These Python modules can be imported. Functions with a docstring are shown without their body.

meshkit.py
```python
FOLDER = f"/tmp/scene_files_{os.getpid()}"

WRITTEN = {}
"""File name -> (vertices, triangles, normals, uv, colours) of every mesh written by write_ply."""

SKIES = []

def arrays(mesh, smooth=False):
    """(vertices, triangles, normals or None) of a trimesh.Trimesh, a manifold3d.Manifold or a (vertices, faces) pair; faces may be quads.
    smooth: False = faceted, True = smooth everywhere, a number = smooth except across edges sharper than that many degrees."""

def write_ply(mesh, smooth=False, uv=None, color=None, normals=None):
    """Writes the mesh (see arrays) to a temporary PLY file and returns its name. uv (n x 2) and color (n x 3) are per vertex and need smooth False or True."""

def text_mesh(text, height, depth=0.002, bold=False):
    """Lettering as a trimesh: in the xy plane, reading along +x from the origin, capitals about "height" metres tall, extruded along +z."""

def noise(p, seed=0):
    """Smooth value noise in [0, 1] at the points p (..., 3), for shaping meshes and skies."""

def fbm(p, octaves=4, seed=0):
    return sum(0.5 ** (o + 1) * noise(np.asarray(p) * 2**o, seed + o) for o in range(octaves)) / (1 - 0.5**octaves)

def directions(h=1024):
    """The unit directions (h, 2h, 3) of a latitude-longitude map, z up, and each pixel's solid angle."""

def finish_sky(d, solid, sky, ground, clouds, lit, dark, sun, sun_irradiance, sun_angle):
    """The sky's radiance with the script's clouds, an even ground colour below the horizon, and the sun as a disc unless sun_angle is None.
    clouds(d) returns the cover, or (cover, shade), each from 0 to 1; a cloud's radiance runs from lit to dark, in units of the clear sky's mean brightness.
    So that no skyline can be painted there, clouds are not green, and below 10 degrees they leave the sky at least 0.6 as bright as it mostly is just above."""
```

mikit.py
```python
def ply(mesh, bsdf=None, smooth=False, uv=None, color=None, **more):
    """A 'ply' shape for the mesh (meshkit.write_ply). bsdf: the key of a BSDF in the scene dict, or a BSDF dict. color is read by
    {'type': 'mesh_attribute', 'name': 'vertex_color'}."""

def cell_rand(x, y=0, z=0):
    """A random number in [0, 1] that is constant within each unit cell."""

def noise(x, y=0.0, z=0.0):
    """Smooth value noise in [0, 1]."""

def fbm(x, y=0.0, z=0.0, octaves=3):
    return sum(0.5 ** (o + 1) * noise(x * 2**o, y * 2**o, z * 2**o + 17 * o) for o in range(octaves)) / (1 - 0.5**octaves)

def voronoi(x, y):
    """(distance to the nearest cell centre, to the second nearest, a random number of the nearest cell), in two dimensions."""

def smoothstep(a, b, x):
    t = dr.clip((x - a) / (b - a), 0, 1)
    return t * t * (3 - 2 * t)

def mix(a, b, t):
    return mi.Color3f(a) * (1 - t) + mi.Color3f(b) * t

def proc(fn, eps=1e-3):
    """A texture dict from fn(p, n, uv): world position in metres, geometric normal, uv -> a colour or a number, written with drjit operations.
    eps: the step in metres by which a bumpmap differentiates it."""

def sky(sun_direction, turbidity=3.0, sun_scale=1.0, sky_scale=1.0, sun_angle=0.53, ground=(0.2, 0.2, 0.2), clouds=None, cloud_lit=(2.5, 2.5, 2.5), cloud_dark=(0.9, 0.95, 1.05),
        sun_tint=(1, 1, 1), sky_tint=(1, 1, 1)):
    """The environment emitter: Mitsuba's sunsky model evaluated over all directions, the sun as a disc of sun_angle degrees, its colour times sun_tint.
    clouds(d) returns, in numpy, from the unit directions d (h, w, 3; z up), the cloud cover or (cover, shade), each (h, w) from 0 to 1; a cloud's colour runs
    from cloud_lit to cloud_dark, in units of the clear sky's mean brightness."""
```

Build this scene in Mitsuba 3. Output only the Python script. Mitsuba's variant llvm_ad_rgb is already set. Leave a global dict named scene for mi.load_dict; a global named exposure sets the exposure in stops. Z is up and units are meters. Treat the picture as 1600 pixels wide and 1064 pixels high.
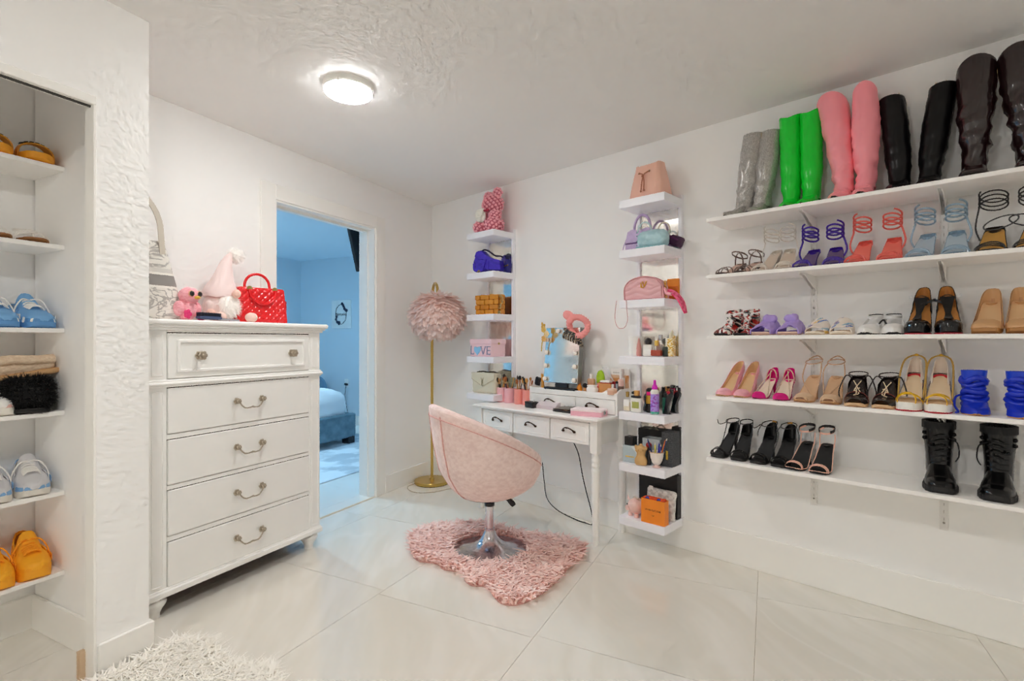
import math, numpy as np, trimesh, mitsuba as mi, drjit as dr, mikit, meshkit
from mikit import proc, noise, fbm, voronoi, smoothstep, mix
from shapely.geometry import Polygon, Point

# ---------------------------------------------------------------- camera, light, exposure
T = mi.ScalarTransform4f
CAM = [3.83, 2.73, 1.215]
FWD = [-0.8944, -0.4472, 0.0]
scene, labels = {}, {}
scene['camera'] = {'type': 'perspective', 'fov': 90.0, 'fov_axis': 'x', 'near_clip': 0.02, 'far_clip': 60.0,
                   'to_world': T().look_at(origin=CAM, target=[CAM[i] + FWD[i] for i in range(3)], up=[0, 0, 1])}
exposure = 0.28
LAMP_W = 72.0            # radiance of the round ceiling lamp's diffuser
LAMP2_W = 152.0           # the second lamp of the same room, behind the camera
BEDROOM_W = 124.0          # the cool lamp of the bedroom
H = 2.428                 # ceiling height
PI = math.pi

# ---------------------------------------------------------------- frames: wall A is y = 0; wall B runs from the corner along B_DIR
B_DIR = np.array([0.2929, 0.9561, 0.0]); B_OUT = np.array([0.9561, -0.2929, 0.0])
def frame(o, xdir, tilt=None):
    x = np.array(xdir, float); z = np.array([0, 0, 1.0]); y = np.cross(z, x)
    m = np.eye(4); m[:3, 0], m[:3, 1], m[:3, 2], m[:3, 3] = x, y, z, o
    return m if tilt is None else m @ tilt
def turn(deg, axis='z'):
    a = math.radians(deg); c, s = math.cos(a), math.sin(a); m = np.eye(4)
    i, j = {'z': (0, 1), 'x': (1, 2), 'y': (2, 0)}[axis]
    m[i, i], m[i, j], m[j, i], m[j, j] = c, -s, s, c
    return m
def onB(s, d, z, rot=0, tilt=None):
    m = frame(s * B_DIR + d * B_OUT + np.array([0, 0, z]), B_DIR) @ turn(rot)
    return m if tilt is None else m @ tilt
def onA(x, y, z, rot=0, tilt=None):
    m = frame([x, y, z], [-1, 0, 0]) @ turn(rot)
    return m if tilt is None else m @ tilt

# ---------------------------------------------------------------- materials
def lin(c):
    if isinstance(c, str):
        c = [int(c[i:i + 2], 16) / 255 for i in (0, 2, 4)]
    return [v / 12.92 if v <= 0.04045 else ((v + 0.055) / 1.055) ** 2.4 for v in c]
def mat(c, r=0.5, metal=0.0, **k):
    """A plain principled material of sRGB colour c (hex), as a scene entry made once."""
    key = f"mat_{c}_{r}_{metal}" + ''.join(f"_{a}{b}" for a, b in k.items())
    key = key.replace('.', 'p')
    if key not in scene:
        scene[key] = {'type': 'twosided', 'bsdf': {'type': 'principled', 'base_color': {'type': 'rgb', 'value': lin(c)}, 'roughness': float(r), 'metallic': float(metal), **k}}
    return key
def tex(key, fn, r=0.5, metal=0.0, bump=None, scale=1.0, eps=1e-3, **k):
    b = {'type': 'principled', 'base_color': proc(fn) if callable(fn) else {'type': 'rgb', 'value': lin(fn)}, 'roughness': float(r), 'metallic': float(metal), **k}
    if bump is not None:
        b = {'type': 'bumpmap', 'arbitrary': proc(bump, eps), 'bsdf': b, 'scale': float(scale)}
    scene[key] = {'type': 'twosided', 'bsdf': b}
    return key
C3 = lambda h: mi.Color3f(*lin(h))

# ---------------------------------------------------------------- meshes: every mesh is a pair (vertices, triangles)
def quads(q): q = np.asarray(q); return np.vstack([q[:, [0, 1, 2]], q[:, [0, 2, 3]]])
def cat(*ms):
    ms = [m for m in (ms[0] if len(ms) == 1 and isinstance(ms[0], list) else ms)]
    v, f, n = [], [], 0
    for a, b in ms:
        v.append(a); f.append(np.asarray(b) + n); n += len(a)
    return np.vstack(v), np.vstack(f)
def xf(m, M): v, f = m; return v @ M[:3, :3].T + M[:3, 3], f
def mv(m, x=0, y=0, z=0): return m[0] + np.array([x, y, z]), m[1]
def sc(m, x=1, y=1, z=1):
    f = m[1] if x * y * z > 0 else m[1][:, ::-1]
    return m[0] * np.array([x, y, z]), f
def rz(m, d): return xf(m, turn(d))
def rx(m, d): return xf(m, turn(d, 'x'))
def ry(m, d): return xf(m, turn(d, 'y'))
def hull(pts):
    t = trimesh.convex.convex_hull(np.asarray(pts, float)); return np.array(t.vertices), np.array(t.faces)
def box(x0, x1, y0, y1, z0, z1, b=0.0):
    c = np.array([(x0 + x1) / 2, (y0 + y1) / 2, (z0 + z1) / 2]); h = np.abs([x1 - x0, y1 - y0, z1 - z0]) / 2
    s = np.array([[i, j, k] for i in (-1, 1) for j in (-1, 1) for k in (-1, 1)], float)
    if b <= 0:
        f = quads([[0, 1, 3, 2], [4, 6, 7, 5], [0, 4, 5, 1], [2, 3, 7, 6], [0, 2, 6, 4], [1, 5, 7, 3]])
        return s * h + c, f
    b = min(b, h.min() * 0.9)
    return hull(np.vstack([s * (h - b * (1 - np.eye(3)[k])) for k in range(3)]) + c)
def grid_faces(m, n, wrap_u=False, wrap_v=False):
    i, j = np.meshgrid(np.arange(m if wrap_u else m - 1), np.arange(n if wrap_v else n - 1), indexing='ij')
    i, j = i.ravel(), j.ravel(); i2, j2 = (i + 1) % m, (j + 1) % n
    return quads(np.stack([i * n + j, i2 * n + j, i2 * n + j2, i * n + j2], 1))
def loft(rings, cap=True):
    """rings: (m, n, 3), closed in n."""
    P = np.asarray(rings, float); m, n = P.shape[:2]
    v, f = P.reshape(-1, 3), [grid_faces(m, n, False, True)]
    if cap:
        v = np.vstack([v, P[0].mean(0), P[-1].mean(0)]); j = np.arange(n); j2 = (j + 1) % n
        f += [np.stack([j2 * 0 + m * n, j, j2], 1), np.stack([j * 0 + m * n + 1, (m - 1) * n + j2, (m - 1) * n + j], 1)]
    return v, np.vstack(f)[:, ::-1]
def sheet(P, th, wrap_u=False, wrap_v=False, flip=False):
    """A surface grid (m, n, 3) given the thickness th towards its back."""
    P = np.asarray(P, float); m, n = P.shape[:2]
    pad = lambda a, w, ax: np.concatenate([np.take(a, [-1], ax), a, np.take(a, [0], ax)], ax) if w else np.concatenate([2 * np.take(a, [0], ax) - np.take(a, [1], ax), a, 2 * np.take(a, [-1], ax) - np.take(a, [-2], ax)], ax)
    Q = pad(P, wrap_u, 0); du = Q[2:] - Q[:-2]
    Q = pad(P, wrap_v, 1); dv = Q[:, 2:] - Q[:, :-2]
    N = np.cross(du, dv); N /= np.linalg.norm(N, axis=-1, keepdims=True) + 1e-12
    if flip: N = -N
    v = np.vstack([P.reshape(-1, 3), (P - N * th).reshape(-1, 3)]); k = m * n
    f0 = grid_faces(m, n, wrap_u, wrap_v)
    f = [f0, f0[:, ::-1] + k]
    def edge(e):
        e = np.asarray(e); a, b2 = e[:-1], e[1:]
        return quads(np.stack([a, b2, b2 + k, a + k], 1))
    idx = np.arange(k).reshape(m, n)
    if not wrap_u:
        for r_, s_ in ((0, 1), (m - 1, -1)):
            e = idx[r_] if not wrap_v else np.r_[idx[r_], idx[r_, 0]]
            f.append(edge(e[::s_][::-1]))
    if not wrap_v:
        for c_, s_ in ((0, -1), (n - 1, 1)):
            e = idx[:, c_] if not wrap_u else np.r_[idx[:, c_], idx[0, c_]]
            f.append(edge(e[::s_][::-1]))
    F = np.vstack(f)
    return (v, F[:, ::-1]) if flip else (v, F)
def lathe(prof, n=32, a0=0.0):
    prof = np.asarray(prof, float); a = a0 + np.arange(n) * 2 * PI / n
    P = np.stack([prof[:, None, 0] * np.cos(a), prof[:, None, 0] * np.sin(a), np.repeat(prof[:, 1:2], n, 1)], -1)
    m = len(prof); v, f = P.reshape(-1, 3), grid_faces(m, n, False, True)
    fl = [f]
    for r_, fl_ in ((0, True), (m - 1, False)):
        if prof[r_, 0] > 1e-9:
            j = np.arange(n) + r_ * n; c = len(v); v = np.vstack([v, [[0, 0, prof[r_, 1]]]])
            t = np.stack([np.full(n, c), j, np.roll(j, -1)], 1); fl.append(t if fl_ else t[:, ::-1])
    f = np.vstack(fl)[:, ::-1]
    return clean(v, f)
def clean(v, f):
    d = (np.linalg.norm(np.cross(v[f[:, 1]] - v[f[:, 0]], v[f[:, 2]] - v[f[:, 0]]), axis=1) > 1e-13)
    return v, f[d]
def rprof(pts, k=4):
    """Round the corners of a lathe profile a little (Catmull-Rom through the points)."""
    p = np.asarray(pts, float); out = []
    for i in range(len(p) - 1):
        p0, p1, p2, p3 = p[max(i - 1, 0)], p[i], p[i + 1], p[min(i + 2, len(p) - 1)]
        for t in np.arange(k) / k:
            out.append(0.5 * (2 * p1 + (p2 - p0) * t + (2 * p0 - 5 * p1 + 4 * p2 - p3) * t * t + (3 * p1 - p0 - 3 * p2 + p3) * t ** 3))
    out.append(p[-1]); o = np.array(out)
    if o.shape[1] == 2: o[:, 0] = np.maximum(o[:, 0], 0)
    return o
def frames(path, closed=False, up=None):
    p = np.asarray(path, float)
    t = (np.roll(p, -1, 0) - np.roll(p, 1, 0)) if closed else np.gradient(p, axis=0)
    t /= np.linalg.norm(t, axis=1, keepdims=True) + 1e-12
    n = np.zeros_like(p)
    if up is not None:
        u = np.broadcast_to(np.asarray(up, float), p.shape); n = u - (u * t).sum(1, keepdims=True) * t
        n /= np.linalg.norm(n, axis=1, keepdims=True) + 1e-12
    else:
        a = np.array([0, 0, 1.0]) if abs(t[0, 2]) < 0.9 else np.array([1.0, 0, 0])
        n[0] = np.cross(t[0], a); n[0] /= np.linalg.norm(n[0])
        for i in range(1, len(p)):
            q = n[i - 1] - (n[i - 1] @ t[i]) * t[i]; n[i] = q / (np.linalg.norm(q) + 1e-12)
    return p, t, n, np.cross(t, n)
def tube(path, r, n=8, closed=False):
    p, t, a, b = frames(path, closed); r = np.broadcast_to(np.asarray(r, float), (len(p),)); an = np.arange(n) * 2 * PI / n
    R = p[:, None] + r[:, None, None] * (np.cos(an)[None, :, None] * a[:, None] + np.sin(an)[None, :, None] * b[:, None])
    if closed:
        return R.reshape(-1, 3), grid_faces(len(p), n, True, True)
    v, f = loft(R); return v, f[:, ::-1]
def ribbon(path, w, th, up, closed=False):
    """A flat band: w across the direction given by up (its width direction), th thick."""
    p, t, a, b = frames(path, closed, up); w = np.broadcast_to(np.asarray(w, float), (len(p),))
    e = th * 0.35
    s = [(-1, -1, 0), (-1, 1, 0), (1, 1, 0), (1, -1, 0)]
    R = np.stack([p + a * (sx * w[:, None] / 2) + b * (sy * th / 2) for sx, sy, _ in s], 1)
    if closed:
        return R.reshape(-1, 3), grid_faces(len(p), 4, True, True)
    v, f = loft(R); return v, f[:, ::-1]
def curve(pts, k=6):
    return rprof3(pts, k)
def rprof3(pts, k=6):
    p = np.asarray(pts, float); out = []
    for i in range(len(p) - 1):
        p0, p1, p2, p3 = p[max(i - 1, 0)], p[i], p[i + 1], p[min(i + 2, len(p) - 1)]
        for t in np.arange(k) / k:
            out.append(0.5 * (2 * p1 + (p2 - p0) * t + (2 * p0 - 5 * p1 + 4 * p2 - p3) * t * t + (3 * p1 - p0 - 3 * p2 + p3) * t ** 3))
    return np.array(out + [p[-1]])
def ball(r=1.0, sub=2):
    t = trimesh.creation.icosphere(subdivisions=sub, radius=r); return np.array(t.vertices), np.array(t.faces)
def ell(cx, cy, cz, rx_, ry_, rz_, sub=2): return mv(sc(ball(1, sub), rx_, ry_, rz_), cx, cy, cz)
_CG = {}
def cubegrid(n):
    if n not in _CG:
        u = np.linspace(-1, 1, n + 1); vs, fs, k = [], [], 0
        for ax in range(3):
            for sgn in (-1, 1):
                a, b = np.meshgrid(u, u, indexing='ij'); P = np.zeros((n + 1, n + 1, 3))
                P[..., ax] = sgn; P[..., (ax + 1) % 3] = a; P[..., (ax + 2) % 3] = b
                f = grid_faces(n + 1, n + 1); vs.append(P.reshape(-1, 3)); fs.append((f if sgn > 0 else f[:, ::-1]) + k); k += (n + 1) ** 2
        t = trimesh.Trimesh(np.vstack(vs), np.vstack(fs), process=False); t.merge_vertices(); _CG[n] = (np.array(t.vertices), np.array(t.faces))
    return _CG[n]
def rbox(w, d, h, r, n=8):
    """A rounded box on z = 0, centred in x and y, with a grid of n cells along each edge."""
    p, f = cubegrid(n); hf = np.array([w, d, h]) / 2; r = min(r, hf.min())
    q = np.sign(p) * np.abs(p) ** 0.8 * hf; core = np.clip(q, -(hf - r), hf - r); dd = q - core
    nn = np.linalg.norm(dd, axis=1, keepdims=True)
    return core + np.where(nn > 1e-9, dd / np.maximum(nn, 1e-9) * r, 0) + [0, 0, h / 2], f
def extrude(poly, z0, z1):
    t = trimesh.creation.extrude_polygon(poly, z1 - z0, engine='earcut'); v = np.array(t.vertices); v[:, 2] += z0
    return v, np.array(t.faces)
def upright(m): v, f = m; return np.stack([v[:, 0], -v[:, 2], v[:, 1]], 1), f     # xy drawing -> stands in xz, front towards -y
def text(s, h, depth=0.002, bold=False, center=True):
    t = meshkit.text_mesh(s, h, depth, bold); v = np.array(t.vertices)
    if center: v[:, 0] -= (v[:, 0].min() + v[:, 0].max()) / 2; v[:, 1] -= (v[:, 1].min() + v[:, 1].max()) / 2
    return v, np.array(t.faces)
def nz(v, freq, seed=0, octv=2): return meshkit.fbm(np.asarray(v) * freq + 31.7, octv, seed) - 0.5
def normals(m):
    v, f = m; n = np.zeros_like(v); fn = np.cross(v[f[:, 1]] - v[f[:, 0]], v[f[:, 2]] - v[f[:, 0]])
    for k in range(3): np.add.at(n, f[:, k], fn)
    return n / (np.linalg.norm(n, axis=1, keepdims=True) + 1e-15)
def displace(m, amount): return m[0] + normals(m) * np.asarray(amount)[:, None], m[1]

# ---------------------------------------------------------------- objects
def free(key):
    if key not in scene and key not in labels: return key
    i = 1
    while f"{key}_{i:03d}" in scene or f"{key}_{i:03d}" in labels: i += 1
    return f"{key}_{i:03d}"
def nm(base, i): return base if i == 0 else f"{base}_{i:03d}"
_ply = {}
def put(key, m, material, M=None, smooth=False, **k):
    v, f = np.asarray(m[0], float), np.asarray(m[1])
    c = v - v.mean(0)
    if np.einsum('ij,ij->i', c[f[:, 0]], np.cross(c[f[:, 1]], c[f[:, 2]])).sum() < 0: f = f[:, ::-1]
    d = mikit.ply((v, f), material, smooth, **k)
    if M is not None: d['to_world'] = T(np.asarray(M, float).tolist())
    scene[key] = d
def thing(name, label, category, M, parts, group=None, mirror=False):
    """parts: [(path or '', mesh, material, smooth[, label])]; '' is the thing's own single mesh; equal paths are numbered."""
    root = free(name); labels[root] = {'label': label, 'category': category}
    if group: labels[root]['group'] = group
    for p in parts:
        path, m, mt, sm = p[:4]
        if mirror: m = sc(m, -1, 1, 1)
        key = root if path == '' else free(root + '__' + path)
        put(key, m, mt, M, sm)
        if len(p) > 4 and path: labels[key] = {'label': p[4]}
        if len(p) > 5 and path: labels.setdefault(key, {})['kind'] = p[5]
    return root
def struct(name, m, material, M=None, smooth=False, label=None, **k):
    key = free(name); put(key, m, material, M, smooth, **k); labels[key] = {'kind': 'structure'}
    if label: labels[key]['label'] = label
    return key
# ================================================================= the room
def wall_bump(p, n, uv):
    q = fbm(p.x * 70, p.y * 70, p.z * 70, 2)
    return smoothstep(0.35, 0.7, q)
def rough_coat(key, c, bump, scale):
    scene[key] = {'type': 'bumpmap', 'arbitrary': proc(bump, 2e-3), 'scale': scale, 'bsdf': {'type': 'principled', 'base_color': {'type': 'rgb', 'value': lin(c)}, 'roughness': 0.7, 'specular': 0.3}}
rough_coat('wall_paint', 'f2f1ef', wall_bump, 0.0022)
def ceil_bump(p, n, uv):
    return smoothstep(0.4, 0.65, fbm(p.x * 65, p.y * 65, 0.0, 2))
rough_coat('ceiling_paint', 'ebe9e6', ceil_bump, 0.0045)
tex('bedroom_paint', 'd3e0e8', 0.7, specular=0.2)
WHITE = mat('f0eeea', 0.35)
TRIM = mat('efede8', 0.4)
def marble(p, n, uv):
    k = uv.x * 17.3
    wx = fbm(p.x * 1.1 + k, p.y * 1.1 + 3, 2.0, 3); wy = fbm(p.x * 1.1 + 9, p.y * 1.1 + k, 5.0, 3)
    u, v = p.x * 0.8 + p.y * 0.6 + 0.5 * wx + k, p.y * 0.8 - p.x * 0.6 + 0.5 * wy
    streak = fbm(u * 2.2, v * 14, k, 4); cloud = fbm(u * 1.6, v * 3.0, k + 4, 3)
    c = mix(C3('dcd7cc'), C3('e6e2da'), smoothstep(0.3, 0.72, 0.55 * streak + 0.45 * cloud))
    c = mix(c, C3('cbc2b3'), 0.3 * smoothstep(0.58, 0.8, cloud) * smoothstep(0.4, 0.7, streak))
    vein = 1 - smoothstep(0.0, 0.05, dr.abs(fbm(u * 1.3, v * 4.5, k + 9, 3) - 0.52))
    return mix(c, C3('ece8e1'), 0.30 * vein * smoothstep(0.45, 0.6, fbm(u * 3, v * 3, 1.0, 2)))
tex('tile_marble', marble, 0.09, specular=0.55)
tex('bedroom_marble', lambda p, n, uv: mix(C3('d8d6d0'), C3('e6e4df'), fbm(p.x * 2, p.y * 2, 0, 3)), 0.2)

# floor: square polished tiles with recessed joints
floor_poly = Polygon([(0, 0), (5.4, 0), (5.4, 4.45), (1.36, 4.45)]).union(Polygon([(2.7, -0.06), (5.4, -0.06), (5.4, 0.1), (2.7, 0.1)]))
struct('floor', box(-0.3, 5.6, -0.14, 4.6, -0.08, -0.003), mat('c3b9a8', 0.8))
xs = [1.90 + 0.79 * k for k in range(-3, 6)]; ys = [1.06 + 0.812 * k for k in range(-2, 6)]
ti = 0
for i in range(len(xs) - 1):
    for j in range(len(ys) - 1):
        sh = [0.0, -0.02, 0.02, 0.0, 0.03, 0.0, 0, 0][j]
        cell = Polygon([(xs[i] + sh, ys[j]), (xs[i + 1] + sh, ys[j]), (xs[i + 1] + sh, ys[j + 1]), (xs[i] + sh, ys[j + 1])]).buffer(-0.001).intersection(floor_poly)
        if cell.area < 0.002: continue
        m = extrude(cell, -0.006, 0.0)
        put(nm('floor__tile', ti), m, 'tile_marble', None, False, uv=np.full((len(m[0]), 2), ((i * 7 + j * 13) % 11) / 11.0)); ti += 1
# wall A with the doorway, wall B, ceiling, the walls behind the camera
DL, DR, DT = 1.654, 0.749, 2.087
struct('wall_left', cat(box(-0.6, DR, -0.143, 0, 0, H), box(DL, 2.76, -0.143, 0, 0, H), box(DR, DL, -0.143, 0, DT, H)), 'wall_paint')
struct('wall_right', xf(box(-0.12, 4.75, 0, 0.12, 0, H), frame([0, 0, 0], B_DIR)), 'wall_paint')
struct('wall_front', box(1.2, 5.52, 4.45, 4.57, 0, H), 'wall_paint')
struct('wall_side', box(5.4, 5.52, 0.569, 4.57, 0, H), 'wall_paint')
struct('ceiling', box(-0.5, 5.52, -0.143, 4.57, H, H + 0.1), 'ceiling_paint')
# the closet: pillar, its front wall with the opening, back and side walls
CY, CX0, CI, CO, CT = 0.619, 2.703, 2.792, 2.878, 2.068
struct('wall_pillar', cat(box(CX0, CI, -0.05, CY - 0.05, 0, H), box(CX0, CO, CY - 0.05, CY, 0, H), box(CO, 5.4, CY - 0.05, CY, CT, H)), 'wall_paint')
struct('wall_closet_back', box(CX0, 5.52, -0.17, -0.06, 0, H), 'wall_paint')
struct('wall_closet_side', box(4.3, 4.4, -0.06, CY - 0.05, 0, H), 'wall_paint')
struct('wall_closet_end', box(4.4, 5.4, CY - 0.05, CY, 0, CT), 'wall_paint')
struct('trim_1', cat(box(CO - 0.003, 4.42, CY - 0.045, CY + 0.006, CT - 0.028, CT + 0.003, 0.002), box(CO - 0.003, CO + 0.006, CY - 0.055, CY + 0.004, 0, CT, 0.002)), TRIM, label='white trim around the closet opening')
struct('trim_2', box(CO + 0.004, 4.3, CY - 0.022, CY - 0.014, CT - 0.034, CT - 0.028), mat('3c3a37', 0.6), label='dark sliding door track under the closet opening trim')
struct('trim_3', cat(box(CO + 0.002, CO + 0.022, CY - 0.075, CY - 0.05, 0, 0.115), box(CO + 0.006, CO + 0.026, CY - 0.062, CY - 0.058, 0.008, 0.105)), mat('cbb092', 0.8), label='bare wood block at the foot of the closet jamb')
# casing of the doorway and its lining
cw = 0.104
struct('door_1', cat(box(DR - cw, DR, 0, 0.014, 0, DT + 0.094, 0.002), box(DL, DL + cw, 0, 0.014, 0, DT + 0.094, 0.002), box(DR, DL, 0, 0.014, DT, DT + 0.094, 0.002),
      box(DR, DR + 0.012, -0.15, 0.004, 0, DT), box(DL - 0.012, DL, -0.15, 0.004, 0, DT), box(DR, DL, -0.15, 0.004, DT - 0.012, DT),
      box(DR + 0.012, DR + 0.022, -0.10, -0.06, 0, DT - 0.01), box(DR, DL, -0.10, -0.06, DT - 0.03, DT - 0.01)), TRIM, label='white doorway casing without a door leaf')
struct('trim_4', box(DR, DL, -0.012, 0.006, 0, 0.006, 0.002), mat('e2d3bb', 0.4), label='narrow threshold strip of the doorway')
# baseboards
def skirting(name, poly_pts, h, M=None, t=0.015):
    struct(name, poly_pts, TRIM, M)
struct('baseboard_left', cat(box(0, DR - cw, 0, 0.014, 0, 0.138, 0.003), box(DL + cw, CX0, 0, 0.014, 0, 0.138, 0.003)), TRIM)
struct('baseboard_right', xf(box(0.02, 4.7, -0.014, 0, 0, 0.178, 0.003), frame([0, 0, 0], B_DIR)), TRIM)
struct('baseboard_pillar', cat(box(CX0 - 0.014, CO - 0.006, CY, CY + 0.014, 0, 0.146, 0.003), box(CX0 - 0.014, CX0, 0.014, CY + 0.014, 0, 0.146, 0.003)), TRIM)
struct('baseboard_closet', cat(box(CI, 4.3, -0.06, -0.045, 0, 0.142, 0.003), box(CI, CI + 0.014, -0.06, CY - 0.05, 0, 0.142, 0.003)), TRIM)
struct('baseboard_side', cat(box(5.386, 5.4, CY, 4.45, 0, 0.15), box(1.4, 5.4, 4.436, 4.45, 0, 0.15)), TRIM)

# the bedroom behind the doorway
BX, BY = -1.726, -3.657
struct('wall_bedroom_back', box(BX - 0.1, 3.1, BY - 0.1, BY, 0, H), 'bedroom_paint')
struct('wall_bedroom_right', box(BX - 0.1, BX, BY, -0.143, 0, H), 'bedroom_paint')
struct('wall_bedroom_left', box(3.0, 3.1, BY, -0.17, 0, H), 'bedroom_paint')
struct('wall_bedroom_front', cat(box(BX, DR, -0.15, -0.143, 0, H), box(DL, 3.0, -0.178, -0.17, 0, H)), 'bedroom_paint')
struct('ceiling_bedroom', box(BX - 0.1, 3.1, BY - 0.1, -0.143, H, H + 0.1), 'bedroom_paint')
struct('floor_bedroom', box(BX - 0.1, 3.1, BY - 0.1, -0.14, -0.08, -0.003), mat('b9b6ae', 0.8))
ti = 0
for i in range(6):
    for j in range(5):
        x0, x1, y0, y1 = BX + 0.8 * i, min(BX + 0.8 * i + 0.8, 3.0), max(BY, -0.14 - 0.8 * (j + 1)), -0.14 - 0.8 * j
        if x1 - x0 < 0.05 or y1 - y0 < 0.05: continue
        put(nm('floor_bedroom__tile', ti), box(x0 + 0.001, x1 - 0.001, y0 + 0.001, y1 - 0.001, -0.006, 0), 'bedroom_marble'); ti += 1
put(nm('floor_bedroom__tile', ti), box(DR + 0.012, DL - 0.012, -0.139, -0.013, -0.006, 0), 'bedroom_marble')
struct('baseboard_bedroom', cat(box(BX, BX + 0.014, BY, -0.15, 0, 0.14), box(BX, 3.0, BY, BY + 0.014, 0, 0.14)), TRIM)

# ================================================================= lamps of the rooms
def ceiling_light(label, M, R, W, rgb):
    base = lathe([(R * 1.03, 0), (R * 1.03, -0.022), (R * 0.99, -0.028), (R * 0.2, -0.028)], 48)
    dome = lathe([(R * 0.985, -0.024), (R * 0.99, -0.034), (R * 0.95, -0.042), (R * 0.8, -0.048), (R * 0.5, -0.051), (0.0, -0.052)], 48)
    root = thing('ceiling_light', label, 'ceiling light', M, [('base', base, mat('e4e2dc', 0.5), 30), ('diffuser', dome, mat('ffffff', 0.5), 30)]
                 + [('clip', mv(box(-0.006, 0.006, -0.004, 0.004, -0.034, -0.018, 0.001), R * 1.02 * math.cos(a), R * 1.02 * math.sin(a), 0), mat('d8d6d0', 0.4), False) for a in (0.4, 2.5, 4.6)])
    scene[root + '__diffuser']['emitter'] = {'type': 'area', 'radiance': {'type': 'rgb', 'value': [W * c for c in rgb]}}
ceiling_light('round white flush ceiling light, lit, on the textured ceiling', frame([2.0, 0.945, H], [1, 0, 0]), 0.112, LAMP_W, (1.0, 1.0, 0.99))
ceiling_light('round white flush ceiling light, lit, behind the camera', frame([3.8, 2.2, H], [1, 0, 0]), 0.112, LAMP2_W, (1.0, 1.0, 0.99))
ceiling_light('round flush ceiling light with cool white glow in the bedroom', frame([0.9, -1.9, H], [1, 0, 0]), 0.16, BEDROOM_W, (0.50, 0.80, 1.0))
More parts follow.
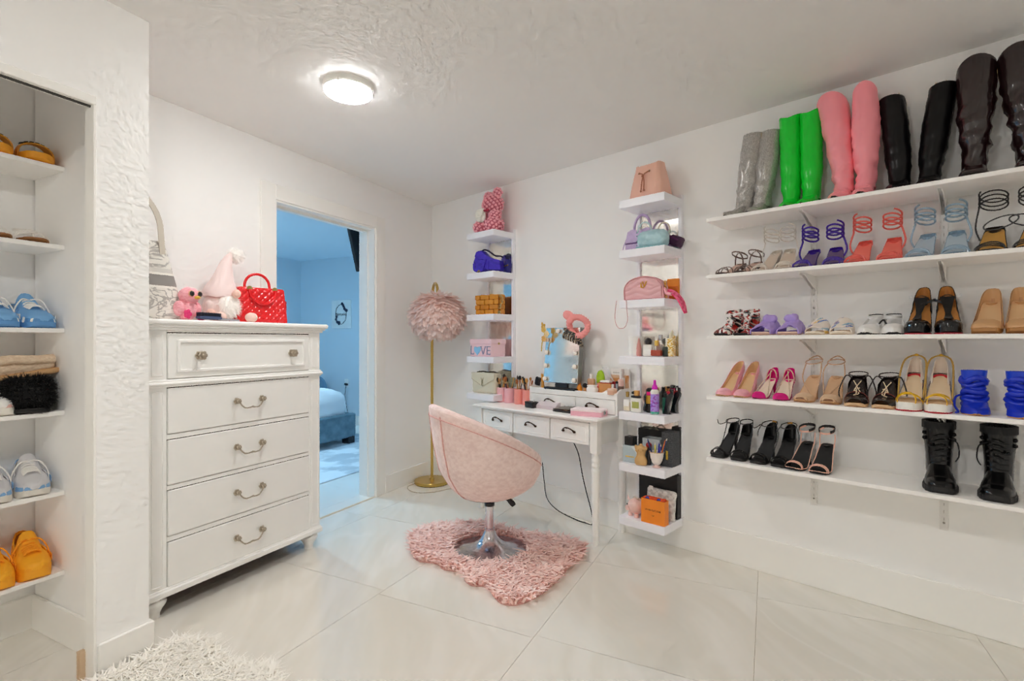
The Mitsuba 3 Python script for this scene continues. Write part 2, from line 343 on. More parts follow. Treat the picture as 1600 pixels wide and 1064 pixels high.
# ================================================================= bedroom things
BLUEGREY = tex('bed_velvet', lambda p, n, uv: mix(C3('4f6c7a'), C3('7d97a3'), fbm(p.x * 14, p.y * 14, p.z * 14, 3)), 0.8, sheen=0.6)
t_ = cubegrid(14)
def duvet():
    v, f = rbox(1.52, 1.9, 0.36, 0.16, 18)
    d = nz(v, 5, 3, 3) * 0.06 + nz(v * [1, 1, 0.3], 14, 5, 2) * 0.03
    return displace((v, f), d)
bedM = frame([0.0, -2.62, 0.012], [1, 0, 0])
thing('bed', 'bed with white duvet and blue grey upholstered frame seen through the doorway', 'bed', bedM,
      [('frame', cat(box(-0.78, 0.78, 0.90, 0.98, 0.07, 0.345, 0.015), box(-0.78, -0.70, -0.98, 0.93, 0.07, 0.345, 0.015), box(0.70, 0.78, -0.98, 0.93, 0.07, 0.345, 0.015)), BLUEGREY, 30),
       ('headboard', rbox(1.6, 0.1, 1.0, 0.03, 6), BLUEGREY, True) if False else ('headboard', mv(rbox(1.56, 0.1, 0.95, 0.03, 6), 0, -0.96, 0.05), BLUEGREY, 40),
       ('mattress', mv(rbox(1.42, 1.84, 0.25, 0.06, 6), 0, -0.01, 0.13), mat('e8e8e6', 0.8), 40),
       ('duvet', mv(duvet(), 0, -0.02, 0.27), mat('eef0f2', 0.85), 60)]
      + [('leg', box(x - 0.05, x + 0.05, y - 0.05, y + 0.05, 0, 0.075), mat('1b1f24', 0.6), False) for x in (-0.71, 0.71) for y in (-0.9, 0.92)])
rg = tex('bedroom_rug', lambda p, n, uv: mix(C3('b6bec5'), C3('dde3e8'), smoothstep(0.35, 0.62, fbm(p.x * 5, p.y * 5, 0, 4))), 0.95)
thing('area_rug', 'faded blue grey area rug on the bedroom floor before the bed', 'rug', frame([0.1, -1.9, 0], [1, 0, 0]), [('', mv(rbox(2.6, 2.5, 0.012, 0.006, 8), 0, 0, 0.0), rg, 40)])
def wreath():
    out = []; rng = np.random.default_rng(5)
    a = np.linspace(0, 2 * PI, 60, endpoint=False)
    ring = [tube(np.stack([0.105 * np.cos(a) + 0.004 * np.sin(9 * a + k), 0 * a - 0.006, 0.14 * np.sin(a) + 0.004 * np.cos(7 * a + k)], 1), 0.003, 5, True) for k in (0, 2)]
    fl = []
    for a0, nf in ((0.9, 7), (4.1, 7)):
        g_ = []; fl.append(g_)
        for k in range(nf):
            a1 = a0 + (k - nf / 2) * 0.17; c = (0.105 * math.cos(a1) + rng.uniform(-.02, .02), -0.009, 0.14 * math.sin(a1) + rng.uniform(-.02, .02))
            g_.append(ell(*c, 0.021, 0.006, 0.021, 1))
    return cat(ring), [cat(g) for g in fl]
w1, w2 = wreath()
tb = text('Blessed', 0.042, 0.003); tb = (np.stack([tb[0][:, 0] + 0.35 * tb[0][:, 1], tb[0][:, 1], tb[0][:, 2]], 1), tb[1])
thing('wall_picture', 'white sign with floral wreath hanging on the blue bedroom wall', 'wall art', frame([BX + 0.012, -2.815, 1.595], [0, -1, 0]) @ turn(180),
      [('panel', box(-0.185, 0.185, -0.006, 0.012, -0.205, 0.205, 0.003), mat('e9e9e6', 0.7), False), ('wreath', w1, mat('39464c', 0.8), 40), ('flower', w2[0], mat('243349', 0.8), 40), ('flower', w2[1], mat('243349', 0.8), 40),
       ('lettering', mv(upright(tb), 0, -0.006, 0.0), mat('20262c', 0.6), False)])
thing('wall_outlet', 'white wall outlet with dark plug on the bedroom wall beyond the bed', 'outlet', frame([BX + 0.004, -2.72, 0.6], [0, -1, 0]) @ turn(180),
      [('plate', box(-0.037, 0.037, -0.004, 0.003, -0.06, 0.06, 0.002), mat('f2f2f0', 0.3), False), ('plug', cat(mv(rbox(0.05, 0.035, 0.03, 0.01, 4), 0.01, -0.022, -0.03), tube(curve([(0.02, -0.03, -0.02), (0.03, -0.05, -0.08), (0.0, -0.03, -0.2), (0.05, -0.03, -0.42)]), 0.004, 6)), mat('15181c', 0.5), 40)])
def arch_panel():
    a = np.linspace(0, PI, 20); p = [(0.19, 0.0)] + [(0.19 * math.cos(t), 0.5 + 0.2 * math.sin(t)) for t in a] + [(-0.19, 0.0)]
    return upright(extrude(Polygon(p), -0.02, 0.02))
thing('arched_headrest', 'blue arched upholstered stool back beyond the bed', 'stool', frame([BX + 0.2, -3.1, 0], [0, -1, 0]) @ turn(180), [('backrest', mv(arch_panel(), 0, 0, 0.0), mat('6f93ac', 0.8), 30), ('seat', mv(rbox(0.36, 0.3, 0.42, 0.04, 6), 0, -0.02, 0.0), mat('6f93ac', 0.8), 40)])
thing('wall_television', 'black panel high up behind the top right corner of the doorway', 'television', frame([0.10, -0.52, 2.10], [-1, 0, 0], turn(-17, 'y')),
      [('housing', box(-0.36, 0.36, -0.018, 0.018, -0.18, 0.36, 0.006), mat('0a0a0c', 0.5), False), ('arm', tube([(0, 0.018, 0.08), (0.1, 0.12, 0.1), (0.24, 0.14, 0.1)], 0.018, 8), mat('0a0a0c', 0.5), 40)])

# ================================================================= chest of drawers (x 1.63 .. 2.57, front at y = 0.36)
def frame_moulding(x0, x1, z0, z1, y, w=0.008, h=0.006):
    """A raised rectangular moulding on the plane y (front towards -y)."""
    m = []
    for (a0, a1, b0, b1) in ((x0, x1, z1 - w, z1), (x0, x1, z0, z0 + w), (x0, x0 + w, z0, z1), (x1 - w, x1, z0, z1)):
        m.append(box(a0, a1, y - h, y + 0.002, b0, b1, 0.0025))
    return cat(m)
BRASS = mat('b0a594', 0.32, 0.7); SHADE = mat('3a2f26', 0.35, 0.7)
def rosette(r=0.017):
    m = [lathe([(0, -0.004), (r * 0.6, -0.004), (r * 0.55, 0.0), (0.0, 0.0)], 12)]
    for k in range(6): m.append(mv(sc(ball(1, 1), r * 0.42, r * 0.42, 0.004), r * 0.6 * math.cos(k * PI / 3), r * 0.6 * math.sin(k * PI / 3), -0.003))
    m.append(ell(0, 0, -0.007, r * 0.4, r * 0.4, 0.006, 1))
    return rx(cat(m), -90)        # the face looks to -y
def bail_handle(w=0.14):
    r1 = mv(rosette(), -w / 2, -0.008, 0); r2 = mv(rosette(), w / 2, -0.008, 0)
    posts = [tube([(s * w / 2, 0.0, 0), (s * w / 2, -0.03, 0)], 0.0045, 8) for s in (-1, 1)]
    ends = [mv(rosette(0.013), s * w / 2, -0.028, 0) for s in (-1, 1)]
    p = curve([(-w / 2, -0.028, -0.002), (-w * 0.40, -0.03, -0.022), (-w * 0.27, -0.032, -0.036), (-w * 0.1, -0.033, -0.037), (0, -0.033, -0.034), (w * 0.1, -0.033, -0.037), (w * 0.27, -0.032, -0.036), (w * 0.40, -0.03, -0.022), (w / 2, -0.028, -0.002)], 5)
    q = np.abs(np.linspace(-1, 1, len(p))); bail = tube(p, 0.0034 + 0.0016 * np.exp(-((q) / 0.18) ** 2), 8)
    return cat([r1, r2, bail] + posts + ends)
def flower_knob():
    return cat(mv(rosette(0.021), 0, -0.001, 0), tube([(0, 0, 0), (0, -0.024, 0)], 0.006, 8), mv(rosette(0.022), 0, -0.028, 0))
CW = 0.47; PAINT = tex('chest_paint', 'f0efeb', 0.3, specular=0.5)
def chest_parts():
    P = []; D = 0.345
    P.append(('body', cat(box(-CW, -0.391, 0, D, 0.115, 1.262, 0.003), box(0.391, CW, 0, D, 0.115, 1.262, 0.003), box(-0.391, 0.391, 0.014, D, 0.115, 1.262),
              box(-0.391, 0.391, 0, D, 0.110, 0.122), *[box(-0.391, 0.391, 0.0, 0.02, a, b) for a, b in ((0.326, 0.346), (0.554, 0.572), (0.778, 0.798), (1.252, 1.264))]), PAINT, False))
    P.append(('top', cat(box(-CW - 0.038, CW + 0.038, -0.035, D, 1.284, 1.309, 0.008), box(-CW - 0.026, CW + 0.026, -0.022, D, 1.273, 1.287, 0.005), box(-CW - 0.014, CW + 0.014, -0.012, D, 1.26, 1.276, 0.004)), PAINT, 30))
    P.append(('waist_moulding', cat(box(-CW - 0.014, CW + 0.014, -0.016, D, 1.016, 1.032, 0.006), box(-CW - 0.007, CW + 0.007, -0.008, D, 1.008, 1.042, 0.004)), PAINT, 30))
    P.append(('base_moulding', cat(box(-CW - 0.012, CW + 0.012, -0.014, D, 0.088, 0.118, 0.006), box(-CW - 0.004, CW + 0.004, -0.006, D, 0.112, 0.126, 0.003)), PAINT, 30))
    for z0, z1 in ((0.14, 0.99), (1.06, 1.24)):
        for s in (-1, 1):
            P.append(('stile_panel', frame_moulding(min(s * 0.408, s * 0.456), max(s * 0.408, s * 0.456), z0, z1, 0.0, 0.004, 0.0025), PAINT, 30))
    zs = [(1.043, 1.251), (0.799, 1.007), (0.573, 0.777), (0.347, 0.553), (0.123, 0.325)]
    for i, (a, b) in enumerate(zs):
        dn = nm('drawer', i)
        m = [box(-0.388, 0.388, -0.004, 0.016, a + 0.003, b - 0.003, 0.0025)]
        if i == 0: m.append(frame_moulding(-0.352, 0.352, a + 0.028, b - 0.032, -0.004, 0.014, 0.008))
        P.append((dn, cat(m), PAINT, 30))
        P.append((dn + '_gap', cat(box(-0.391, 0.391, 0.0, 0.0145, b - 0.003, b), box(-0.391, -0.388, 0, 0.0145, a, b), box(0.388, 0.391, 0, 0.0145, a, b)), mat('2d2622', 0.9), False) if False else ('body__gap', box(-0.391, 0.391, 0.006, 0.0145, b - 0.004, b + 0.001), mat('2d2622', 0.9), False, 'dark gap above a drawer'))
        if i == 0:
            for k, x in enumerate((-0.252, 0.262)): P.append((dn + '__knob', mv(flower_knob(), x, -0.004, 1.146), BRASS, 30, 'brass flower knob'))
        else:
            P.append((dn + '__handle', mv(bail_handle(), 0, -0.004, (a + b) / 2 + 0.012), BRASS, 30, 'brass bail handle with flower rosettes'))
    P.append(('underside', box(-CW + 0.01, CW - 0.01, 0.0, D - 0.005, 0.084, 0.0885), mat('3a2114', 0.7), False, 'bare dark brown underside')); P.append(('back_panel', box(-CW + 0.01, CW - 0.01, D - 0.006, D - 0.001, 0.03, 0.1), mat('3a2114', 0.7), False, 'bare dark brown back'))
    foot = lathe(rprof([(0.026, 0.0), (0.024, 0.012), (0.03, 0.03), (0.043, 0.05), (0.05, 0.066), (0.044, 0.078), (0.04, 0.082), (0.046, 0.092)], 3), 24)
    for x in (-CW + 0.045, CW - 0.045):
        for y in (0.042, D - 0.05): P.append(('foot', mv(foot, x, y, 0), PAINT, 40))
    return P
thing('chest_of_drawers', 'tall white chest with five drawers, brass handles and turned feet beside the doorway', 'chest of drawers', onA(2.10, 0.36, 0), chest_parts())

# ================================================================= vanity desk
DK = mat('f1efea', 0.3); BRONZE = mat('3b2a1c', 0.35, 0.6)
def bow_handle(w=0.085):
    p = curve([(-w / 2, -0.006, -0.006), (-w * 0.36, -0.016, 0.006), (-w * 0.15, -0.022, 0.014), (0, -0.022, 0.015), (w * 0.15, -0.022, 0.014), (w * 0.36, -0.016, 0.006), (w / 2, -0.006, -0.006)], 4)
    q = np.linspace(-1, 1, len(p)); return cat(tube(p, 0.0035 + 0.0035 * np.exp(-(q / 0.25) ** 2) * 0.5 + 0.003 * np.abs(q) ** 6, 8), ell(-w / 2, -0.004, -0.008, 0.012, 0.004, 0.008, 1), ell(w / 2, -0.004, -0.008, 0.012, 0.004, 0.008, 1))
def turned_leg():
    sq = box(-0.026, 0.026, -0.026, 0.026, 0.545, 0.735, 0.003)
    pr = [(0.017, 0), (0.02, 0.012), (0.019, 0.05), (0.0225, 0.058), (0.0225, 0.066), (0.02, 0.07), (0.0245, 0.30), (0.0255, 0.40), (0.0235, 0.43), (0.026, 0.437), (0.026, 0.447), (0.022, 0.452), (0.022, 0.462), (0.026, 0.468), (0.026, 0.478), (0.022, 0.484), (0.022, 0.492), (0.026, 0.498), (0.026, 0.508), (0.022, 0.515), (0.022, 0.535), (0.027, 0.545), (0.027, 0.548)]
    return cat(sq, lathe(pr, 20))
def desk_parts():
    P = []; hw = 0.541        # local x about the desk's middle, y = 0 front edge of the top, + towards the wall
    P.append(('top', cat(box(-hw, hw, 0, 0.372, 0.738, 0.755, 0.005), box(-hw + 0.01, hw - 0.01, 0.012, 0.362, 0.730, 0.739, 0.002)), DK, 30))
    ax = hw - 0.075
    P.append(('apron', cat(box(-ax, ax, 0.045, 0.056, 0.60, 0.733), box(-ax, ax, 0.33, 0.345, 0.585, 0.733), box(ax + 0.012, ax + 0.024, 0.05, 0.33, 0.585, 0.733), box(-ax - 0.024, -ax - 0.012, 0.05, 0.33, 0.585, 0.733), box(-ax - 0.01, ax + 0.01, 0.05, 0.33, 0.588, 0.6)), DK, False))
    for i, (a, b) in enumerate(((-0.46, -0.168), (-0.162, 0.156), (0.162, 0.46))):
        P.append((nm('drawer', i), cat(box(a, b, 0.034, 0.05, 0.588, 0.722, 0.0025), frame_moulding(a + 0.022, b - 0.022, 0.608, 0.702, 0.036, 0.005, 0.005)), DK, 30))
        P.append((nm('drawer', i) + '__handle', mv(bow_handle(), (a + b) / 2, 0.034, 0.665), BRONZE, 40, 'dark bronze bow handle'))
        P.append(('apron__gap', box(b + 0.0005, b + 0.0055, 0.042, 0.0455, 0.59, 0.722), mat('8a857c', 0.9), False))
    for x in (-hw + 0.045, hw - 0.045):
        for y in (0.052, 0.34): P.append(('leg', mv(turned_leg(), x, y, 0), DK, 40))
    # the low hutch on the top
    h0, h1, y0, y1 = -0.17, 0.545, 0.21, 0.372
    P.append(('hutch', cat(box(h0, h1, y0 + 0.004, y1, 0.862, 0.880, 0.002), box(h0, h0 + 0.012, y0, y1, 0.755, 0.895, 0.002), hull([(x, y, z) for x in (h1 - 0.014, h1) for y, z in ((y0, 0.755), (y1, 0.755), (y0, 0.888), (y0 + 0.05, 0.912), (y1, 0.915))]),
              box(h0, h1, y0, y0 + 0.012, 0.85, 0.889, 0.002), box(h0, h1, y1 - 0.01, y1, 0.755, 0.905), box(h0 + 0.012, h1 - 0.014, y0 + 0.012, y1 - 0.01, 0.757, 0.85)), DK, 30))
    for i, (a, b) in enumerate(((h0 + 0.014, 0.228), (0.234, h1 - 0.016))):
        P.append((nm('hutch__drawer', i), box(a, b, y0 - 0.002, y0 + 0.012, 0.759, 0.846, 0.002), DK, 30))
        P.append(('hutch__drawer_handle', mv(bow_handle(), (a + b) / 2 - 0.02, y0 - 0.002, 0.805), BRONZE, 40, 'dark bronze bow handle'))
    return P
DESK = onB(1.501, 0.372, 0)
thing('vanity_desk', 'white vanity desk with three drawers and a low hutch against the wall', 'desk', DESK, desk_parts())
def onDesk(s, d, z=0.7555, rot=0, tilt=None): return onB(s, d, z, rot, tilt)

# ================================================================= mirrored shelf towers
SHELFW = mat('eeedf2', 0.35)
scene['mirror_silver'] = {'type': 'twosided', 'bsdf': {'type': 'roughconductor', 'material': 'Ag', 'alpha': 0.004, 'distribution': 'ggx'}}
def tower(s0, s1, tops, zb, zt, label):
    P = []; w = s1 - s0
    P.append(('back_panel', box(0.012, w - 0.012, -0.012, 0, zb, zt, 0.0), SHELFW, False))
    P.append(('mirror', box(0.02, w - 0.02, -0.015, -0.0125, zb + 0.02, zt - 0.03), 'mirror_silver', False, 'mirror back'))
    for x in (0, w - 0.02): P.append(('stile', box(x, x + 0.02, -0.03, 0, zb, zt, 0.0015), SHELFW, False))
    for t in tops: P.append(('shelf', box(0, w, -0.24, -0.016, t - 0.046, t, 0.0015), SHELFW, False))
    return thing('shelf_tower', label, 'shelf unit', onB(s0, 0.0, 0), P)
T2 = [2.037, 1.744, 1.45, 1.122, 0.797, 0.496, 0.182]; T1 = [2.035, 1.728, 1.412, 1.093, 0.812, 0.50, 0.182]
tower(2.105, 2.395, T2, 0.182, 2.065, 'slim white shelf tower with mirror back between the desk and the shoe shelves')
tower(0.752, 1.047, T1[:5], 0.766, 2.065, 'slim white shelf tower with mirror back between the floor lamp and the desk')

# ================================================================= shoe shelves on standards
S_TOP = [1.836, 1.548, 1.24, 0.932, 0.618]; SD = 0.29
for k, z in enumerate(S_TOP):
    thing('wall_shelf', 'long white wall shelf, ' + ('topmost of five, holding tall boots', 'second from the top, holding spiral strap sandals', 'middle of five, holding slides and pumps', 'fourth from the top, holding pumps and blue sandals', 'lowest of five, holding black sandals and combat boots')[k],
          'shelf', onB(2.648, 0, z), [('board', box(0, 1.75, -SD, -0.012, -0.018, 0, 0.0015), mat('f1eeea', 0.4), False)]
          + [('bracket', cat(box(x - 0.008, x - 0.006, -0.24, -0.01, -0.03, -0.019), box(x + 0.006, x + 0.008, -0.24, -0.01, -0.03, -0.019), box(x - 0.008, x + 0.008, -0.24, -0.01, -0.021, -0.019),
              hull([(x + e, y, zz) for e in (-0.008, -0.006) for y, zz in ((-0.24, -0.02), (-0.01, -0.02), (-0.01, -0.085), (-0.2, -0.032))]), hull([(x + e, y, zz) for e in (0.006, 0.008) for y, zz in ((-0.24, -0.02), (-0.01, -0.02), (-0.01, -0.085), (-0.2, -0.032))])), mat('eceae6', 0.4), False) for x in (0.422, 0.913)])
def standard():
    p = Polygon([(-0.0125, -0.72), (0.0125, -0.72), (0.0125, 0.72), (-0.0125, 0.72)]).buffer(0.003)
    m = [upright(extrude(p, 0, 0.002)), box(-0.0125, -0.0105, -0.01, 0, -0.72, 0.72), box(0.0105, 0.0125, -0.01, 0, -0.72, 0.72)]
    slots = [cat([box(x - 0.002, x + 0.002, -0.0035, -0.0022, z, z + 0.012) for z in np.arange(-0.68, 0.68, 0.032)]) for x in (-0.0,)]
    return cat(m), cat(slots)
sm, sl = standard()
for s, nmz in ((3.068, 'nearer the shelf tower'), (3.56, 'further from the shelf tower')):
    thing('shelf_standard', 'white slotted wall standard carrying the shoe shelves, ' + nmz, 'shelf bracket', onB(s, 0.0, 1.125), [('rail', sm, mat('e9e7e4', 0.35), False), ('slots', sl, mat('c4c1bd', 0.6), False, 'row of slots', 'stuff'), *[('screw', mv(rx(lathe([(0, 0), (0.005, 0), (0.004, 0.002), (0, 0.0025)], 10), 90), 0, -0.0022, z), mat('8f8b86', 0.3, 0.8), 40) for z in (-0.69, -0.2, 0.25, 0.69)]])

# closet shelves
for k, z in enumerate((1.911, 1.597, 1.264, 0.934, 0.612, 0.292)):
    thing('closet_shelf', 'short white closet shelf ' + ('with yellow slides, topmost in the closet', 'with pale flat sandals', 'with blue striped sneakers', 'with fur slippers', 'with pale blue and white sneakers', 'with orange sneakers, lowest in the closet')[k], 'shelf',
          onA(2.793, -0.06, z), [('', box(-1.5, 0, -0.262, 0, -0.018, 0, 0.0015), mat('f0eeea', 0.4), False)])
# ================================================================= swivel chair
def velvet(a, b):
    return lambda p, n, uv: mix(C3(a), C3(b), smoothstep(0.2, 0.8, 0.6 * fbm(p.x * 60, p.y * 60, p.z * 60, 2) + 0.4 * fbm(p.x * 9, p.y * 9, p.z * 9, 2)))
tex('pink_velvet', velvet('d9bdb7', 'e9d2cc'), 0.75, sheen=0.9, sheen_tint=0.4)
CH = frame([1.245, 1.293, 0], [0.62, 0.783, 0])       # local +y is where the sitter looks (towards the desk), the back is at -y
def chair_r(t, ph):
    """shell radius at height share t and angle ph from the back"""
    R = 0.305 + 0.055 * ((1 + math.cos(ph)) / 2) ** 1.5
    tt = [0, .05, .12, .3, .6, .85, 1.0]; rr = [.42, .56, .68, .86, .97, 1.0, 1.0]
    back = (1 + math.cos(ph)) / 2
    rr2 = [.44, .56, .66, .82, .92, .97, 1.0]
    return R * ((1 - back) * np.interp(t, tt, rr) + back * np.interp(t, tt, rr2))
def chair_z(ph): return 0.505 + 0.335 * ((1 + math.cos(ph)) / 2) ** 0.85
def chair_pt(t, ph, off=0.0):
    z0 = 0.325; z = z0 + (chair_z(ph) - z0) * t; r = chair_r(t, ph) + off
    return [r * math.sin(ph), -r * math.cos(ph) * 0.97, z]
phs = np.arange(72) * 2 * PI / 72
ts = np.r_[0, .03, .08, .15, np.linspace(.22, 1, 14)]
outer = [[chair_pt(t, p) for p in phs] for t in ts]
rim = []
for k, (dr_, dz_) in enumerate(((-0.004, 0.012), (-0.016, 0.02), (-0.03, 0.02), (-0.043, 0.01))):
    rim.append([(lambda q: [q[0], q[1], q[2] + dz_])(chair_pt(1.0, p, dr_)) for p in phs])
inner = [[chair_pt(t, p, -0.05) for p in phs] for t in np.linspace(1, 0.3, 9)]
shell = loft(np.array(outer + rim + inner))
def seam(ph0, ts_): return tube([chair_pt(t, ph0, 0.001) for t in ts_], 0.004, 6)
def rimseam(): return tube([(lambda q: [q[0], q[1], q[2] - 0.032])(chair_pt(0.985, p, 0.0005)) for p in phs], 0.0025, 6, True)
cush = [(0, 0.40), (0.2, 0.40), (0.235, 0.425), (0.235, 0.455), (0.2, 0.475), (0.1, 0.482), (0, 0.483)]
CHROME = mat('e6e6ea', 0.06, 1.0)
scene['chrome'] = {'type': 'twosided', 'bsdf': {'type': 'roughconductor', 'material': 'Cr', 'alpha': 0.03, 'specular_reflectance': {'type': 'rgb', 'value': 1.0}}}
PIPING = mat('cf9c94', 0.7)
thing('swivel_chair', 'pink velvet bucket swivel chair on chrome trumpet base before the desk', 'chair', CH,
      [('shell', shell, 'pink_velvet', True), ('piping', seam(0.30, np.linspace(0.02, 0.95, 24)), PIPING, True), ('piping', seam(-0.30, np.linspace(0.02, 0.95, 24)), PIPING, True), ('piping', rimseam(), PIPING, True),
       ('seat_cushion', lathe(rprof(cush, 3), 48), 'pink_velvet', 40),
       ('stem', cat(lathe([(0.024, 0.08), (0.024, 0.272), (0.02, 0.274)], 24), lathe([(0.0165, 0.27), (0.0165, 0.33)], 20), lathe([(0.02, 0.318), (0.09, 0.322), (0.09, 0.332), (0.02, 0.332)], 24)), 'chrome', 30),
       ('stem__collar', lathe([(0.0245, 0.262), (0.0285, 0.264), (0.029, 0.274), (0.026, 0.281), (0.017, 0.284)], 24), mat('17171a', 0.4), 30, 'black collar of the gas lift'),
       ('lever', cat(tube([(0.02, 0.03, 0.326), (0.066, 0.078, 0.318)], 0.005, 8)), mat('1a1a1c', 0.4), 30),
       ('lever__grip', tube([(0.062, 0.074, 0.320), (0.068, 0.082, 0.314), (0.088, 0.106, 0.284), (0.092, 0.112, 0.274)], [0.007, 0.012, 0.016, 0.012], 10), mat('1a1a1c', 0.5), 40),
       ('base', lathe(rprof([(0.222, 0.0), (0.224, 0.004), (0.218, 0.010), (0.18, 0.019), (0.12, 0.034), (0.075, 0.056), (0.048, 0.083), (0.034, 0.11), (0.027, 0.126), (0.024, 0.128)], 4), 64), 'chrome', 40),
       ('base__ring', lathe([(0.0265, 0.122), (0.03, 0.124), (0.03, 0.133), (0.025, 0.136)], 24), 'chrome', 30)])

# ================================================================= rugs: a backing, and pile of many strands
def tufts(pts, length, width, rng, lean=0.6, seg=2, up=1.0, curl=0.4):
    """many curved strands (triangular strips) standing on the points"""
    n = len(pts); a = rng.uniform(0, 2 * PI, n); L = length * rng.uniform(0.7, 1.25, n)
    d = np.stack([np.cos(a), np.sin(a), 0 * a], 1); s = np.stack([-np.sin(a), np.cos(a), 0 * a], 1)
    t1 = rng.uniform(0.2, lean, n)[:, None]
    p0 = pts; p1 = pts + (d * t1 * 0.45 + np.array([0, 0, up]) * 0.62) * L[:, None]
    p2 = pts + (d * (t1 * 1.0 + curl) + np.array([0, 0, up]) * 0.78) * L[:, None]
    w = width * rng.uniform(0.7, 1.3, n)[:, None]
    nn = np.cross(d, s)
    v = np.stack([p0 - s * w / 2, p0 + s * w / 2, p0 + d * w * 0.5, p1 - s * w / 2, p1 + s * w / 2, p1 + d * w * 0.5 + [0, 0, 0], p2], 1).reshape(-1, 3)
    base = np.array([[0, 1, 4], [0, 4, 3], [1, 2, 5], [1, 5, 4], [2, 0, 3], [2, 3, 5], [3, 4, 6], [4, 5, 6], [5, 3, 6]])
    f = (base[None] + (np.arange(n) * 7)[:, None, None]).reshape(-1, 3)
    return v, f
def scatter(poly, n, rng, avoid=None):
    x0, y0, x1, y1 = poly.bounds; out = []
    import shapely
    while len(out) < n:
        p = rng.uniform([x0, y0], [x1, y1], (4 * n, 2)); ok = shapely.contains_xy(poly, p[:, 0], p[:, 1])
        if avoid is not None: ok &= ~shapely.contains_xy(avoid, p[:, 0], p[:, 1])
        out += list(p[ok])
    return np.array(out[:n])
rng = np.random.default_rng(11)
rp = np.array([(1.43, .87), (1.33, .79), (1.21, .765), (1.12, .80), (1.05, .875), (0.97, .98), (.925, 1.09), (.945, 1.26), (.965, 1.42), (.935, 1.53), (.935, 1.65), (.99, 1.76), (1.08, 1.81), (1.22, 1.785), (1.36, 1.785), (1.52, 1.775), (1.64, 1.75), (1.73, 1.70), (1.745, 1.63), (1.70, 1.56), (1.64, 1.49), (1.66, 1.42), (1.62, 1.35), (1.555, 1.30), (1.575, 1.20), (1.53, 1.12), (1.55, 1.02), (1.50, .93)])
rugpoly = Polygon(curve(np.vstack([rp, rp[:1]]), 3)).buffer(0)
tex('pink_pile', lambda p, n, uv: mix(C3('d9a89d'), C3('ffe9e2'), smoothstep(0.0, 1.0, 0.55 * noise(p.x * 110, p.y * 110, p.z * 30) + 0.5 * fbm(p.x * 14, p.y * 14, 0, 2))), 0.9, sheen=0.5)
pp = scatter(rugpoly.buffer(-0.008), 6500, rng, Point(1.245, 1.293).buffer(0.236))
thing('shaggy_rug', 'small pink shaggy rug under the chrome base of the swivel chair', 'rug', np.eye(4),
      [('backing', extrude(rugpoly.buffer(-0.004).difference(Point(1.245, 1.293).buffer(0.226)), 0.0005, 0.007), mat('c99a92', 0.9), False),
       ('pile', tufts(np.c_[pp, np.full(len(pp), 0.006)], 0.048, 0.016, rng, 1.3), 'pink_pile', False, 'shaggy pink pile', 'stuff')])
wp = np.array([(2.92, .66), (2.80, .655), (2.70, .655), (2.64, .655), (2.585, .70), (2.57, .80), (2.615, .93), (2.60, 1.05), (2.56, 1.14), (2.63, 1.26), (2.62, 1.42), (2.74, 1.58), (2.95, 1.62), (3.15, 1.55), (3.25, 1.3), (3.22, 1.05), (3.27, .85), (3.15, .70), (3.02, .66)])
whitepoly = Polygon(curve(np.vstack([wp, wp[:1]]), 3)).buffer(0)
wpp = scatter(whitepoly.buffer(-0.01), 22000, rng)
wpp = wpp[wpp[:, 0] + wpp[:, 1] * 0.2 < 3.6]
thing('fluffy_rug', 'fluffy white faux fur rug at the foot of the closet pillar', 'rug', np.eye(4),
      [('backing', extrude(whitepoly.buffer(-0.006), 0.0005, 0.008), mat('e4e0d8', 0.9), False),
       ('pile', tufts(np.c_[wpp, np.full(len(wpp), 0.006)], 0.062, 0.006, rng, 0.8, curl=0.35), mat('f6f3ec', 0.8, sheen=0.5), False, 'long white pile', 'stuff')])

# ================================================================= feather floor lamp
GOLD = mat('cfae62', 0.22, 1.0)
def feather_shade(c, R):
    rng = np.random.default_rng(3); n = 1700
    th = np.arccos(np.clip(rng.uniform(-0.78, 1.0, n), -1, 1)); ph = rng.uniform(0, 2 * PI, n)
    nrm = np.stack([np.sin(th) * np.cos(ph), np.sin(th) * np.sin(ph), np.cos(th)], 1)
    down = np.stack([np.cos(th) * np.cos(ph), np.cos(th) * np.sin(ph), -np.sin(th)], 1)
    side = np.cross(nrm, down); tw = rng.uniform(-0.7, 0.7, n)[:, None]
    d = down * np.cos(tw) + side * np.sin(tw); s = np.cross(nrm, d)
    L = rng.uniform(0.06, 0.095, n)[:, None]; w = rng.uniform(0.026, 0.040, n)[:, None]
    p = nrm * np.array([R * 0.86, R * 0.86, R * 0.74]); lift = rng.uniform(0.08, 0.55, n)[:, None]
    V = []
    for u, ww, h in ((0, .25, 0), (.3, .9, .12), (.65, 1.0, .40), (.9, .6, .75), (1.0, .1, .95)):
        q = p + d * L * u + nrm * L * h * lift
        V += [q - s * w * ww / 2 + nrm * 0.002, q + s * w * ww / 2 + nrm * 0.002]
    v = np.stack(V, 1).reshape(-1, 3) + c
    b = quads([[2 * k, 2 * k + 1, 2 * k + 3, 2 * k + 2] for k in range(4)])
    return v, (b[None] + (np.arange(n) * 10)[:, None, None]).reshape(-1, 3)
scene['feather'] = {'type': 'principledthin', 'base_color': proc(lambda p, n, uv: mix(C3('fbdfd6'), C3('fff8f5'), cell_mix(p))), 'roughness': 0.8, 'diff_trans': 1.1}
def cell_mix(p): return fbm(p.x * 40, p.y * 40, p.z * 40, 2)
LP = np.array([0.228, 0.166]); LC = np.array([0.446, 0.376, 1.415])
dirL = (LC[:2] - LP) / np.linalg.norm(LC[:2] - LP); dl = np.linalg.norm(LC[:2] - LP)
LM = frame([LP[0], LP[1], 0], [dirL[0], dirL[1], 0])
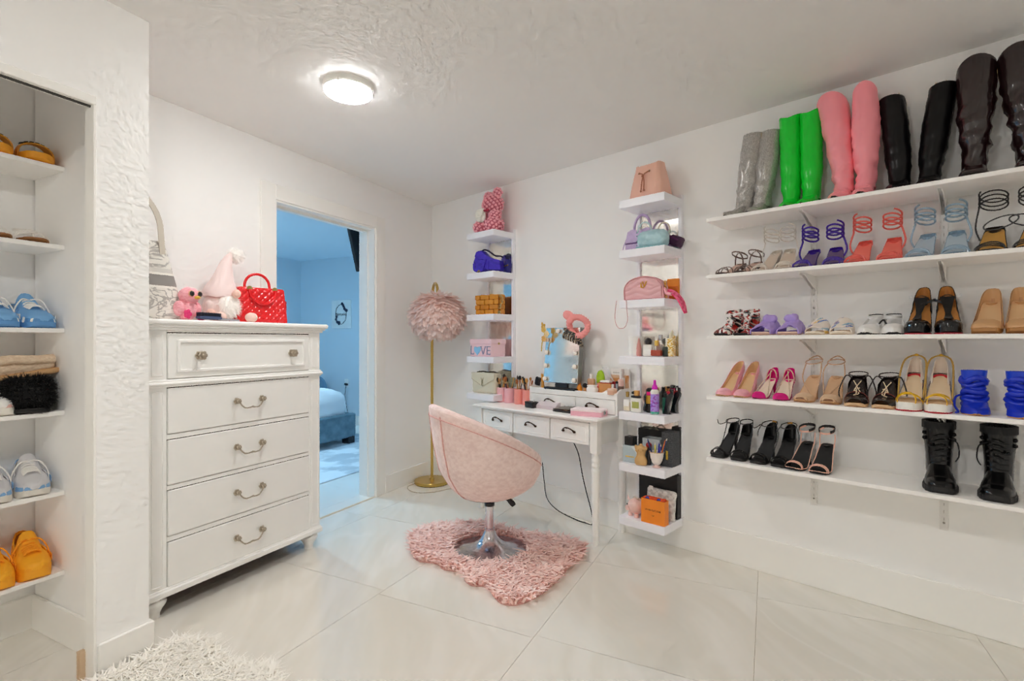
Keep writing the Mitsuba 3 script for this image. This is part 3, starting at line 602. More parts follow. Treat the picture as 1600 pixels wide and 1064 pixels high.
hook = curve([(0, 0, 0.05), (0, 0, 0.9), (0, 0, 1.5), (0.02, 0, 1.60), (0.09, 0, 1.672), (0.18, 0, 1.682), (0.26, 0, 1.655), (dl, 0, 1.60), (dl + 0.002, 0, 1.52)], 6)
inner_s = sc(ball(1, 3), 0.225 * 0.80, 0.225 * 0.80, 0.225 * 0.66)
keep = inner_s[0][inner_s[1]][:, :, 2].mean(1) > -0.115
thing('floor_lamp', 'brass floor lamp with round pink feather shade in the corner by the doorway', 'floor lamp', LM,
      [('base', lathe([(0.146, 0.004), (0.148, 0.008), (0.148, 0.026), (0.145, 0.03), (0.02, 0.031), (0.018, 0.05), (0.012, 0.052)], 56), GOLD, 30), ('base__pad', lathe([(0.143, 0), (0.144, 0.004)], 48), mat('2a2420', 0.8), False, 'dark pad under the base'),
       ('pole', tube(hook, 0.0115, 14), GOLD, 50),
       ('shade_core', mv((inner_s[0], inner_s[1][keep]), dl, 0, LC[2]), mat('efc2b2', 0.8), True),
       ('shade', feather_shade(np.array([dl, 0, LC[2]]), 0.225), 'feather', True, 'round shade of pale pink feathers', 'stuff'),
       ('socket', lathe([(0, 1.40), (0.02, 1.40), (0.02, 1.53), (0, 1.53)], 16), GOLD, 30)])
# move the socket of the lamp under the hook's end
k_ = [k for k in scene if k.endswith('floor_lamp__socket')][0]
scene[k_]['to_world'] = T((LM @ np.array([[1, 0, 0, dl], [0, 1, 0, 0], [0, 0, 1, 0], [0, 0, 0, 1.0]])).tolist())
cz = 0.004
thing('lamp_cord', 'thin clear cord looping on the tiles around the floor lamp base', 'cord', np.eye(4), [('', tube(curve([(0.30, 0.05, cz), (0.42, 0.06, cz), (0.50, 0.14, cz), (0.52, 0.24, cz), (0.45, 0.34, cz), (0.36, 0.38, cz), (0.25, 0.42, cz), (0.16, 0.36, cz), (0.13, 0.30, cz)], 8), 0.0028, 6), mat('b9ab95', 0.4), 50)])
thing('power_cord', 'black cord hanging below the desk drawers and trailing along the floor', 'cord', np.eye(4) @ onB(0, 0, 0),
      [('', tube(curve([(1.82, -0.30, 0.584), (1.83, -0.26, 0.50), (1.815, -0.2, 0.36), (1.80, -0.13, 0.22), (1.80, -0.075, 0.08), (1.79, -0.06, 0.005), (1.74, -0.065, 0.005), (1.66, -0.06, 0.005), (1.50, -0.055, 0.03), (1.40, -0.05, 0.09), (1.36, -0.035, 0.2), (1.33, -0.02, 0.33)], 7), 0.0032, 6), mat('1c1b1d', 0.5), 50)])
# ================================================================= shoes: local frame, toe towards -y, standing on z = 0
TOES = {'round': [.30, .58, .80, .97, 1, .88, .76, .68, .57, .38, .12], 'almond': [.12, .40, .66, .93, 1, .87, .74, .66, .56, .37, .11], 'point': [.03, .20, .42, .84, 1, .86, .72, .64, .55, .36, .10],
        'square': [.74, .86, .92, .99, 1, .88, .76, .68, .57, .38, .12]}
TT = [0, .03, .09, .22, .34, .5, .64, .78, .88, .96, 1]
class Shoe:
    def __init__(s, L=0.235, W=0.082, Hh=0.09, plat=0.008, toe='almond', th=0.005, wedge=False):
        s.L, s.W, s.Hh, s.plat, s.toe, s.th, s.wedge = L, W, Hh, plat, toe, th, wedge
    def w(s, t): return np.interp(t, TT, TOES[s.toe]) * s.W / 2
    def y(s, t): return -s.L / 2 + s.L * np.asarray(t)
    def z(s, t):
        u = np.clip((np.asarray(t) - 0.30) / 0.58, 0, 1); e = 0.45 * u + 0.55 * u * u * (3 - 2 * u)
        return s.plat + s.Hh * e + 0.004 * np.clip(1 - np.asarray(t) / 0.1, 0, 1)
    def T_(s, n=26): return np.r_[0, .012, .03, .06, np.linspace(.1, .94, n), .97, .99, 1]
    def sole(s, grow=1.0):
        R = []
        for t in s.T_():
            w, y, z = s.w(t) * grow, s.y(t), s.z(t); zb = 0.0 if s.wedge else max(0.0, z - max(s.th, s.plat * np.clip(1.3 - t * 2.2, 0, 1)))
            zb += 0.006 * np.clip(1 - t / 0.08, 0, 1); zb = min(zb, z - 0.002)
            R.append([(-w, y, zb), (-w, y, z), (w, y, z), (w, y, zb)])
        return loft(R)
    def insole(s, t0=0.03, up=0.0015):
        R = []
        for t in s.T_():
            if t < t0: continue
            w, y, z = s.w(t) * 0.93, s.y(t) * 0.985, s.z(t)
            R.append([(-w, y, z), (-w, y, z + up), (w, y, z + up), (w, y, z)])
        return loft(R)
    def outsole(s, t1=0.4, h=0.005, grow=1.02):
        R = []
        for t in [t for t in s.T_() if t <= t1]:
            w, y = s.w(t) * grow, s.y(t) - .0015; R.append([(-w, y, .0), (-w, y, h), (w, y, h), (w, y, .0)])
        return loft(R)
    def heel(s, kind='stiletto', rb=0.0055):
        t = 0.9; z = s.z(t) - s.th + 0.002; y = s.y(0.90); R = []
        for u in np.linspace(0, 1, 9):
            if kind == 'stiletto':
                q = 1 - u; rx_ = rb + (s.w(t) * 0.85 - rb) * q ** 3.2; ry_ = rb + (0.030 - rb) * q ** 2.6; cy = y + 0.012 * u - 0.004 * q
            elif kind == 'block':
                rx_ = s.w(t) * (0.9 - 0.1 * u); ry_ = 0.028 - 0.003 * u; cy = y
            else:
                q = 1 - u; rx_ = rb + (s.w(t) * 0.85 - rb) * q ** 1.5; ry_ = rb + (0.026 - rb) * q ** 1.5; cy = y + 0.008 * u
            a = np.arange(12) * PI / 6
            R.append(np.stack([rx_ * np.cos(a), cy + ry_ * np.sin(a), np.full(12, z * (1 - u))], 1))
        return loft(R)
    def arch(s, t0, t1, h0, h1, th=0.0018, bulge=1.04, n=9, hp=0.6, m=10):
        """closed upper over the foot between t0 and t1, heights h0..h1 above the sole"""
        a = np.linspace(0, PI, n); P = []
        for k in np.linspace(0, 1, m):
            t = t0 + (t1 - t0) * k; h = h0 + (h1 - h0) * k ** hp; w = s.w(t) * bulge
            if k == 0 and t0 == 0:      # the closed tip of the toe
                P.append(np.stack([-w * 0.5 * np.cos(a), np.full(n, s.y(t) - 0.0035), s.z(t) - 0.002 + 0.12 * h * np.sin(a)], 1)); P.append(np.stack([-w * 0.85 * np.cos(a), np.full(n, s.y(t) - 0.002), s.z(t) - 0.002 + 0.6 * h * np.sin(a)], 1))
            P.append(np.stack([-w * np.sign(np.cos(a)) * np.abs(np.cos(a)) ** 0.75, np.full(n, s.y(t)), s.z(t) - 0.002 + h * np.sin(a) ** 0.8], 1))
        return sheet(P, th, flip=True)
    def quarter(s, tv, hs, th=0.0016, lean=0.10, nv=4, out=1.03):
        """side walls from tv round the heel; hs: heights at (tv, middle, heel)"""
        tl = np.linspace(tv, 1, 18); path = [(-1, t) for t in tl] + [(0, 1.0)] + [(1, t) for t in tl[::-1]]
        P = []
        for sg, t in path:
            h = np.interp(t, [tv, 0.5 * (tv + 0.9), 0.86, 0.95, 1], [hs[0], hs[1], hs[1] + .35 * (hs[2] - hs[1]), hs[1] + .85 * (hs[2] - hs[1]), hs[2]]); row = []
            for k in np.linspace(0, 1, nv):
                w = s.w(t) * out * (1 - lean * k ** 1.5); hb = np.clip((t - 0.85) / 0.15, 0, 1)
                row.append([sg * w, s.y(t) + 0.003 + hb * (0.006 * math.sin(k * 2.2) - 0.010 * k * k), s.z(t) - 0.002 + h * k])
            P.append(row)
        return sheet(P, th)
    def strap(s, ta, tb, h, w=0.008, th=0.0022, n=15, out=1.05, skew=0.0):
        u = np.linspace(0, 1, n); a = PI * u; t = ta + (tb - ta) * u
        P = np.stack([-np.cos(a) * (s.w(ta) * (1 - u) + s.w(tb) * u) * out, s.y(t) + skew * np.sin(a), s.z(t) - 0.003 + (h + 0.003) * np.sin(a) ** 0.8], 1)
        return ribbon(P, w, th, (0, 1, 0.25))
    def ring(s, zc, rx_=0.031, ry_=0.036, w=0.007, th=0.002, yc=None, tilt=0.25, a0=0, a1=2 * PI):
        full = a1 - a0 > 2 * PI - 1e-3
        a = np.linspace(a0, a1, 29)[: -1 if full else None]; yc = s.y(0.80) if yc is None else yc
        P = np.stack([rx_ * np.sin(a), yc + ry_ * np.cos(a), zc + tilt * ry_ * np.cos(a)], 1)
        return ribbon(P, w, th, (0, 0, 1), full)
    def coil(s, z0, turns, pitch, r=0.032, wt=0.004, yc=None, start=(0, 0, 0), a0=0.0):
        a = np.linspace(0, turns * 2 * PI, int(turns * 22)); yc = s.y(0.80) if yc is None else yc
        P = np.stack([r * np.cos(a + a0), yc + r * 1.05 * np.sin(a + a0), z0 + pitch * a / (2 * PI)], 1)
        tl_ = 0.42; P[:, 2] += -tl_ * (P[:, 1] - yc)
        Q = curve([start, tuple(0.55 * np.array(start) + 0.45 * P[0] + [0.012 * np.sign(P[0][0]), 0.0, -0.006]), tuple(P[0])], 6)
        return tube(np.vstack([Q[:-1], P]), wt / 2, 7)
def buckle(x, y, z, s=0.006): return cat(box(x - s, x + s, y - 0.0015, y + 0.0015, z + s - 0.0015, z + s), box(x - s, x + s, y - 0.0015, y + 0.0015, z - s, z - s + 0.0015), box(x - s, x - s + 0.0015, y - 0.0015, y + 0.0015, z - s, z + s), box(x + s - 0.0015, x + s, y - 0.0015, y + 0.0015, z - s, z + s))
def pump(c, inn, sole_c, toe='almond', Hh=0.1, plat=0.006, L=0.20, W=0.078, vh=0.03, rough=0.3, tv=0.27, heel_c=None):
    s = Shoe(L, W, Hh, plat, toe)
    m = mat(c, rough)
    up = cat(s.arch(0, tv, 0.012, vh), s.quarter(tv - 0.02, (vh * 0.55, 0.034, 0.058)))
    lin_ = s.quarter(tv, (vh * 0.45, 0.032, 0.0565), 0.0006, 0.12, 4, 0.975)
    return s, [('sole', s.sole(), mat(sole_c, 0.4), 35), ('insole', s.insole(), mat(inn, 0.6), 35), ('upper', up, m, 45), ('lining', lin_, mat(inn, 0.6), 45), ('heel', s.heel(), mat(heel_c or c, rough), 45)]
def sandal(c, inn, sole_c, straps, Hh=0.095, L=0.20, W=0.076, toe='round', plat=0.007, heel='stiletto', rough=0.4, heel_c=None):
    s = Shoe(L, W, Hh, plat, toe); m = mat(c, rough)
    P = [('sole', s.sole(), mat(sole_c, 0.4), 35), ('insole', s.insole(), mat(inn, 0.55), 35), ('heel', s.heel(heel), mat(heel_c or c, rough), 45)]
    P += [('strap', (f(s)), m, 45) for f in straps]
    return s, P

shoe_seed = np.random.default_rng(4)
def pair(name, catg, parts, s1, s2, shelf, labs, d=0.14, rot=(4, -4), dz=0.0, group=None, alt=None):
    for k, (ss, lab) in enumerate(zip((s1, s2), labs)):
        thing(name, lab, catg, onB(ss, d, S_TOP[shelf] + dz + 0.0005, rot[k]), (alt if alt and k else parts), group, mirror=bool(k))

# ---- lowest shelf: black sandals, combat boots
def knot(s): return ell(0, s.y(0.93), s.z(0.93) + 0.062, 0.008, 0.006, 0.006, 1)
s, P = sandal('0a090a', '0c0b0c', '151415', [lambda s: s.strap(.12, .18, .030, .012), lambda s: s.strap(.25, .13, .036, .010), lambda s: s.ring(s.z(.9) + .062, w=.005), lambda s: tube(curve([(-.03, s.y(.8), s.z(.8) + .06), (-.05, s.y(.6), s.z(.8) + .05), (-.075, s.y(.7), s.z(.8) + .068)], 6), .002, 6),
    lambda s: tube(curve([(-.031, s.y(.82), s.z(.9) + .06), (-.03, s.y(.6), s.z(.5) + .03), (-.03, s.y(.36), s.z(.36))], 6), .0022, 6), lambda s: tube(curve([(.031, s.y(.82), s.z(.9) + .06), (.033, s.y(.6), s.z(.5) + .035), (.032, s.y(.36), s.z(.36))], 6), .0022, 6)], Hh=.1, L=.2, plat=.014, W=.082)
P = P + [('counter', s.quarter(.8, (.02, .035, .05)), mat('0a090a', .4), 45)]
pair('strappy_sandal', 'sandal', P, 2.703, 2.787, 4, ['black strappy high heel sandal with trailing tie, leftmost on the lowest shoe shelf', 'black strappy high heel sandal, second from the left on the lowest shoe shelf'], d=.17, rot=(-12, 2))
s, P = sandal('080809', '0b0a0b', '131213', [lambda s: s.strap(.10, .16, .030, .016), lambda s: s.strap(.2, .14, .036, .012), lambda s: s.strap(.26, .2, .036, .008), lambda s: s.ring(s.z(.9) + .068, .034, .042, w=.0035, th=.0035, yc=s.y(.76)),
    lambda s: tube(curve([(-.034, s.y(.76), s.z(.9) + .066), (-.05, s.y(.7), s.z(.9) + .03), (-.05, s.y(.66), s.z(.9) + .0)], 6), .0018, 6), lambda s: tube(curve([(.034, s.y(.76), s.z(.9) + .066), (.055, s.y(.62), s.z(.8) + .02), (.04, s.y(.42), s.z(.4) + .004)], 6), .0018, 6)], Hh=.1, L=.2, W=.084, plat=.012)
P = P + [('counter', s.quarter(.72, (.02, .045, .072)), mat('080809', .4), 45), ('clasp', cat(mv(box(-.005, .005, -.004, .004, -.003, .006, .001), .002, s.y(.96), s.z(.95) + .075), ell(.014, s.y(.95), s.z(.95) + .075, .008, .004, .005, 1)), mat('c08a3c', .3, .9), 40, 'gold ankle clasp')]
pair('ankle_strap_sandal', 'sandal', P, 2.892, 2.983, 4, ['black ankle strap sandal with gold clasp, third from the left on the lowest shoe shelf', 'black ankle strap sandal with gold clasp, beside the pink edged sandals'], d=.17, rot=(-8, -4))
s, P = sandal('eab6a2', '0a090a', '0a090a', [lambda s: s.strap(.16, .13, .030, .012), lambda s: s.strap(.10, .12, .026, .004), lambda s: s.ring(s.z(.9) + .066, .030, .040, w=.008, a0=0.7, a1=5.6),
    lambda s: tube(curve([(-.03, s.y(.86), s.z(.9) + .05), (-.031, s.y(.84), s.z(.9) + .025), (-.03, s.y(.8), s.z(.8))], 5), .0025, 6), lambda s: tube(curve([(.03, s.y(.86), s.z(.9) + .05), (.031, s.y(.84), s.z(.9) + .025), (.03, s.y(.8), s.z(.8))], 5), .0025, 6)], Hh=.1, L=.2, W=.084, plat=.010, heel_c='0a090a')
P = P + [('edge', tube([(sg * s.w(t) * 1.01, s.y(t), s.z(t)) for sg, tt in ((-1, np.linspace(.95, .02, 24)), (1, np.linspace(.02, .95, 24))) for t in tt], .0022, 6), mat('eab6a2', .4), 50, 'pink sole edge'), ('ankle_cuff', s.ring(s.z(.9) + .072, .032, .042, .012, .002, a0=-2.4, a1=2.4), mat('141315', .5), 45, 'black ankle band')]
pair('pink_edged_sandal', 'sandal', P, 3.057, 3.147, 4, ['black sandal with pink toe strap, left of the pair on the lowest shelf', 'black sandal with pink toe strap, right of the pair on the lowest shelf'], d=.18, rot=(-10, -2))
def combat():
    s = Shoe(.245, .098, .022, .022, 'round'); m = mat('070708', .14, specular=.45); R = []
    sh = []
    for z, cy, rx_, ry_ in ((.055, .055, .040, .062), (.09, .058, .040, .056), (.12, .062, .041, .052), (.15, .064, .043, .052), (.18, .066, .046, .055), (.21, .068, .048, .058), (.235, .068, .049, .060)):
        a = np.arange(28) * 2 * PI / 28; sh.append(np.stack([rx_ * np.cos(a), cy + ry_ * np.sin(a), np.full(28, z)], 1))
    up = cat(s.arch(0, .98, .006, .05, m=26, n=13, hp=.3), s.arch(.2, .62, .03, .075, m=14, n=13, hp=.8), sheet(np.array(sh), .003, wrap_v=True))
    sole = cat(sc(s.sole(1.12), 1, 1.06, 1), *[box(-s.w(t) * 1.16, s.w(t) * 1.16, s.y(t) * 1.05 - .006, s.y(t) * 1.05 + .006, 0, .022, .003) for t in np.linspace(.06, .96, 11)])
    collar = cat(*[rz(mv(rbox(.02, .012, .03, .005, 3), 0, -.058, 0), a) for a in range(0, 360, 24)])
    hooks = [mv(rx(lathe([(0, 0), (.006, 0), (.007, .007), (.004, .012), (0, .013)], 12), 90), sg * .03, .008 - .0 * z, z) for z in (.165, .19, .21) for sg in (-1, 1)]
    sides = [mv(ry(lathe([(0, 0), (.007, 0), (.008, .006), (.005, .010), (0, .011)], 12), sg * 90), sg * .044, .04, z) for z in (.19, .212) for sg in (-1, 1)]
    laces = [tube(curve([(-.03, -.002, z), (0, -.02, z + .006), (.03, -.002, z + .01)], 4), .0028, 6) for z in np.linspace(.10, .20, 6)]
    lp = tube(curve([(.03, 0, .2), (.056, .02, .18), (.062, .03, .13), (.05, .02, .105)], 6), .0025, 6)
    return [('sole', sole, mat('0a0a0b', .45), 40), ('upper', up, m, 50), ('collar', mv(cat(sheet(np.array([np.stack([.048 * np.cos(a), .068 + .059 * np.sin(a), np.full(28, z)], 1) for z in (.232, .262)]), .008, wrap_v=True), mv(sc(collar, .75, 1, .8), 0, .068, .236)), 0, 0, 0), mat('0d0d0f', .7), 45, 'padded black collar')] + \
        [('hook', h, mat('1a1a1c', .25, .8), 45) for h in hooks[:2] + sides] + [('lace', l, mat('0e0e10', .7), 45) for l in laces] + [('lace', lp, mat('0e0e10', .7), 45)]
pair('combat_boot', 'boot', combat(), 3.555, 3.728, 4, ['glossy black lug sole combat boot, left of the pair on the lowest shelf', 'glossy black lug sole combat boot, right one of the pair at the picture edge'], d=.145, rot=(6, -2))

# ---- fourth shelf
s, P = pump('eda9b4', 'd9b184', 'c79a6a', 'almond', .11, .008, .205, .081, .034, .25)
pair('pink_pump', 'pump', P, 2.722, 2.805, 3, ['pale pink glossy pump with tan lining, leftmost on the fourth shoe shelf', 'pale pink glossy pump with tan lining, next to the magenta heels'], d=.16, rot=(-14, -8))
s, P = pump('d4127d', 'e7d4c0', '8c1550', 'point', .085, .006, .185, .080, .030, .7, tv=.26)
P = [p for p in P if p[0] not in ('upper', 'lining')] + [('upper', s.arch(0, .24, .012, .03), mat('d4127d', .7), 45), ('counter', s.quarter(.74, (.012, .035, .058)), mat('d4127d', .7), 45), ('strap', s.strap(.78, .82, .058, .008), mat('d8b9a6', .5), 45, 'slim pale ankle strap'), ('strap', tube(curve([(-s.w(.3), s.y(.3), s.z(.3) + .006), (-.022, s.y(.5), s.z(.5) + .03), (0.004, s.y(.8), s.z(.8) + .05)], 6), .0022, 6), mat('c7b49a', .5), 45), ('strap', tube(curve([(s.w(.3), s.y(.3), s.z(.3) + .006), (.022, s.y(.5), s.z(.5) + .03), (-.004, s.y(.8), s.z(.8) + .05)], 6), .0022, 6), mat('c7b49a', .5), 45)]
pair('magenta_heel', 'pump', P, 2.893, 2.981, 3, ['magenta velvet slingback heel, left of its pair, fourth shoe shelf', 'magenta velvet slingback heel beside the nude wrap sandals'], d=.17, rot=(-16, -4))
s, P = sandal('c79f7e', 'd2ab86', 'b88a5c', [lambda s: s.ring(s.z(.9) + .068, .034, .044, w=.004, th=.003), lambda s: tube(curve([(-.033, s.y(.78), s.z(.9) + .06), (-.037, s.y(.62), s.z(.7) + .02), (.0, s.y(.42), s.z(.4) + .03), (.03, s.y(.34), s.z(.3) + .01)], 7), .0026, 6), lambda s: tube(curve([(.033, s.y(.78), s.z(.9) + .06), (.044, s.y(.6), s.z(.8) + .03), (.036, s.y(.45), s.z(.45) + .006)], 7), .0026, 6), lambda s: tube(curve([(-.03, s.y(.9), s.z(.9) + .078), (0, s.y(.98), s.z(.95) + .095), (.03, s.y(.9), s.z(.9) + .078)], 6), .0026, 6)], Hh=.105, L=.2, W=.084, toe='round', plat=.010)
P = P + [('upper', s.arch(0.02, .26, .014, .034), mat('d6b593', .35), 45), ('toe_band', s.strap(.06, .06, .016, .010), mat('b98f6a', .3), 45)]
pair('nude_sandal', 'sandal', P, 3.085, 3.184, 3, ['nude open toe sandal with ankle wrap, left of its pair, fourth shoe shelf', 'nude open toe sandal with ankle wrap, beside the black lace up shoes'], d=.165, rot=(-8, 0))
def laceup():
    s = Shoe(.20, .086, .05, .014, 'round'); m = mat('1c1414', .12, specular=.8)
    up = cat(s.arch(.03, .30, .022, .034), s.arch(.30, .62, .034, .075, m=8, hp=1.0), s.quarter(.55, (.06, .06, .062)))
    cord = mat('231a18', .5); P = [('sole', s.sole(1.04), mat('d2ad84', .5), 35), ('insole', s.insole(), mat('b98858', .5), 35), ('upper', up, m, 45), ('heel', s.heel('block'), mat('1c1414', .3), 45)]
    def pt(x, t): zz = s.z(t) + .034 + .045 * np.clip((t - .3) / .3, 0, 1) - .006 * (x / .02) ** 2; return (x, s.y(t) - .004, zz)
    mono = [tube(curve([pt(-.014, .56), pt(0, .46), pt(.014, .36)], 5), .0022, 6), tube(curve([pt(.014, .56), pt(0, .46), pt(-.010, .38)], 5), .0022, 6), tube(curve([pt(.012, .44), pt(-.008, .40), pt(.010, .34), pt(-.010, .30)], 5), .0022, 6), tube(curve([pt(0, .40), pt(0, .28)], 5), .0022, 6)]
    P += [('monogram', cat(mono), mat('e8d3b4', .35, .2), 45, 'interlaced pale letters on the front')]
    P += [('strap', s.strap(.34, .34, .045, .005), mat('6d2a22', .4), 45, 'dark red strap')]
    for sg in (-1, 1):
        P += [('lace', tube(curve([(sg * .02, s.y(.6), s.z(.6) + .075), (sg * .045, s.y(.62), s.z(.6) + .085), (sg * .068, s.y(.5), .06), (sg * .062, s.y(.42), .01), (sg * .075, s.y(.36), .004)], 7), .0026, 6), cord, 45)]
    P += [('lace', s.ring(s.z(.8) + .075, .036, .05, .004, .003, yc=s.y(.72), tilt=.15), cord, 45)]
    return P
pair('lace_up_shoe', 'shoe', laceup(), 3.280, 3.386, 3, ['glossy black lace up shoe with pale letters, left of its pair, fourth shoe shelf', 'glossy black lace up shoe with pale letters, beside the yellow wedge sandals'], d=.19, rot=(4, -4))
def wedge_():
    s = Shoe(.215, .086, .105, .032, 'round', wedge=True); y_ = mat('e7b613', .35)
    P = [('sole', s.sole(1.02), mat('e9e6df', .45), 35), ('insole', s.insole(), mat('e0c6a4', .6), 35), ('outsole', mv(sc(s.sole(1.03), 1, 1.0, .14), 0, -.002, 0), mat('b3202c', .4), 35, 'red outsole')]
    a = np.linspace(PI * .12, PI * .88, 16)
    P += [('strap', s.strap(.05, .30, .036, .014), y_, 45), ('strap', s.strap(.30, .05, .040, .014), y_, 45)]
    P += [('side_panel', s.quarter(.24, (.02, .012, .01)), tex('wedge_snake', lambda p, n, uv: mix(C3('8f8478'), C3('47263c'), smoothstep(.45, .55, noise(p.x * 160, p.y * 160, p.z * 160))), .4), 45, 'grey snakeskin side panel') if s.L > 0 and 'wedge_snake' not in scene else ('side_panel', s.quarter(.24, (.02, .012, .01)), 'wedge_snake', 45)]
    P += [('band', s.strap(.36, .36, .012, .012), mat('dcdde2', .2, .6), 45, 'silver instep band')]
    P += [('ankle_strap', tube(curve([(-s.w(.4), s.y(.4), s.z(.4)), (-.043, s.y(.62), s.z(.7) + .03), (-.034, s.y(.86), s.z(.9) + .064), (0, s.y(.97), s.z(.95) + .083), (.034, s.y(.86), s.z(.9) + .064), (.043, s.y(.62), s.z(.7) + .03), (s.w(.4), s.y(.4), s.z(.4))], 7), .0035, 7), mat('c09a4e', .35, .3), 45, 'gold piped ankle strap'),
          ('counter', s.quarter(.66, (.01, .045, .078), lean=.3), mat('e3d6c8', .6), 45), ('heel_patch', mv(ribbon([(-.024, s.y(.80), s.z(.80) + .006), (-.014, s.y(.86), s.z(.86) + .006), (0, s.y(.88), s.z(.88) + .006), (.014, s.y(.86), s.z(.86) + .006), (.024, s.y(.80), s.z(.80) + .006)], .012, .002, (0, 1, .5)), 0, 0, -.003), mat('c41f2e', .5), 45, 'red heel patch'),
          ('charm', ell(0, s.y(.97), s.z(.95) + .084, .008, .005, .006, 1), mat('d8a82a', .4), 45)]
    return P
pair('wedge_sandal', 'sandal', wedge_(), 3.468, 3.556, 3, ['yellow and white wedge sandal with red insole patch, left of its pair', 'yellow and white wedge sandal with red insole patch, beside the blue ruched sandals'], d=.185, rot=(-4, 0))
def blueboot():
    s = Shoe(.19, .086, .07, .006, 'point'); m = mat('1530b8', .3); P = [('sole', s.sole(), mat('c9925c', .45), 35), ('heel', s.heel('kitten', .007), mat('c9a468', .4), 45)]
    up = cat(s.arch(0, .42, .012, .04), s.arch(.42, .95, .04, .03, hp=1))
    folds = []
    for k in range(7):
        z = .035 + .016 * k; r = .031 + .004 * (k % 2) - .001 * k * (k < 5) + .004 * (k == 6); a = np.arange(28) * 2 * PI / 28
        folds.append(tube(np.stack([r * np.cos(a) * (1 + .06 * np.sin(3 * a + k)), .012 + .006 * (k % 3) + (r * 1.05) * np.sin(a), z + .006 * np.sin(2 * a + 1.7 * k) + .004 * np.sin(a * 3 + k)], 1), .0105, 8, True))
    cuff = sheet(np.array([np.stack([(.033 + .004 * q) * np.cos(a_), .02 + (.035 + .004 * q) * np.sin(a_), .125 + .042 * q + 0 * a_], 1) for q in (0, .3, .6, 1.0) for a_ in [np.arange(28) * 2 * PI / 28]]), .0025, wrap_v=True)
    P += [('upper', up, m, 50), ('shaft', cuff, mat('1a3fc4', .35), 45)] + [('fold', f, m, 60) for f in folds]
    P += [('tie', tube(curve([(-.035, .02, .07), (-.055, .0, .06), (-.06, -.02, .03), (-.05, -.04, .008), (-.058, -.06, .006)], 6), .004, 7), m, 45)]
    return P
pair('ruched_sandal', 'sandal', blueboot(), 3.662, 3.790, 3, ['cobalt blue ruched satin shoe beside the wedge sandals', 'cobalt blue ruched satin shoe at the picture edge'], d=.19, rot=(6, 8))

# ---- middle shelf
tex('snake', lambda p, n, uv: dr.select(voronoi(p.x * 110 + p.y * 40, p.z * 110 + p.y * 60)[2] < .33, C3('b92a20'), dr.select(voronoi(p.x * 110 + p.y * 40, p.z * 110 + p.y * 60)[2] < .68, C3('e4ded2'), C3('16161a'))), .35)
def snake_():
    s = Shoe(.19, .08, .035, .008, 'square'); P = [('sole', s.sole(), mat('171517', .4), 35), ('insole', s.insole(), mat('b3261f', .5), 35), ('heel', s.heel('block'), mat('171517', .4), 45)]
    for ta, tb, h, w in ((.10, .13, .026, .014), (.26, .16, .034, .012), (.18, .30, .034, .012), (.42, .32, .046, .011)): P.append(('strap', s.strap(ta, tb, h, w), 'snake', 45))
    P += [('ankle_strap', s.ring(s.z(.8) + .052, .033, .046, .012, .003, yc=s.y(.68), tilt=.1), 'snake', 45), ('ankle_strap', s.ring(s.z(.8) + .085, .034, .048, .008, .003, yc=s.y(.68), tilt=.2), 'snake', 45),
          ('instep', ribbon(curve([(0, s.y(.25), .04), (0, s.y(.42), .075), (.002, s.y(.55), .105), (0, s.y(.5), .13)], 5), .012, .003, (1, 0, 0)), 'snake', 45), ('counter', s.quarter(.76, (.02, .05, .075)), 'snake', 45)]
    return P
pair('snake_print_sandal', 'sandal', snake_(), 2.722, 2.812, 2, ['red black and white snake print sandal, leftmost on the middle shelf', 'red black and white snake print sandal beside the lilac slides'], d=.16, rot=(-14, -8))
def lilac_():
    s = Shoe(.215, .098, .012, .012, 'square'); m = mat('ab93d2', .5); m2 = mat('7f62b8', .6)
    def band(t0, t1, h, sk):
        a = np.linspace(0, PI, 15); P = []
        for k in np.linspace(0, 1, 8):
            t = t0 + (t1 - t0) * k
            P.append(np.stack([-np.cos(a) * s.w(t) * 1.05, s.y(t) + sk * np.cos(a), s.z(t) - .006 + (h - .012 + .030 * k + .004 * np.sin(a * 5 + 9 * k)) * np.sin(a) ** .7], 1))
        return sheet(P, .005, flip=True)
    bow = displace(rbox(.062, .035, .042, .014, 8), nz(rbox(.062, .035, .042, .014, 8)[0], 60, 2) * .012)
    return [('sole', s.sole(1.02), mat('d9b9a8', .5), 35), ('insole', s.insole(), m2, 35), ('strap', band(.16, .52, .046, .03), m, 60), ('strap', band(.14, .50, .052, -.03), m, 60), ('knot', mv(rz(bow, 20), .006, s.y(.46), .058), m, 60)]
pair('lilac_slide', 'slide', lilac_(), 2.914, 3.022, 2, ['lilac puffy knotted slide, left of its pair, middle shelf', 'lilac puffy knotted slide, beside the white printed slides'], d=.17, rot=(-6, 0))
def printcol(p, n, uv):
    c = voronoi(p.x * 38 + p.y * 30 + 3, p.z * 38 + 7); c2 = voronoi(p.x * 30 + p.z * 22 + 11.5, p.z * 34 - p.y * 12)
    base = mix(C3('ece4da'), C3('e3c8b4'), .5 * noise(p.x * 60, p.y * 60, p.z * 60))
    return dr.select((c[0] < .30) & (noise(p.x * 420, p.z * 420, p.y * 420) > .35), dr.select(c[2] < .35, C3('3f6ab5'), dr.select(c[2] < .6, C3('7ea7c4'), dr.select(c[2] < .8, C3('5b4694'), C3('d8b45a')))), base)
tex('slide_print', printcol, .45)
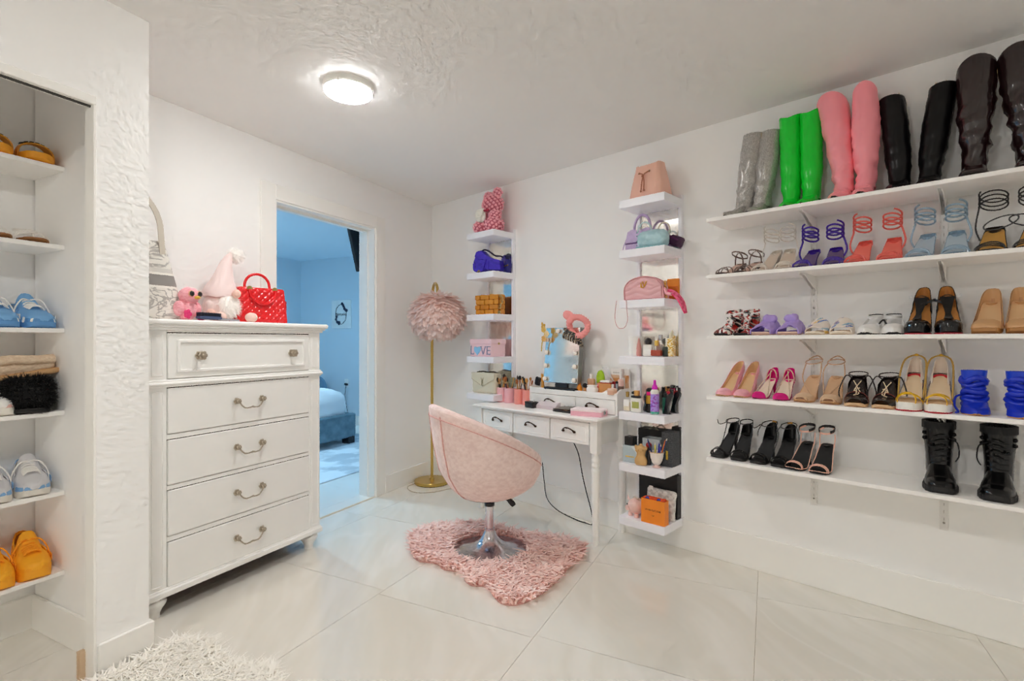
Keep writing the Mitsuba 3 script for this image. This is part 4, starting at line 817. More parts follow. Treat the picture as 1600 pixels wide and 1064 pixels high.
def printslide():
    s = Shoe(.215, .092, .010, .012, 'round'); a = np.linspace(0, PI, 17); P = []
    for k in np.linspace(0, 1, 9):
        t = .13 + .40 * k; P.append(np.stack([-np.cos(a) * s.w(t) * 1.06, np.full(17, s.y(t)), s.z(t) - .006 + (.030 + .040 * k) * np.sin(a) ** .65], 1))
    return [('sole', s.sole(1.02), mat('e9dcc8', .5), 35), ('insole', s.insole(), mat('d5b793', .5), 35), ('strap', sheet(P, .004, flip=True), 'slide_print', 45)]
pair('printed_slide', 'slide', printslide(), 3.133, 3.225, 2, ['white slide with small coloured print, left of its pair, middle shelf', 'white slide with small coloured print, beside the white slingback flats'], d=.17, rot=(-4, 2))
def sling():
    s = Shoe(.21, .082, .012, .006, 'almond'); w_ = mat('e9e7e4', .35)
    return [('sole', s.sole(), mat('1c1a1b', .5), 35), ('insole', s.insole(.2), mat('2a2526', .6), 35), ('upper', s.arch(0, .36, .02, .042), w_, 45), ('side', s.quarter(.34, (.03, .035, .012), lean=.15), w_, 45),
            ('strap', s.ring(s.z(.8) + .062, .028, .034, .010, .0025, yc=s.y(.86), tilt=.15), w_, 45), ('strap', ribbon(curve([(-s.w(.5), s.y(.5), .03), (-.030, s.y(.75), .055), (-.026, s.y(.9), .07)], 5), .012, .002, (0, .6, 1)), w_, 45), ('strap', ribbon(curve([(s.w(.5), s.y(.5), .03), (.030, s.y(.75), .055), (.026, s.y(.9), .07)], 5), .012, .002, (0, .6, 1)), w_, 45),
            ('strap_end', tube(curve([(.028, s.y(.86), .066), (.04, s.y(.7), .062), (.05, s.y(.62), .048)], 5), .0035, 7), mat('1a191a', .5), 45, 'black strap end'), ('heel_band', s.ring(s.z(.8) + .07, .028, .034, .004, .003, yc=s.y(.86), tilt=.15, a0=-1.2, a1=1.2), mat('1a191a', .5), 45, 'black heel band')]
pair('slingback_flat', 'shoe', sling(), 3.326, 3.406, 2, ['white slingback flat with black lining, left of its pair, middle shelf', 'white slingback flat with black lining, beside the black patent heels'], d=.17, rot=(-4, 6))
def tstrap():
    s = Shoe(.20, .087, .105, .026, 'round'); m = mat('08080b', .1, specular=.5); ins = mat('b77a3c', .55)
    return [('sole', s.sole(), m, 35), ('outsole', s.outsole(), mat('a01c2c', .4), 35, 'red outsole'), ('insole', s.insole(), ins, 35), ('upper', s.arch(0, .26, .022, .036), m, 45), ('counter', s.quarter(.62, (.01, .04, .072), lean=.15), m, 45), ('lining', s.quarter(.64, (.01, .038, .070), .0008, .16, 4, .97), ins, 45), ('heel', s.heel(), m, 45),
            ('t_strap', ribbon(curve([(0, s.y(.22), s.z(.22) + .034), (0, s.y(.36), s.z(.36) + .045), (0, s.y(.55), s.z(.5) + .062), (0, s.y(.66), s.z(.6) + .072)], 5), np.interp(np.linspace(0, 1, 16), [0, .4, 1], [.03, .018, .05]), .003, (1, 0, 0)), m, 45),
            ('ankle_strap', s.strap(.76, .70, .052, .014), m, 45), ('strap_end', ribbon(curve([(.036, s.y(.7), s.z(.7) + .04), (.06, s.y(.64), s.z(.7) + .03), (.085, s.y(.6), s.z(.7) + .018)], 5), .010, .002, (0, 0, 1)), m, 45), ('buckle', buckle(-.038, s.y(.75), s.z(.75) + .045), mat('cfd6de', .2, .9), False, 'silver buckle')]
pair('patent_heel', 'pump', tstrap(), 3.494, 3.582, 2, ['black patent strap heel with tan lining, left of its pair, middle shelf', 'black patent strap heel with tan lining, beside the tan pumps'], d=.17, rot=(-4, 6))
s, P = pump('c89a6c', 'd9b184', 'a8753f', 'square', .105, .020, .205, .088, .038, .4, tv=.24)
pair('tan_pump', 'pump', P, 3.703, 3.792, 2, ['tan square toe pump, left of its pair, end of the middle shelf', 'tan square toe pump at the picture edge'], d=.17, rot=(-6, 0))

# ---- second shelf: sandals with spiral straps
def brown_():
    s, P = sandal('6e5a50', 'c3a293', '4c3c36', [lambda s: s.strap(.08, .14, .024, .006), lambda s: s.strap(.22, .12, .032, .006), lambda s: s.strap(.34, .26, .036, .006), lambda s: s.strap(.80, .72, .062, .008), lambda s: s.ring(s.z(.85) + .045, .033, .046, .007, tilt=-.3)], Hh=.06, L=.2, W=.080, rough=.3)
    return P
pair('grey_strap_sandal', 'sandal', brown_(), 2.735, 2.82, 1, ['grey brown strappy low sandal, leftmost on the second shelf', 'grey brown strappy low sandal beside the clear spiral sandals'], d=.17, rot=(-18, -14))
def spiral(c, inn, sole_c, Hh=.095, turns=3.2, pitch=.019, wt=.0075, r=.033, zc=.085, rough=.35, side=-1, heel_c=None, metal=0.0, wd=.088, toe_loops=True):
    s = Shoe(.19, wd, Hh, .006, 'round'); m = mat(c, rough, metal)
    P = [('sole', s.sole(), mat(sole_c, .4), 35), ('insole', s.insole(), mat(inn, .5), 35), ('heel', s.heel(), mat(heel_c or c, rough, metal), 45),
         ('toe_strap', s.strap(.12, .17, .026, .009, .004), m, 45), ('toe_strap', s.strap(.26, .14, .034, .009, .004), m, 45),
         ('counter', s.quarter(.80, (.006, .012, .02)), m, 45),
         ('spiral_strap', s.coil(s.z(.85) + zc - .03, turns, pitch, r, wt, s.y(.66), (side * s.w(.6), s.y(.60), s.z(.6) + .004), a0=PI if side < 0 else 0.0), m, 60)]
    if toe_loops: P += [('toe_strap', s.strap(.03, .26, .02, .005, .004), m, 45)]
    return P
scene['clear_plastic'] = {'type': 'twosided', 'bsdf': {'type': 'principled', 'base_color': {'type': 'rgb', 'value': lin('ddd6cd')}, 'roughness': 0.12, 'specular': 0.8}}
pair('clear_spiral_sandal', 'sandal', spiral('dcd4c8', 'cbb9a8', 'd9cfc2', rough=.12, wt=.005, wd=.084), 2.906, 2.992, 1, ['pale sandal with thin spiral ankle coil beside the grey sandals', 'pale sandal with thin spiral ankle coil, beside the purple spiral sandals'], d=.17, rot=(-18, 4))
pair('purple_spiral_sandal', 'sandal', spiral('40229a', '6d5a7e', '2d1a66', wt=.0085, Hh=.08), 3.078, 3.188, 1, ['purple sandal with coiled ankle strap, left of its pair, second shelf', 'purple sandal with coiled ankle strap, beside the coral spiral sandals'], d=.16, rot=(-10, 6))
pair('coral_spiral_sandal', 'sandal', spiral('e5675c', 'f0796a', 'd95a50', rough=.3), 3.285, 3.397, 1, ['coral sandal with coiled ankle strap, left of its pair, second shelf', 'coral sandal with coiled ankle strap, beside the pale blue spiral sandals'], d=.16, rot=(-8, -2))
pair('blue_spiral_sandal', 'sandal', spiral('8fa9bd', 'b3c2cd', '7f99ad', rough=.2), 3.502, 3.606, 1, ['pale blue sandal with coiled ankle strap, left of its pair, second shelf', 'pale blue sandal with coiled ankle strap, beside the black wire sandal'], d=.16, rot=(-10, 0))
s0 = Shoe(.19, .094, .095, .006, 'round')
P = spiral('17161a', 'c3924a', '17161a', wt=.0055, pitch=.016, r=.042, zc=.12, turns=3.1, wd=.094) + [('wire_loop', tube(np.stack([.02 + .05 * np.cos(a_), s0.y(.7) + .0 * a_, s0.z(.75) + .04 + .022 * np.sin(a_) + .012 * np.cos(a_)], 1), .0026, 7, True), mat('17161a', .35), 45) for a_ in [np.arange(30) * 2 * PI / 30]]
pair('wire_sandal', 'sandal', P, 3.712, 3.822, 1, ['black wire coil sandal with gold insole on the second shelf', 'black wire coil sandal with gold insole, cut off by the picture edge'], d=.15, rot=(-6, -10))

# ---- top shelf: tall boots
def tall_boot(c, rough, ht, top_r, lean=(0, 0), toe='point', wr=0.004, cuff=0.0, lining='c9b39a', Hh=.055, seed=0, mt=None, point_cuff=False, spec=.5, calf=.056, wrf=22, sole_c=None, zip_side=1):
    """ht: shaft height; lean: shift in x and y of the shaft's top"""
    s = Shoe(.215, .085, Hh, .008, toe); m = mt or mat(c, rough, specular=spec); n = 36
    a = np.arange(n) * 2 * PI / n; R = []
    zs = np.linspace(.05, ht, 26); P0 = s.y(.74)
    for z in zs:
        u = (z - .05) / (ht - .05); rx_ = np.interp(u, [0, .12, .3, .6, 1], [.034, .036, .044, calf, top_r]); ry_ = np.interp(u, [0, .12, .3, .6, 1], [.052, .046, .050, calf * 1.05, top_r * 1.02])
        cx, cy = lean[0] * u ** 1.3, P0 + lean[1] * u ** 1.3 - .008 * (1 - u) ** 2
        zz = z + (cuff * np.maximum(0, -np.sin(a)) * u ** 6 if not point_cuff else cuff * (np.abs(np.cos(a * 1.0)) ** 1.5 - .5) * u ** 8)
        R.append(np.stack([cx + rx_ * np.cos(a), cy + ry_ * np.sin(a), zz], 1))
    R = np.array(R); v = R.reshape(-1, 3); k = nz(v * [1, 1, 1.6], wrf, seed, 3)
    fall = np.interp(v[:, 2], [.05, .12, .22, ht * .8, ht], [.6, 1.6, .9, .7, .25])
    nrm = np.stack([np.tile(np.cos(a), len(zs)), np.tile(np.sin(a), len(zs)), 0 * v[:, 0]], 1)
    v = v + nrm * (k * wr * 3 * fall)[:, None]
    shaft = sheet(v.reshape(R.shape), .0022, wrap_v=True)
    foot = cat(s.arch(0, .98, .014, .06, m=22, n=13, hp=.7, bulge=1.02))
    foot = displace(foot, nz(foot[0], 26, seed + 3, 2) * wr * 1.0)
    inner = sheet(v.reshape(R.shape)[-6:] * [1, 1, 1] - 0 * R[-6:], .0001, wrap_v=True)
    seam_ = tube(v.reshape(R.shape)[4:, int(n * .75)] + [0, -.0008, 0], .0016, 5)
    P = [('sole', s.sole(), mat(sole_c or '2a2422', .5), 35), ('heel', s.heel('kitten', .010), m, 45), ('foot', foot, m, 55), ('shaft', shaft, m, 55), ('seam', seam_, m, 45)]
    zi = n // 2 if zip_side < 0 else 0
    zp = v.reshape(R.shape)[8:, zi] + [0.001 * zip_side, 0, 0]
    P += [('zip', tube(zp, .0016, 5), mat('b9a67a', .3, .8), 45, 'metal side zip'), ('zip__pull', box(zp[-1][0] - .002, zp[-1][0] + .002, zp[-1][1] - .004, zp[-1][1] + .004, zp[-1][2] - .032, zp[-1][2] - .004, .001), mat('b9a67a', .3, .8), False)]
    return P
def boots(name, s1, s2, c, labs, lean1, lean2, rot=(0, 0), d=.15, **k):
    tr = k.pop('top_r'); tr = tr if isinstance(tr, tuple) else (tr, tr)
    for i, (ss, ln) in enumerate(((s1, lean1), (s2, lean2))):
        kk = dict(k, top_r=tr[i]); kk['seed'] = k.get('seed', 0) + 7 * i; kk['zip_side'] = 1 if i == 0 else -1
        thing(name, labs[i], 'boot', onB(ss, d, S_TOP[0] + .0005, rot[i]), tall_boot(c, k.get('rough', .3), lean=ln, **{q: w for q, w in kk.items() if q != 'rough'}))
tex('silver_fabric', lambda p, n, uv: mix(C3('8f8b87'), C3('cfccc8'), smoothstep(.3, .8, noise(p.x * 400, p.y * 400, p.z * 400))), .28, .35)
boots('silver_boot', 2.765, 2.858, 'a8a4a0', ['tall silver grey shimmer boot, leftmost on the top shoe shelf', 'tall silver grey shimmer boot beside the green boots'], (.03, .02), (.02, .03), (-22, -12), .16, ht=.43, top_r=.046, mt='silver_fabric', wr=.0065, calf=.050)
boots('green_boot', 2.998, 3.080, '10c832', ['tall bright green boot with scalloped top, left of its pair', 'tall bright green boot with scalloped top, beside the pink boots'], (-.012, .02), (-.012, .02), (4, -4), .15, ht=.475, top_r=.045, rough=.25, cuff=.02, point_cuff=True, wr=.0045, calf=.044, seed=3)
boots('pink_boot', 3.216, 3.302, 'fb98a2', ['tall pink satin boot leaning left, left of its pair', 'tall pink satin boot, beside the black leather boots'], (-.060, .03), (-.006, .01), (-6, 0), .17, ht=.475, top_r=(.062, .045), rough=.32, cuff=.05, wr=.009, calf=.052, seed=5)
boots('black_boot', 3.418, 3.520, '09080a', ['tall black leather boot leaning left, left of its pair', 'tall black leather boot leaning right, beside the dark patent boots'], (-.036, .02), (.042, .03), (-4, 0), .14, ht=.435, top_r=.047, rough=.3, cuff=.012, spec=.3, wr=.0045, calf=.047, seed=9)
boots('patent_boot', 3.660, 3.815, '1c0b0d', ['tall dark brown patent boot with square toe beside the black boots', 'tall dark brown patent boot at the picture edge'], (.006, .02), (-.03, .02), (0, 0), .17, ht=.45, top_r=.060, rough=.08, cuff=.05, toe='square', wr=.010, calf=.055, seed=13, spec=.9)
for i, (ss, x, zz) in enumerate(((3.418, -.02, .44), (3.520, .035, .44))):
    for kx in ((x,),):
        thing('boot_shaper', 'cream boot shaper peeking out of the ' + ('left' if i == 0 else 'right') + ' black leather boot', 'boot shaper', onB(ss, .14, S_TOP[0], 0), [('', sheet(np.array([np.stack([x + .032 * np.cos(a_) * (1 - q ** 4 * .5), -.14 + .19 + .03 * np.sin(a_) - 0 * a_, .30 + .16 * q + 0 * a_], 1) for q in np.linspace(0, 1, 8) for a_ in [np.linspace(.2, PI - .2, 12)]]), .002), mat('ddc7a8', .7), 45)])
# ================================================================= closet shoes
def sneaker(sole_c, up_c, toe_c, lace_c, lin_c, side_c=None, foxing=.03, rough=.6, stripe=None, L=.265, W=.108, hi=.075):
    s = Shoe(L, W, .006, foxing, 'round'); u = mat(up_c, rough)
    P = [('sole', s.sole(1.05), mat(sole_c, .55), 40), ('upper', cat(s.arch(0, .42, .022, .062, m=14, n=13), s.quarter(.38, (.052, .055, hi), th=.004, lean=.22)), u, 50),
         ('lining', s.quarter(.42, (.045, .05, hi - .004), th=.001, lean=.25, out=.96), mat(lin_c, .8), 45),
         ('mudguard', s.arch(0, .16, .019, .036, bulge=1.07), mat(toe_c, rough), 45), ('tongue', s.arch(.36, .60, .060, .118, bulge=.86, hp=.9, m=8, n=13, th=.006), u, 45),
         ('heel_tab', s.quarter(.86, (.03, .05, hi + .006), th=.003, lean=.2, out=1.07), mat(side_c or toe_c, rough), 45)]
    if stripe: P += [('stripe', s.arch(.13, .17, .034, .040, bulge=1.08, m=4), mat(stripe, .5), 45), ('stripe', s.arch(.03, .055, .024, .026, bulge=1.09, m=4), mat(stripe, .5), 45)]
    if side_c: P += [('side_panel', ribbon([(sg * s.w(t) * 1.07, s.y(t), s.z(t) + .018 + .014 * t) for t in np.linspace(.2, .7, 10)], .020, .002, (0, 0, 1)), mat(side_c, rough), 45) for sg in (-1, 1)]
    lc = mat(lace_c, .75)
    for k, t in enumerate(np.linspace(.25, .50, 6)):
        z = s.z(t) + np.interp(t, [.2, .42, .55], [.058, .070, .092]); w = .026
        P.append(('lace', ribbon(curve([(-w, s.y(t) + .004, z - .012), (-w * .5, s.y(t) - .003, z + .002), (w * .5, s.y(t) - .006, z + .003), (w, s.y(t) - .004, z - .010)], 4), .0075, .003, (0, 1, .4)), lc, 45))
    for sg in (-1, 1):
        P.append(('lace', tube(curve([(sg * .004, s.y(.5), s.z(.5) + .09), (sg * .03, s.y(.42), s.z(.5) + .088), (sg * .052, s.y(.40), s.z(.4) + .05), (sg * .056, s.y(.34), s.z(.4) + .012)], 6), .0026, 6), lc, 45))
    return P
def closet_pair(name, cat_, parts, x1, x2, k, labs, y=.082, rot=(0, 0)):
    z = (1.911, 1.597, 1.264, 0.934, 0.612, 0.292)[k]
    for i, (x, lab) in enumerate(zip((x1, x2), labs)):
        if x is not None: thing(name, lab, cat_, onA(x, y, z + .0005, rot[i]), parts, mirror=bool(i))
def slide(sole_c, strap_c, inn, t0=.2, t1=.5, h=.05, thick=.028, letters=None):
    s = Shoe(.265, .112, .008, thick, 'round'); a = np.linspace(0, PI, 17); P = []
    for k in np.linspace(0, 1, 8):
        t = t0 + (t1 - t0) * k; P.append(np.stack([-np.cos(a) * s.w(t) * 1.05, np.full(17, s.y(t)), s.z(t) - .012 + (h + .012 + .012 * k) * np.sin(a) ** .65], 1))
    Q = [('sole', s.sole(1.0), mat(sole_c, .6), 45), ('insole', s.insole(), mat(inn, .6), 35), ('strap', sheet(P, .005, flip=True), mat(strap_c, .55), 50)]
    if letters: 
        for j in range(6):
            aa = PI * (.27 + .092 * j); t = t0 + (t1 - t0) * .55
            c = np.array([-math.cos(aa) * s.w(t) * 1.05, s.y(t) - .006, s.z(t) - .012 + (h + .0185) * math.sin(aa) ** .65 + .003])
            Q.append(('letter', mv(ry(box(-.006, .006, -.010, .010, -.001, .0015), -math.degrees(PI / 2 - aa) * .6), *c), mat(letters, .5), False))
    return Q
closet_pair('yellow_slide', 'slide', slide('e0951f', 'd9921c', 'd9d4c8', letters='1c160e'), 2.978, 2.853, 0, ['yellow slide with dark lettering on the strap, cut by the picture edge, top closet shelf', 'yellow slide with dark lettering on the strap, right on the top closet shelf'], rot=(-10, -10))
def flatsandal():
    s = Shoe(.25, .098, .004, .012, 'round'); w_ = mat('ece8e2', .5)
    return [('sole', s.sole(1.03), mat('8a5a30', .6), 35), ('insole', s.insole(), mat('d8cbbb', .6), 35), ('strap', s.strap(.25, .25, .03, .022), w_, 45), ('strap', s.strap(.45, .32, .045, .012), w_, 45), ('ankle_strap', s.ring(.062, .036, .05, .009, .0025, yc=s.y(.74)), w_, 45),
            ('thong', tube(curve([(0, s.y(.12), .014), (0, s.y(.2), .03), (0, s.y(.3), .04)], 4), .004, 6), w_, 45)]
closet_pair('flat_sandal', 'sandal', flatsandal(), 2.978, 2.862, 1, ['white flat sandal with tan sole, cut off by the picture edge, second closet shelf', 'white flat sandal with tan sole, right on the second closet shelf'], rot=(-6, -10))
closet_pair('striped_sneaker', 'sneaker', sneaker('5b92c9', '6fa3d3', '4f86bd', 'efece6', '9fb5c9', 'e9e6e0', foxing=.022, stripe='f1efea'), 2.972, 2.862, 2, ['light blue sneaker with white stripes and laces, cut off by the picture edge', 'light blue sneaker with white stripes and laces, right on the third closet shelf'])
closet_pair('white_pink_sneaker', 'sneaker', sneaker('e9e4da', 'eceae6', 'e9b9ae', 'cfcac4', 'e6c5bd', 'e3a89c'), 2.985, None, 3, ['white sneaker with pink toe beside the fur slippers, cut off by the picture edge'])
closet_pair('pale_blue_sneaker', 'sneaker', sneaker('d8d3ca', 'c9c8cb', '7ba3cc', 'e9e6e0', '9a9894', '7ba3cc', foxing=.028), 2.978, 2.862, 4, ['grey and pale blue sneaker with white laces, cut off by the picture edge', 'grey and pale blue sneaker with white laces, right on the fifth closet shelf'], rot=(-12, -12))
closet_pair('orange_sneaker', 'sneaker', sneaker('eda01b', 'f0a61c', 'eb9a12', 'ef9a1a', 'b66a1c', 'e8951a', foxing=.036, hi=.085), 2.977, 2.862, 5, ['orange yellow sneaker, cut off by the picture edge, lowest closet shelf', 'orange yellow sneaker, right on the lowest closet shelf'], rot=(-6, -10))
def fur_slipper(c1, c2, n, L=.26, W=.115, H_=.085, seed=0, fl=.022):
    rng = np.random.default_rng(seed); s = Shoe(L, W, .004, .018, 'round')
    v, f = rbox(W, L * .62, H_, .045, 10); body = (v * [1, 1, 1] + [0, -.05, .012], f); body = displace(body, nz(body[0], 20, seed) * .012)
    nrm = normals(body); idx = rng.integers(0, len(body[0]), n); p = body[0][idx] + rng.normal(0, .003, (n, 3)); d = nrm[idx] + rng.normal(0, .45, (n, 3)); d /= np.linalg.norm(d, axis=1, keepdims=True)
    sd = np.cross(d, rng.normal(0, 1, (n, 3))); sd /= np.linalg.norm(sd, axis=1, keepdims=True); L_ = fl * rng.uniform(.5, 1.2, n)[:, None]
    V = np.stack([p - sd * .002, p + sd * .002, p + d * L_ + rng.normal(0, .003, (n, 3))], 1).reshape(-1, 3)
    return [('sole', s.sole(1.0), mat(c2, .7), 40), ('body', body, mat(c1, .9), 60), ('fur', (V, np.arange(3 * n).reshape(-1, 3)), mat(c1, .9), False, 'short fur', 'stuff')]
thing('fur_slipper', 'black fur slipper under the beige slipper on the closet shelf', 'slipper', onA(2.878, .085, .9345, -14), fur_slipper('080708', '0c0b0c', 5000, W=.145, H_=.125, L=.28, seed=2))
def beige_slipper():
    m = tex('beige_fleece', lambda p, n, uv: mix(C3('c3a588'), C3('e6d3bb'), fbm(p.x * 130, p.y * 130, p.z * 130, 2)), .9, sheen=.6)
    so = rbox(.215, .105, .026, .013, 8); up = rbox(.20, .10, .055, .026, 12); up = (up[0] * np.stack([np.ones(len(up[0])), np.ones(len(up[0])), 1 - .25 * np.clip(up[0][:, 0] / .1, -1, 1)], 1) + [0, 0, .018], up[1]); up = displace(up, .010 * nz(up[0], 45, 3))
    a = np.arange(30) * 2 * PI / 30; cuff = tube(np.stack([.02 + .072 * np.cos(a), .034 * np.sin(a), .064 - .014 * np.cos(a) + .004 * np.sin(3 * a)], 1), .016, 10, True); roll = tube(curve([(-.095, -.045, .045), (-.085, -.052, .075), (-.05, -.054, .083), (.02, -.054, .070), (.09, -.05, .062)], 5), .017, 10)
    return [('sole', so, mat('c49a6c', .6), 40), ('upper', up, m, 60), ('cuff', displace(cuff, .006 * nz(cuff[0], 60)), m, 60), ('cuff', displace(roll, .006 * nz(roll[0], 60, 2)), m, 60)]
thing('fleece_slipper', 'beige fleece slipper lying on top of the black fur slipper', 'slipper', onA(2.890, .105, 1.068, 0, turn(-9, 'y')), beige_slipper())

# ================================================================= on the chest
CZ = 1.3095
def toile(p, n, uv):
    a = fbm(p.x * 42 + 3 * noise(p.x * 18, p.z * 18, 1), p.y * 42, p.z * 42, 3)
    t = smoothstep(.44, .50, a) * (1 - smoothstep(.56, .60, a))
    c = mix(C3('dcd8d0'), C3('8f8b86'), .75 * t)
    z = p.z - 1.3095
    c = dr.select((z > .155) & (z < .205), C3('8a8682'), c)
    c = dr.select(((z > .145) & (z < .155)) | ((z > .205) & (z < .215)), C3('e4e0d8'), c)
    return dr.select((z > .215) & (z < .235), C3('c9c5be'), c)
tex('tote_toile', toile, .8)
tb_ = rbox(.40, .15, .36, .02, 12); tb_ = (tb_[0] * np.stack([1 - .43 * tb_[0][:, 2] / .36, 1 - .4 * tb_[0][:, 2] / .36, np.ones(len(tb_[0]))], 1), tb_[1])
def tote_handle(y): return ribbon(curve([(-.075, y, .34), (-.06, y, .40), (-.035, y - .004, .50), (0, y - .006, .535), (.035, y - .004, .50), (.06, y, .40), (.075, y, .34)], 7), .022, .005, (1, 0, .001))
thing('tote_bag', 'grey and cream patterned canvas tote with standing handles, half hidden by the closet pillar', 'bag', onA(2.548, .20, CZ), [('body', tb_, 'tote_toile', 40), ('handle', ribbon(curve([(.100, -.048, .30), (.094, -.05, .37), (.088, -.045, .45), (.058, -.04, .52), (0, -.03, .575), (-.06, -.04, .52), (-.11, -.048, .37)], 6), .024, .006, (1, 0, .35)), mat('bfb7aa', .8), 45), ('handle', tube(curve([(-.072, .05, .33), (-.06, .05, .40), (0, .045, .52), (.06, .05, .40), (.072, .05, .33)], 7), .009, 8), mat('bfb7aa', .8), 45)])
def plush_bird():
    pk = tex('plush_pink', lambda p, n, uv: mix(C3('e58f9c'), C3('f7bcc2'), noise(p.x * 150, p.y * 150, p.z * 150)), .9, sheen=.6)
    bod = ell(0, 0, .05, .043, .04, .052, 3); hd = ell(.005, -.01, .118, .046, .043, .042, 3)
    P = [('body', displace(bod, nz(bod[0], 40) * .01), pk, 60), ('head', displace(hd, nz(hd[0], 40, 2) * .008), pk, 60)]
    for x in (-.018, .026): P += [('eye', ell(x, -.05, .125, .0125, .008, .0125, 2), mat('15110f', .1, specular=.9), True, 'glossy black eye'), ('eye__ring', ell(x, -.047, .125, .0155, .006, .0155, 2), mat('d9a27c', .6), True)]
    P += [('beak', ell(.005, -.058, .108, .012, .014, .008, 2), mat('d9b04a', .5), True, 'small yellow beak')]
    P += [('wing', sc(ell(0, 0, 0, .022, .03, .04, 2), 1, 1, 1) if 0 else mv(ell(0, 0, 0, .018, .03, .036, 2), x, -.005, .055), pk, True) for x in (-.046, .046)]
    P += [('foot', mv(cat([ell(math.cos(a) * .012, -.012 + 0 * a, math.sin(a) * .012, .009, .008, .011, 1) for a in np.arange(0, 6.2, 1.256)] + [ell(0, -.01, 0, .011, .009, .011, 1)]), x, -.043, z), mat('d8336f', .7), 40, 'dark pink sparkly foot') for x, z in ((-.045, .028), (.03, .016))]
    return P
thing('plush_bird', 'small pink plush bird with big black eyes beside the grey tote bag', 'plush toy', onA(2.352, .27, CZ, 12), plush_bird())
def gnome():
    hatc = mat('e8d3d0', .85, sheen=.6); P = []
    a = np.arange(32) * 2 * PI / 32; R = []
    for z, r, cx, cy in ((.13, .085, 0, 0), (.15, .088, 0, 0), (.18, .074, .003, 0), (.21, .060, .008, 0), (.25, .046, .018, 0), (.30, .032, .030, 0), (.34, .020, .045, -.003), (.365, .010, .058, -.004)):
        R.append(np.stack([cx + r * np.cos(a), cy + r * .85 * np.sin(a), z + .004 * np.sin(3 * a + z * 40)], 1))
    hat = loft(R); hat = displace(hat, nz(hat[0], 30, 4) * .008)
    bod = ell(0, 0, .075, .085, .065, .08, 3)
    P += [('body', bod, mat('e9d6d2', .85), 60), ('hat', hat, hatc, 60)]
    rng = np.random.default_rng(8)
    def furball(c, r, n, fl, sq=(1, 1, 1), down=0.0):
        d = rng.normal(0, 1, (n, 3)); d /= np.linalg.norm(d, axis=1, keepdims=True); p = np.array(c) + d * r * np.array(sq) * .8
        e = d + rng.normal(0, .4, (n, 3)) + [0, 0, -down]; e /= np.linalg.norm(e, axis=1, keepdims=True); sd = np.cross(e, d + .01); sd /= np.linalg.norm(sd, axis=1, keepdims=True) + 1e-9
        L = fl * rng.uniform(.5, 1.2, n)[:, None]; V = np.stack([p - sd * .0022, p + sd * .0022, p + e * L], 1).reshape(-1, 3)
        core = ell(*c, *(r * .85 * np.array(sq)), 2); return cat(core, (V, np.arange(3 * n).reshape(-1, 3)))
    P += [('beard', furball((.012, -.055, .085), .066, 900, .026, (1, .5, 1.05), .9), mat('f8f5f1', .9), 60, 'white fluffy beard', 'stuff'), ('pompom', furball((.085, -.004, .352), .032, 700, .026), mat('f8f6f3', .9), 60, 'white fluffy pompom', 'stuff'),
          ('nose', ell(.03, -.088, .145, .021, .018, .023, 3), mat('e6bfb0', .8), True), ('arm', mv(rx(ell(0, 0, 0, .022, .022, .05, 2), 20), -.085, -.03, .06), mat('e2cdc8', .85), True), ('hand', ell(-.082, -.052, .045, .020, .018, .018, 2), mat('e6bfb0', .8), True),
          ('foot', ell(.105, -.10, .026, .028, .034, .026, 2), mat('e9c8bd', .8), True), ('foot', ell(-.06, -.09, .024, .028, .036, .024, 2), mat('e9c8bd', .8), True)]
    return P
thing('plush_gnome', 'pink plush gnome with tall hat and white beard beside the red handbag', 'plush toy', onA(2.14, .20, CZ, 0), gnome())
thing('hair_brush', 'dark blue hair brush lying on the chest before the plush gnome', 'hair brush', onA(2.235, .325, CZ, 10), [('handle', tube([(.0, 0, .012), (.06, 0, .009), (.13, 0, .007)], [.008, .005, .006], 8), mat('b7b7be', .3, .8), 45), ('pad', mv(rbox(.125, .036, .016, .008, 5), -.05, 0, .006), mat('39486b', .4), 45)]
      + [('bristles', cat([lathe([(.003, .018), (.0022, .036), (0, .038)], 5) if 0 else mv(lathe([(.0032, 0), (.0026, .017), (0, .019)], 5), x, y, .02) for x in np.linspace(-.105, .005, 13) for y in (-.012, -.004, .004, .012)]), mat('141a2c', .6), False, 'dark bristles', 'stuff')])
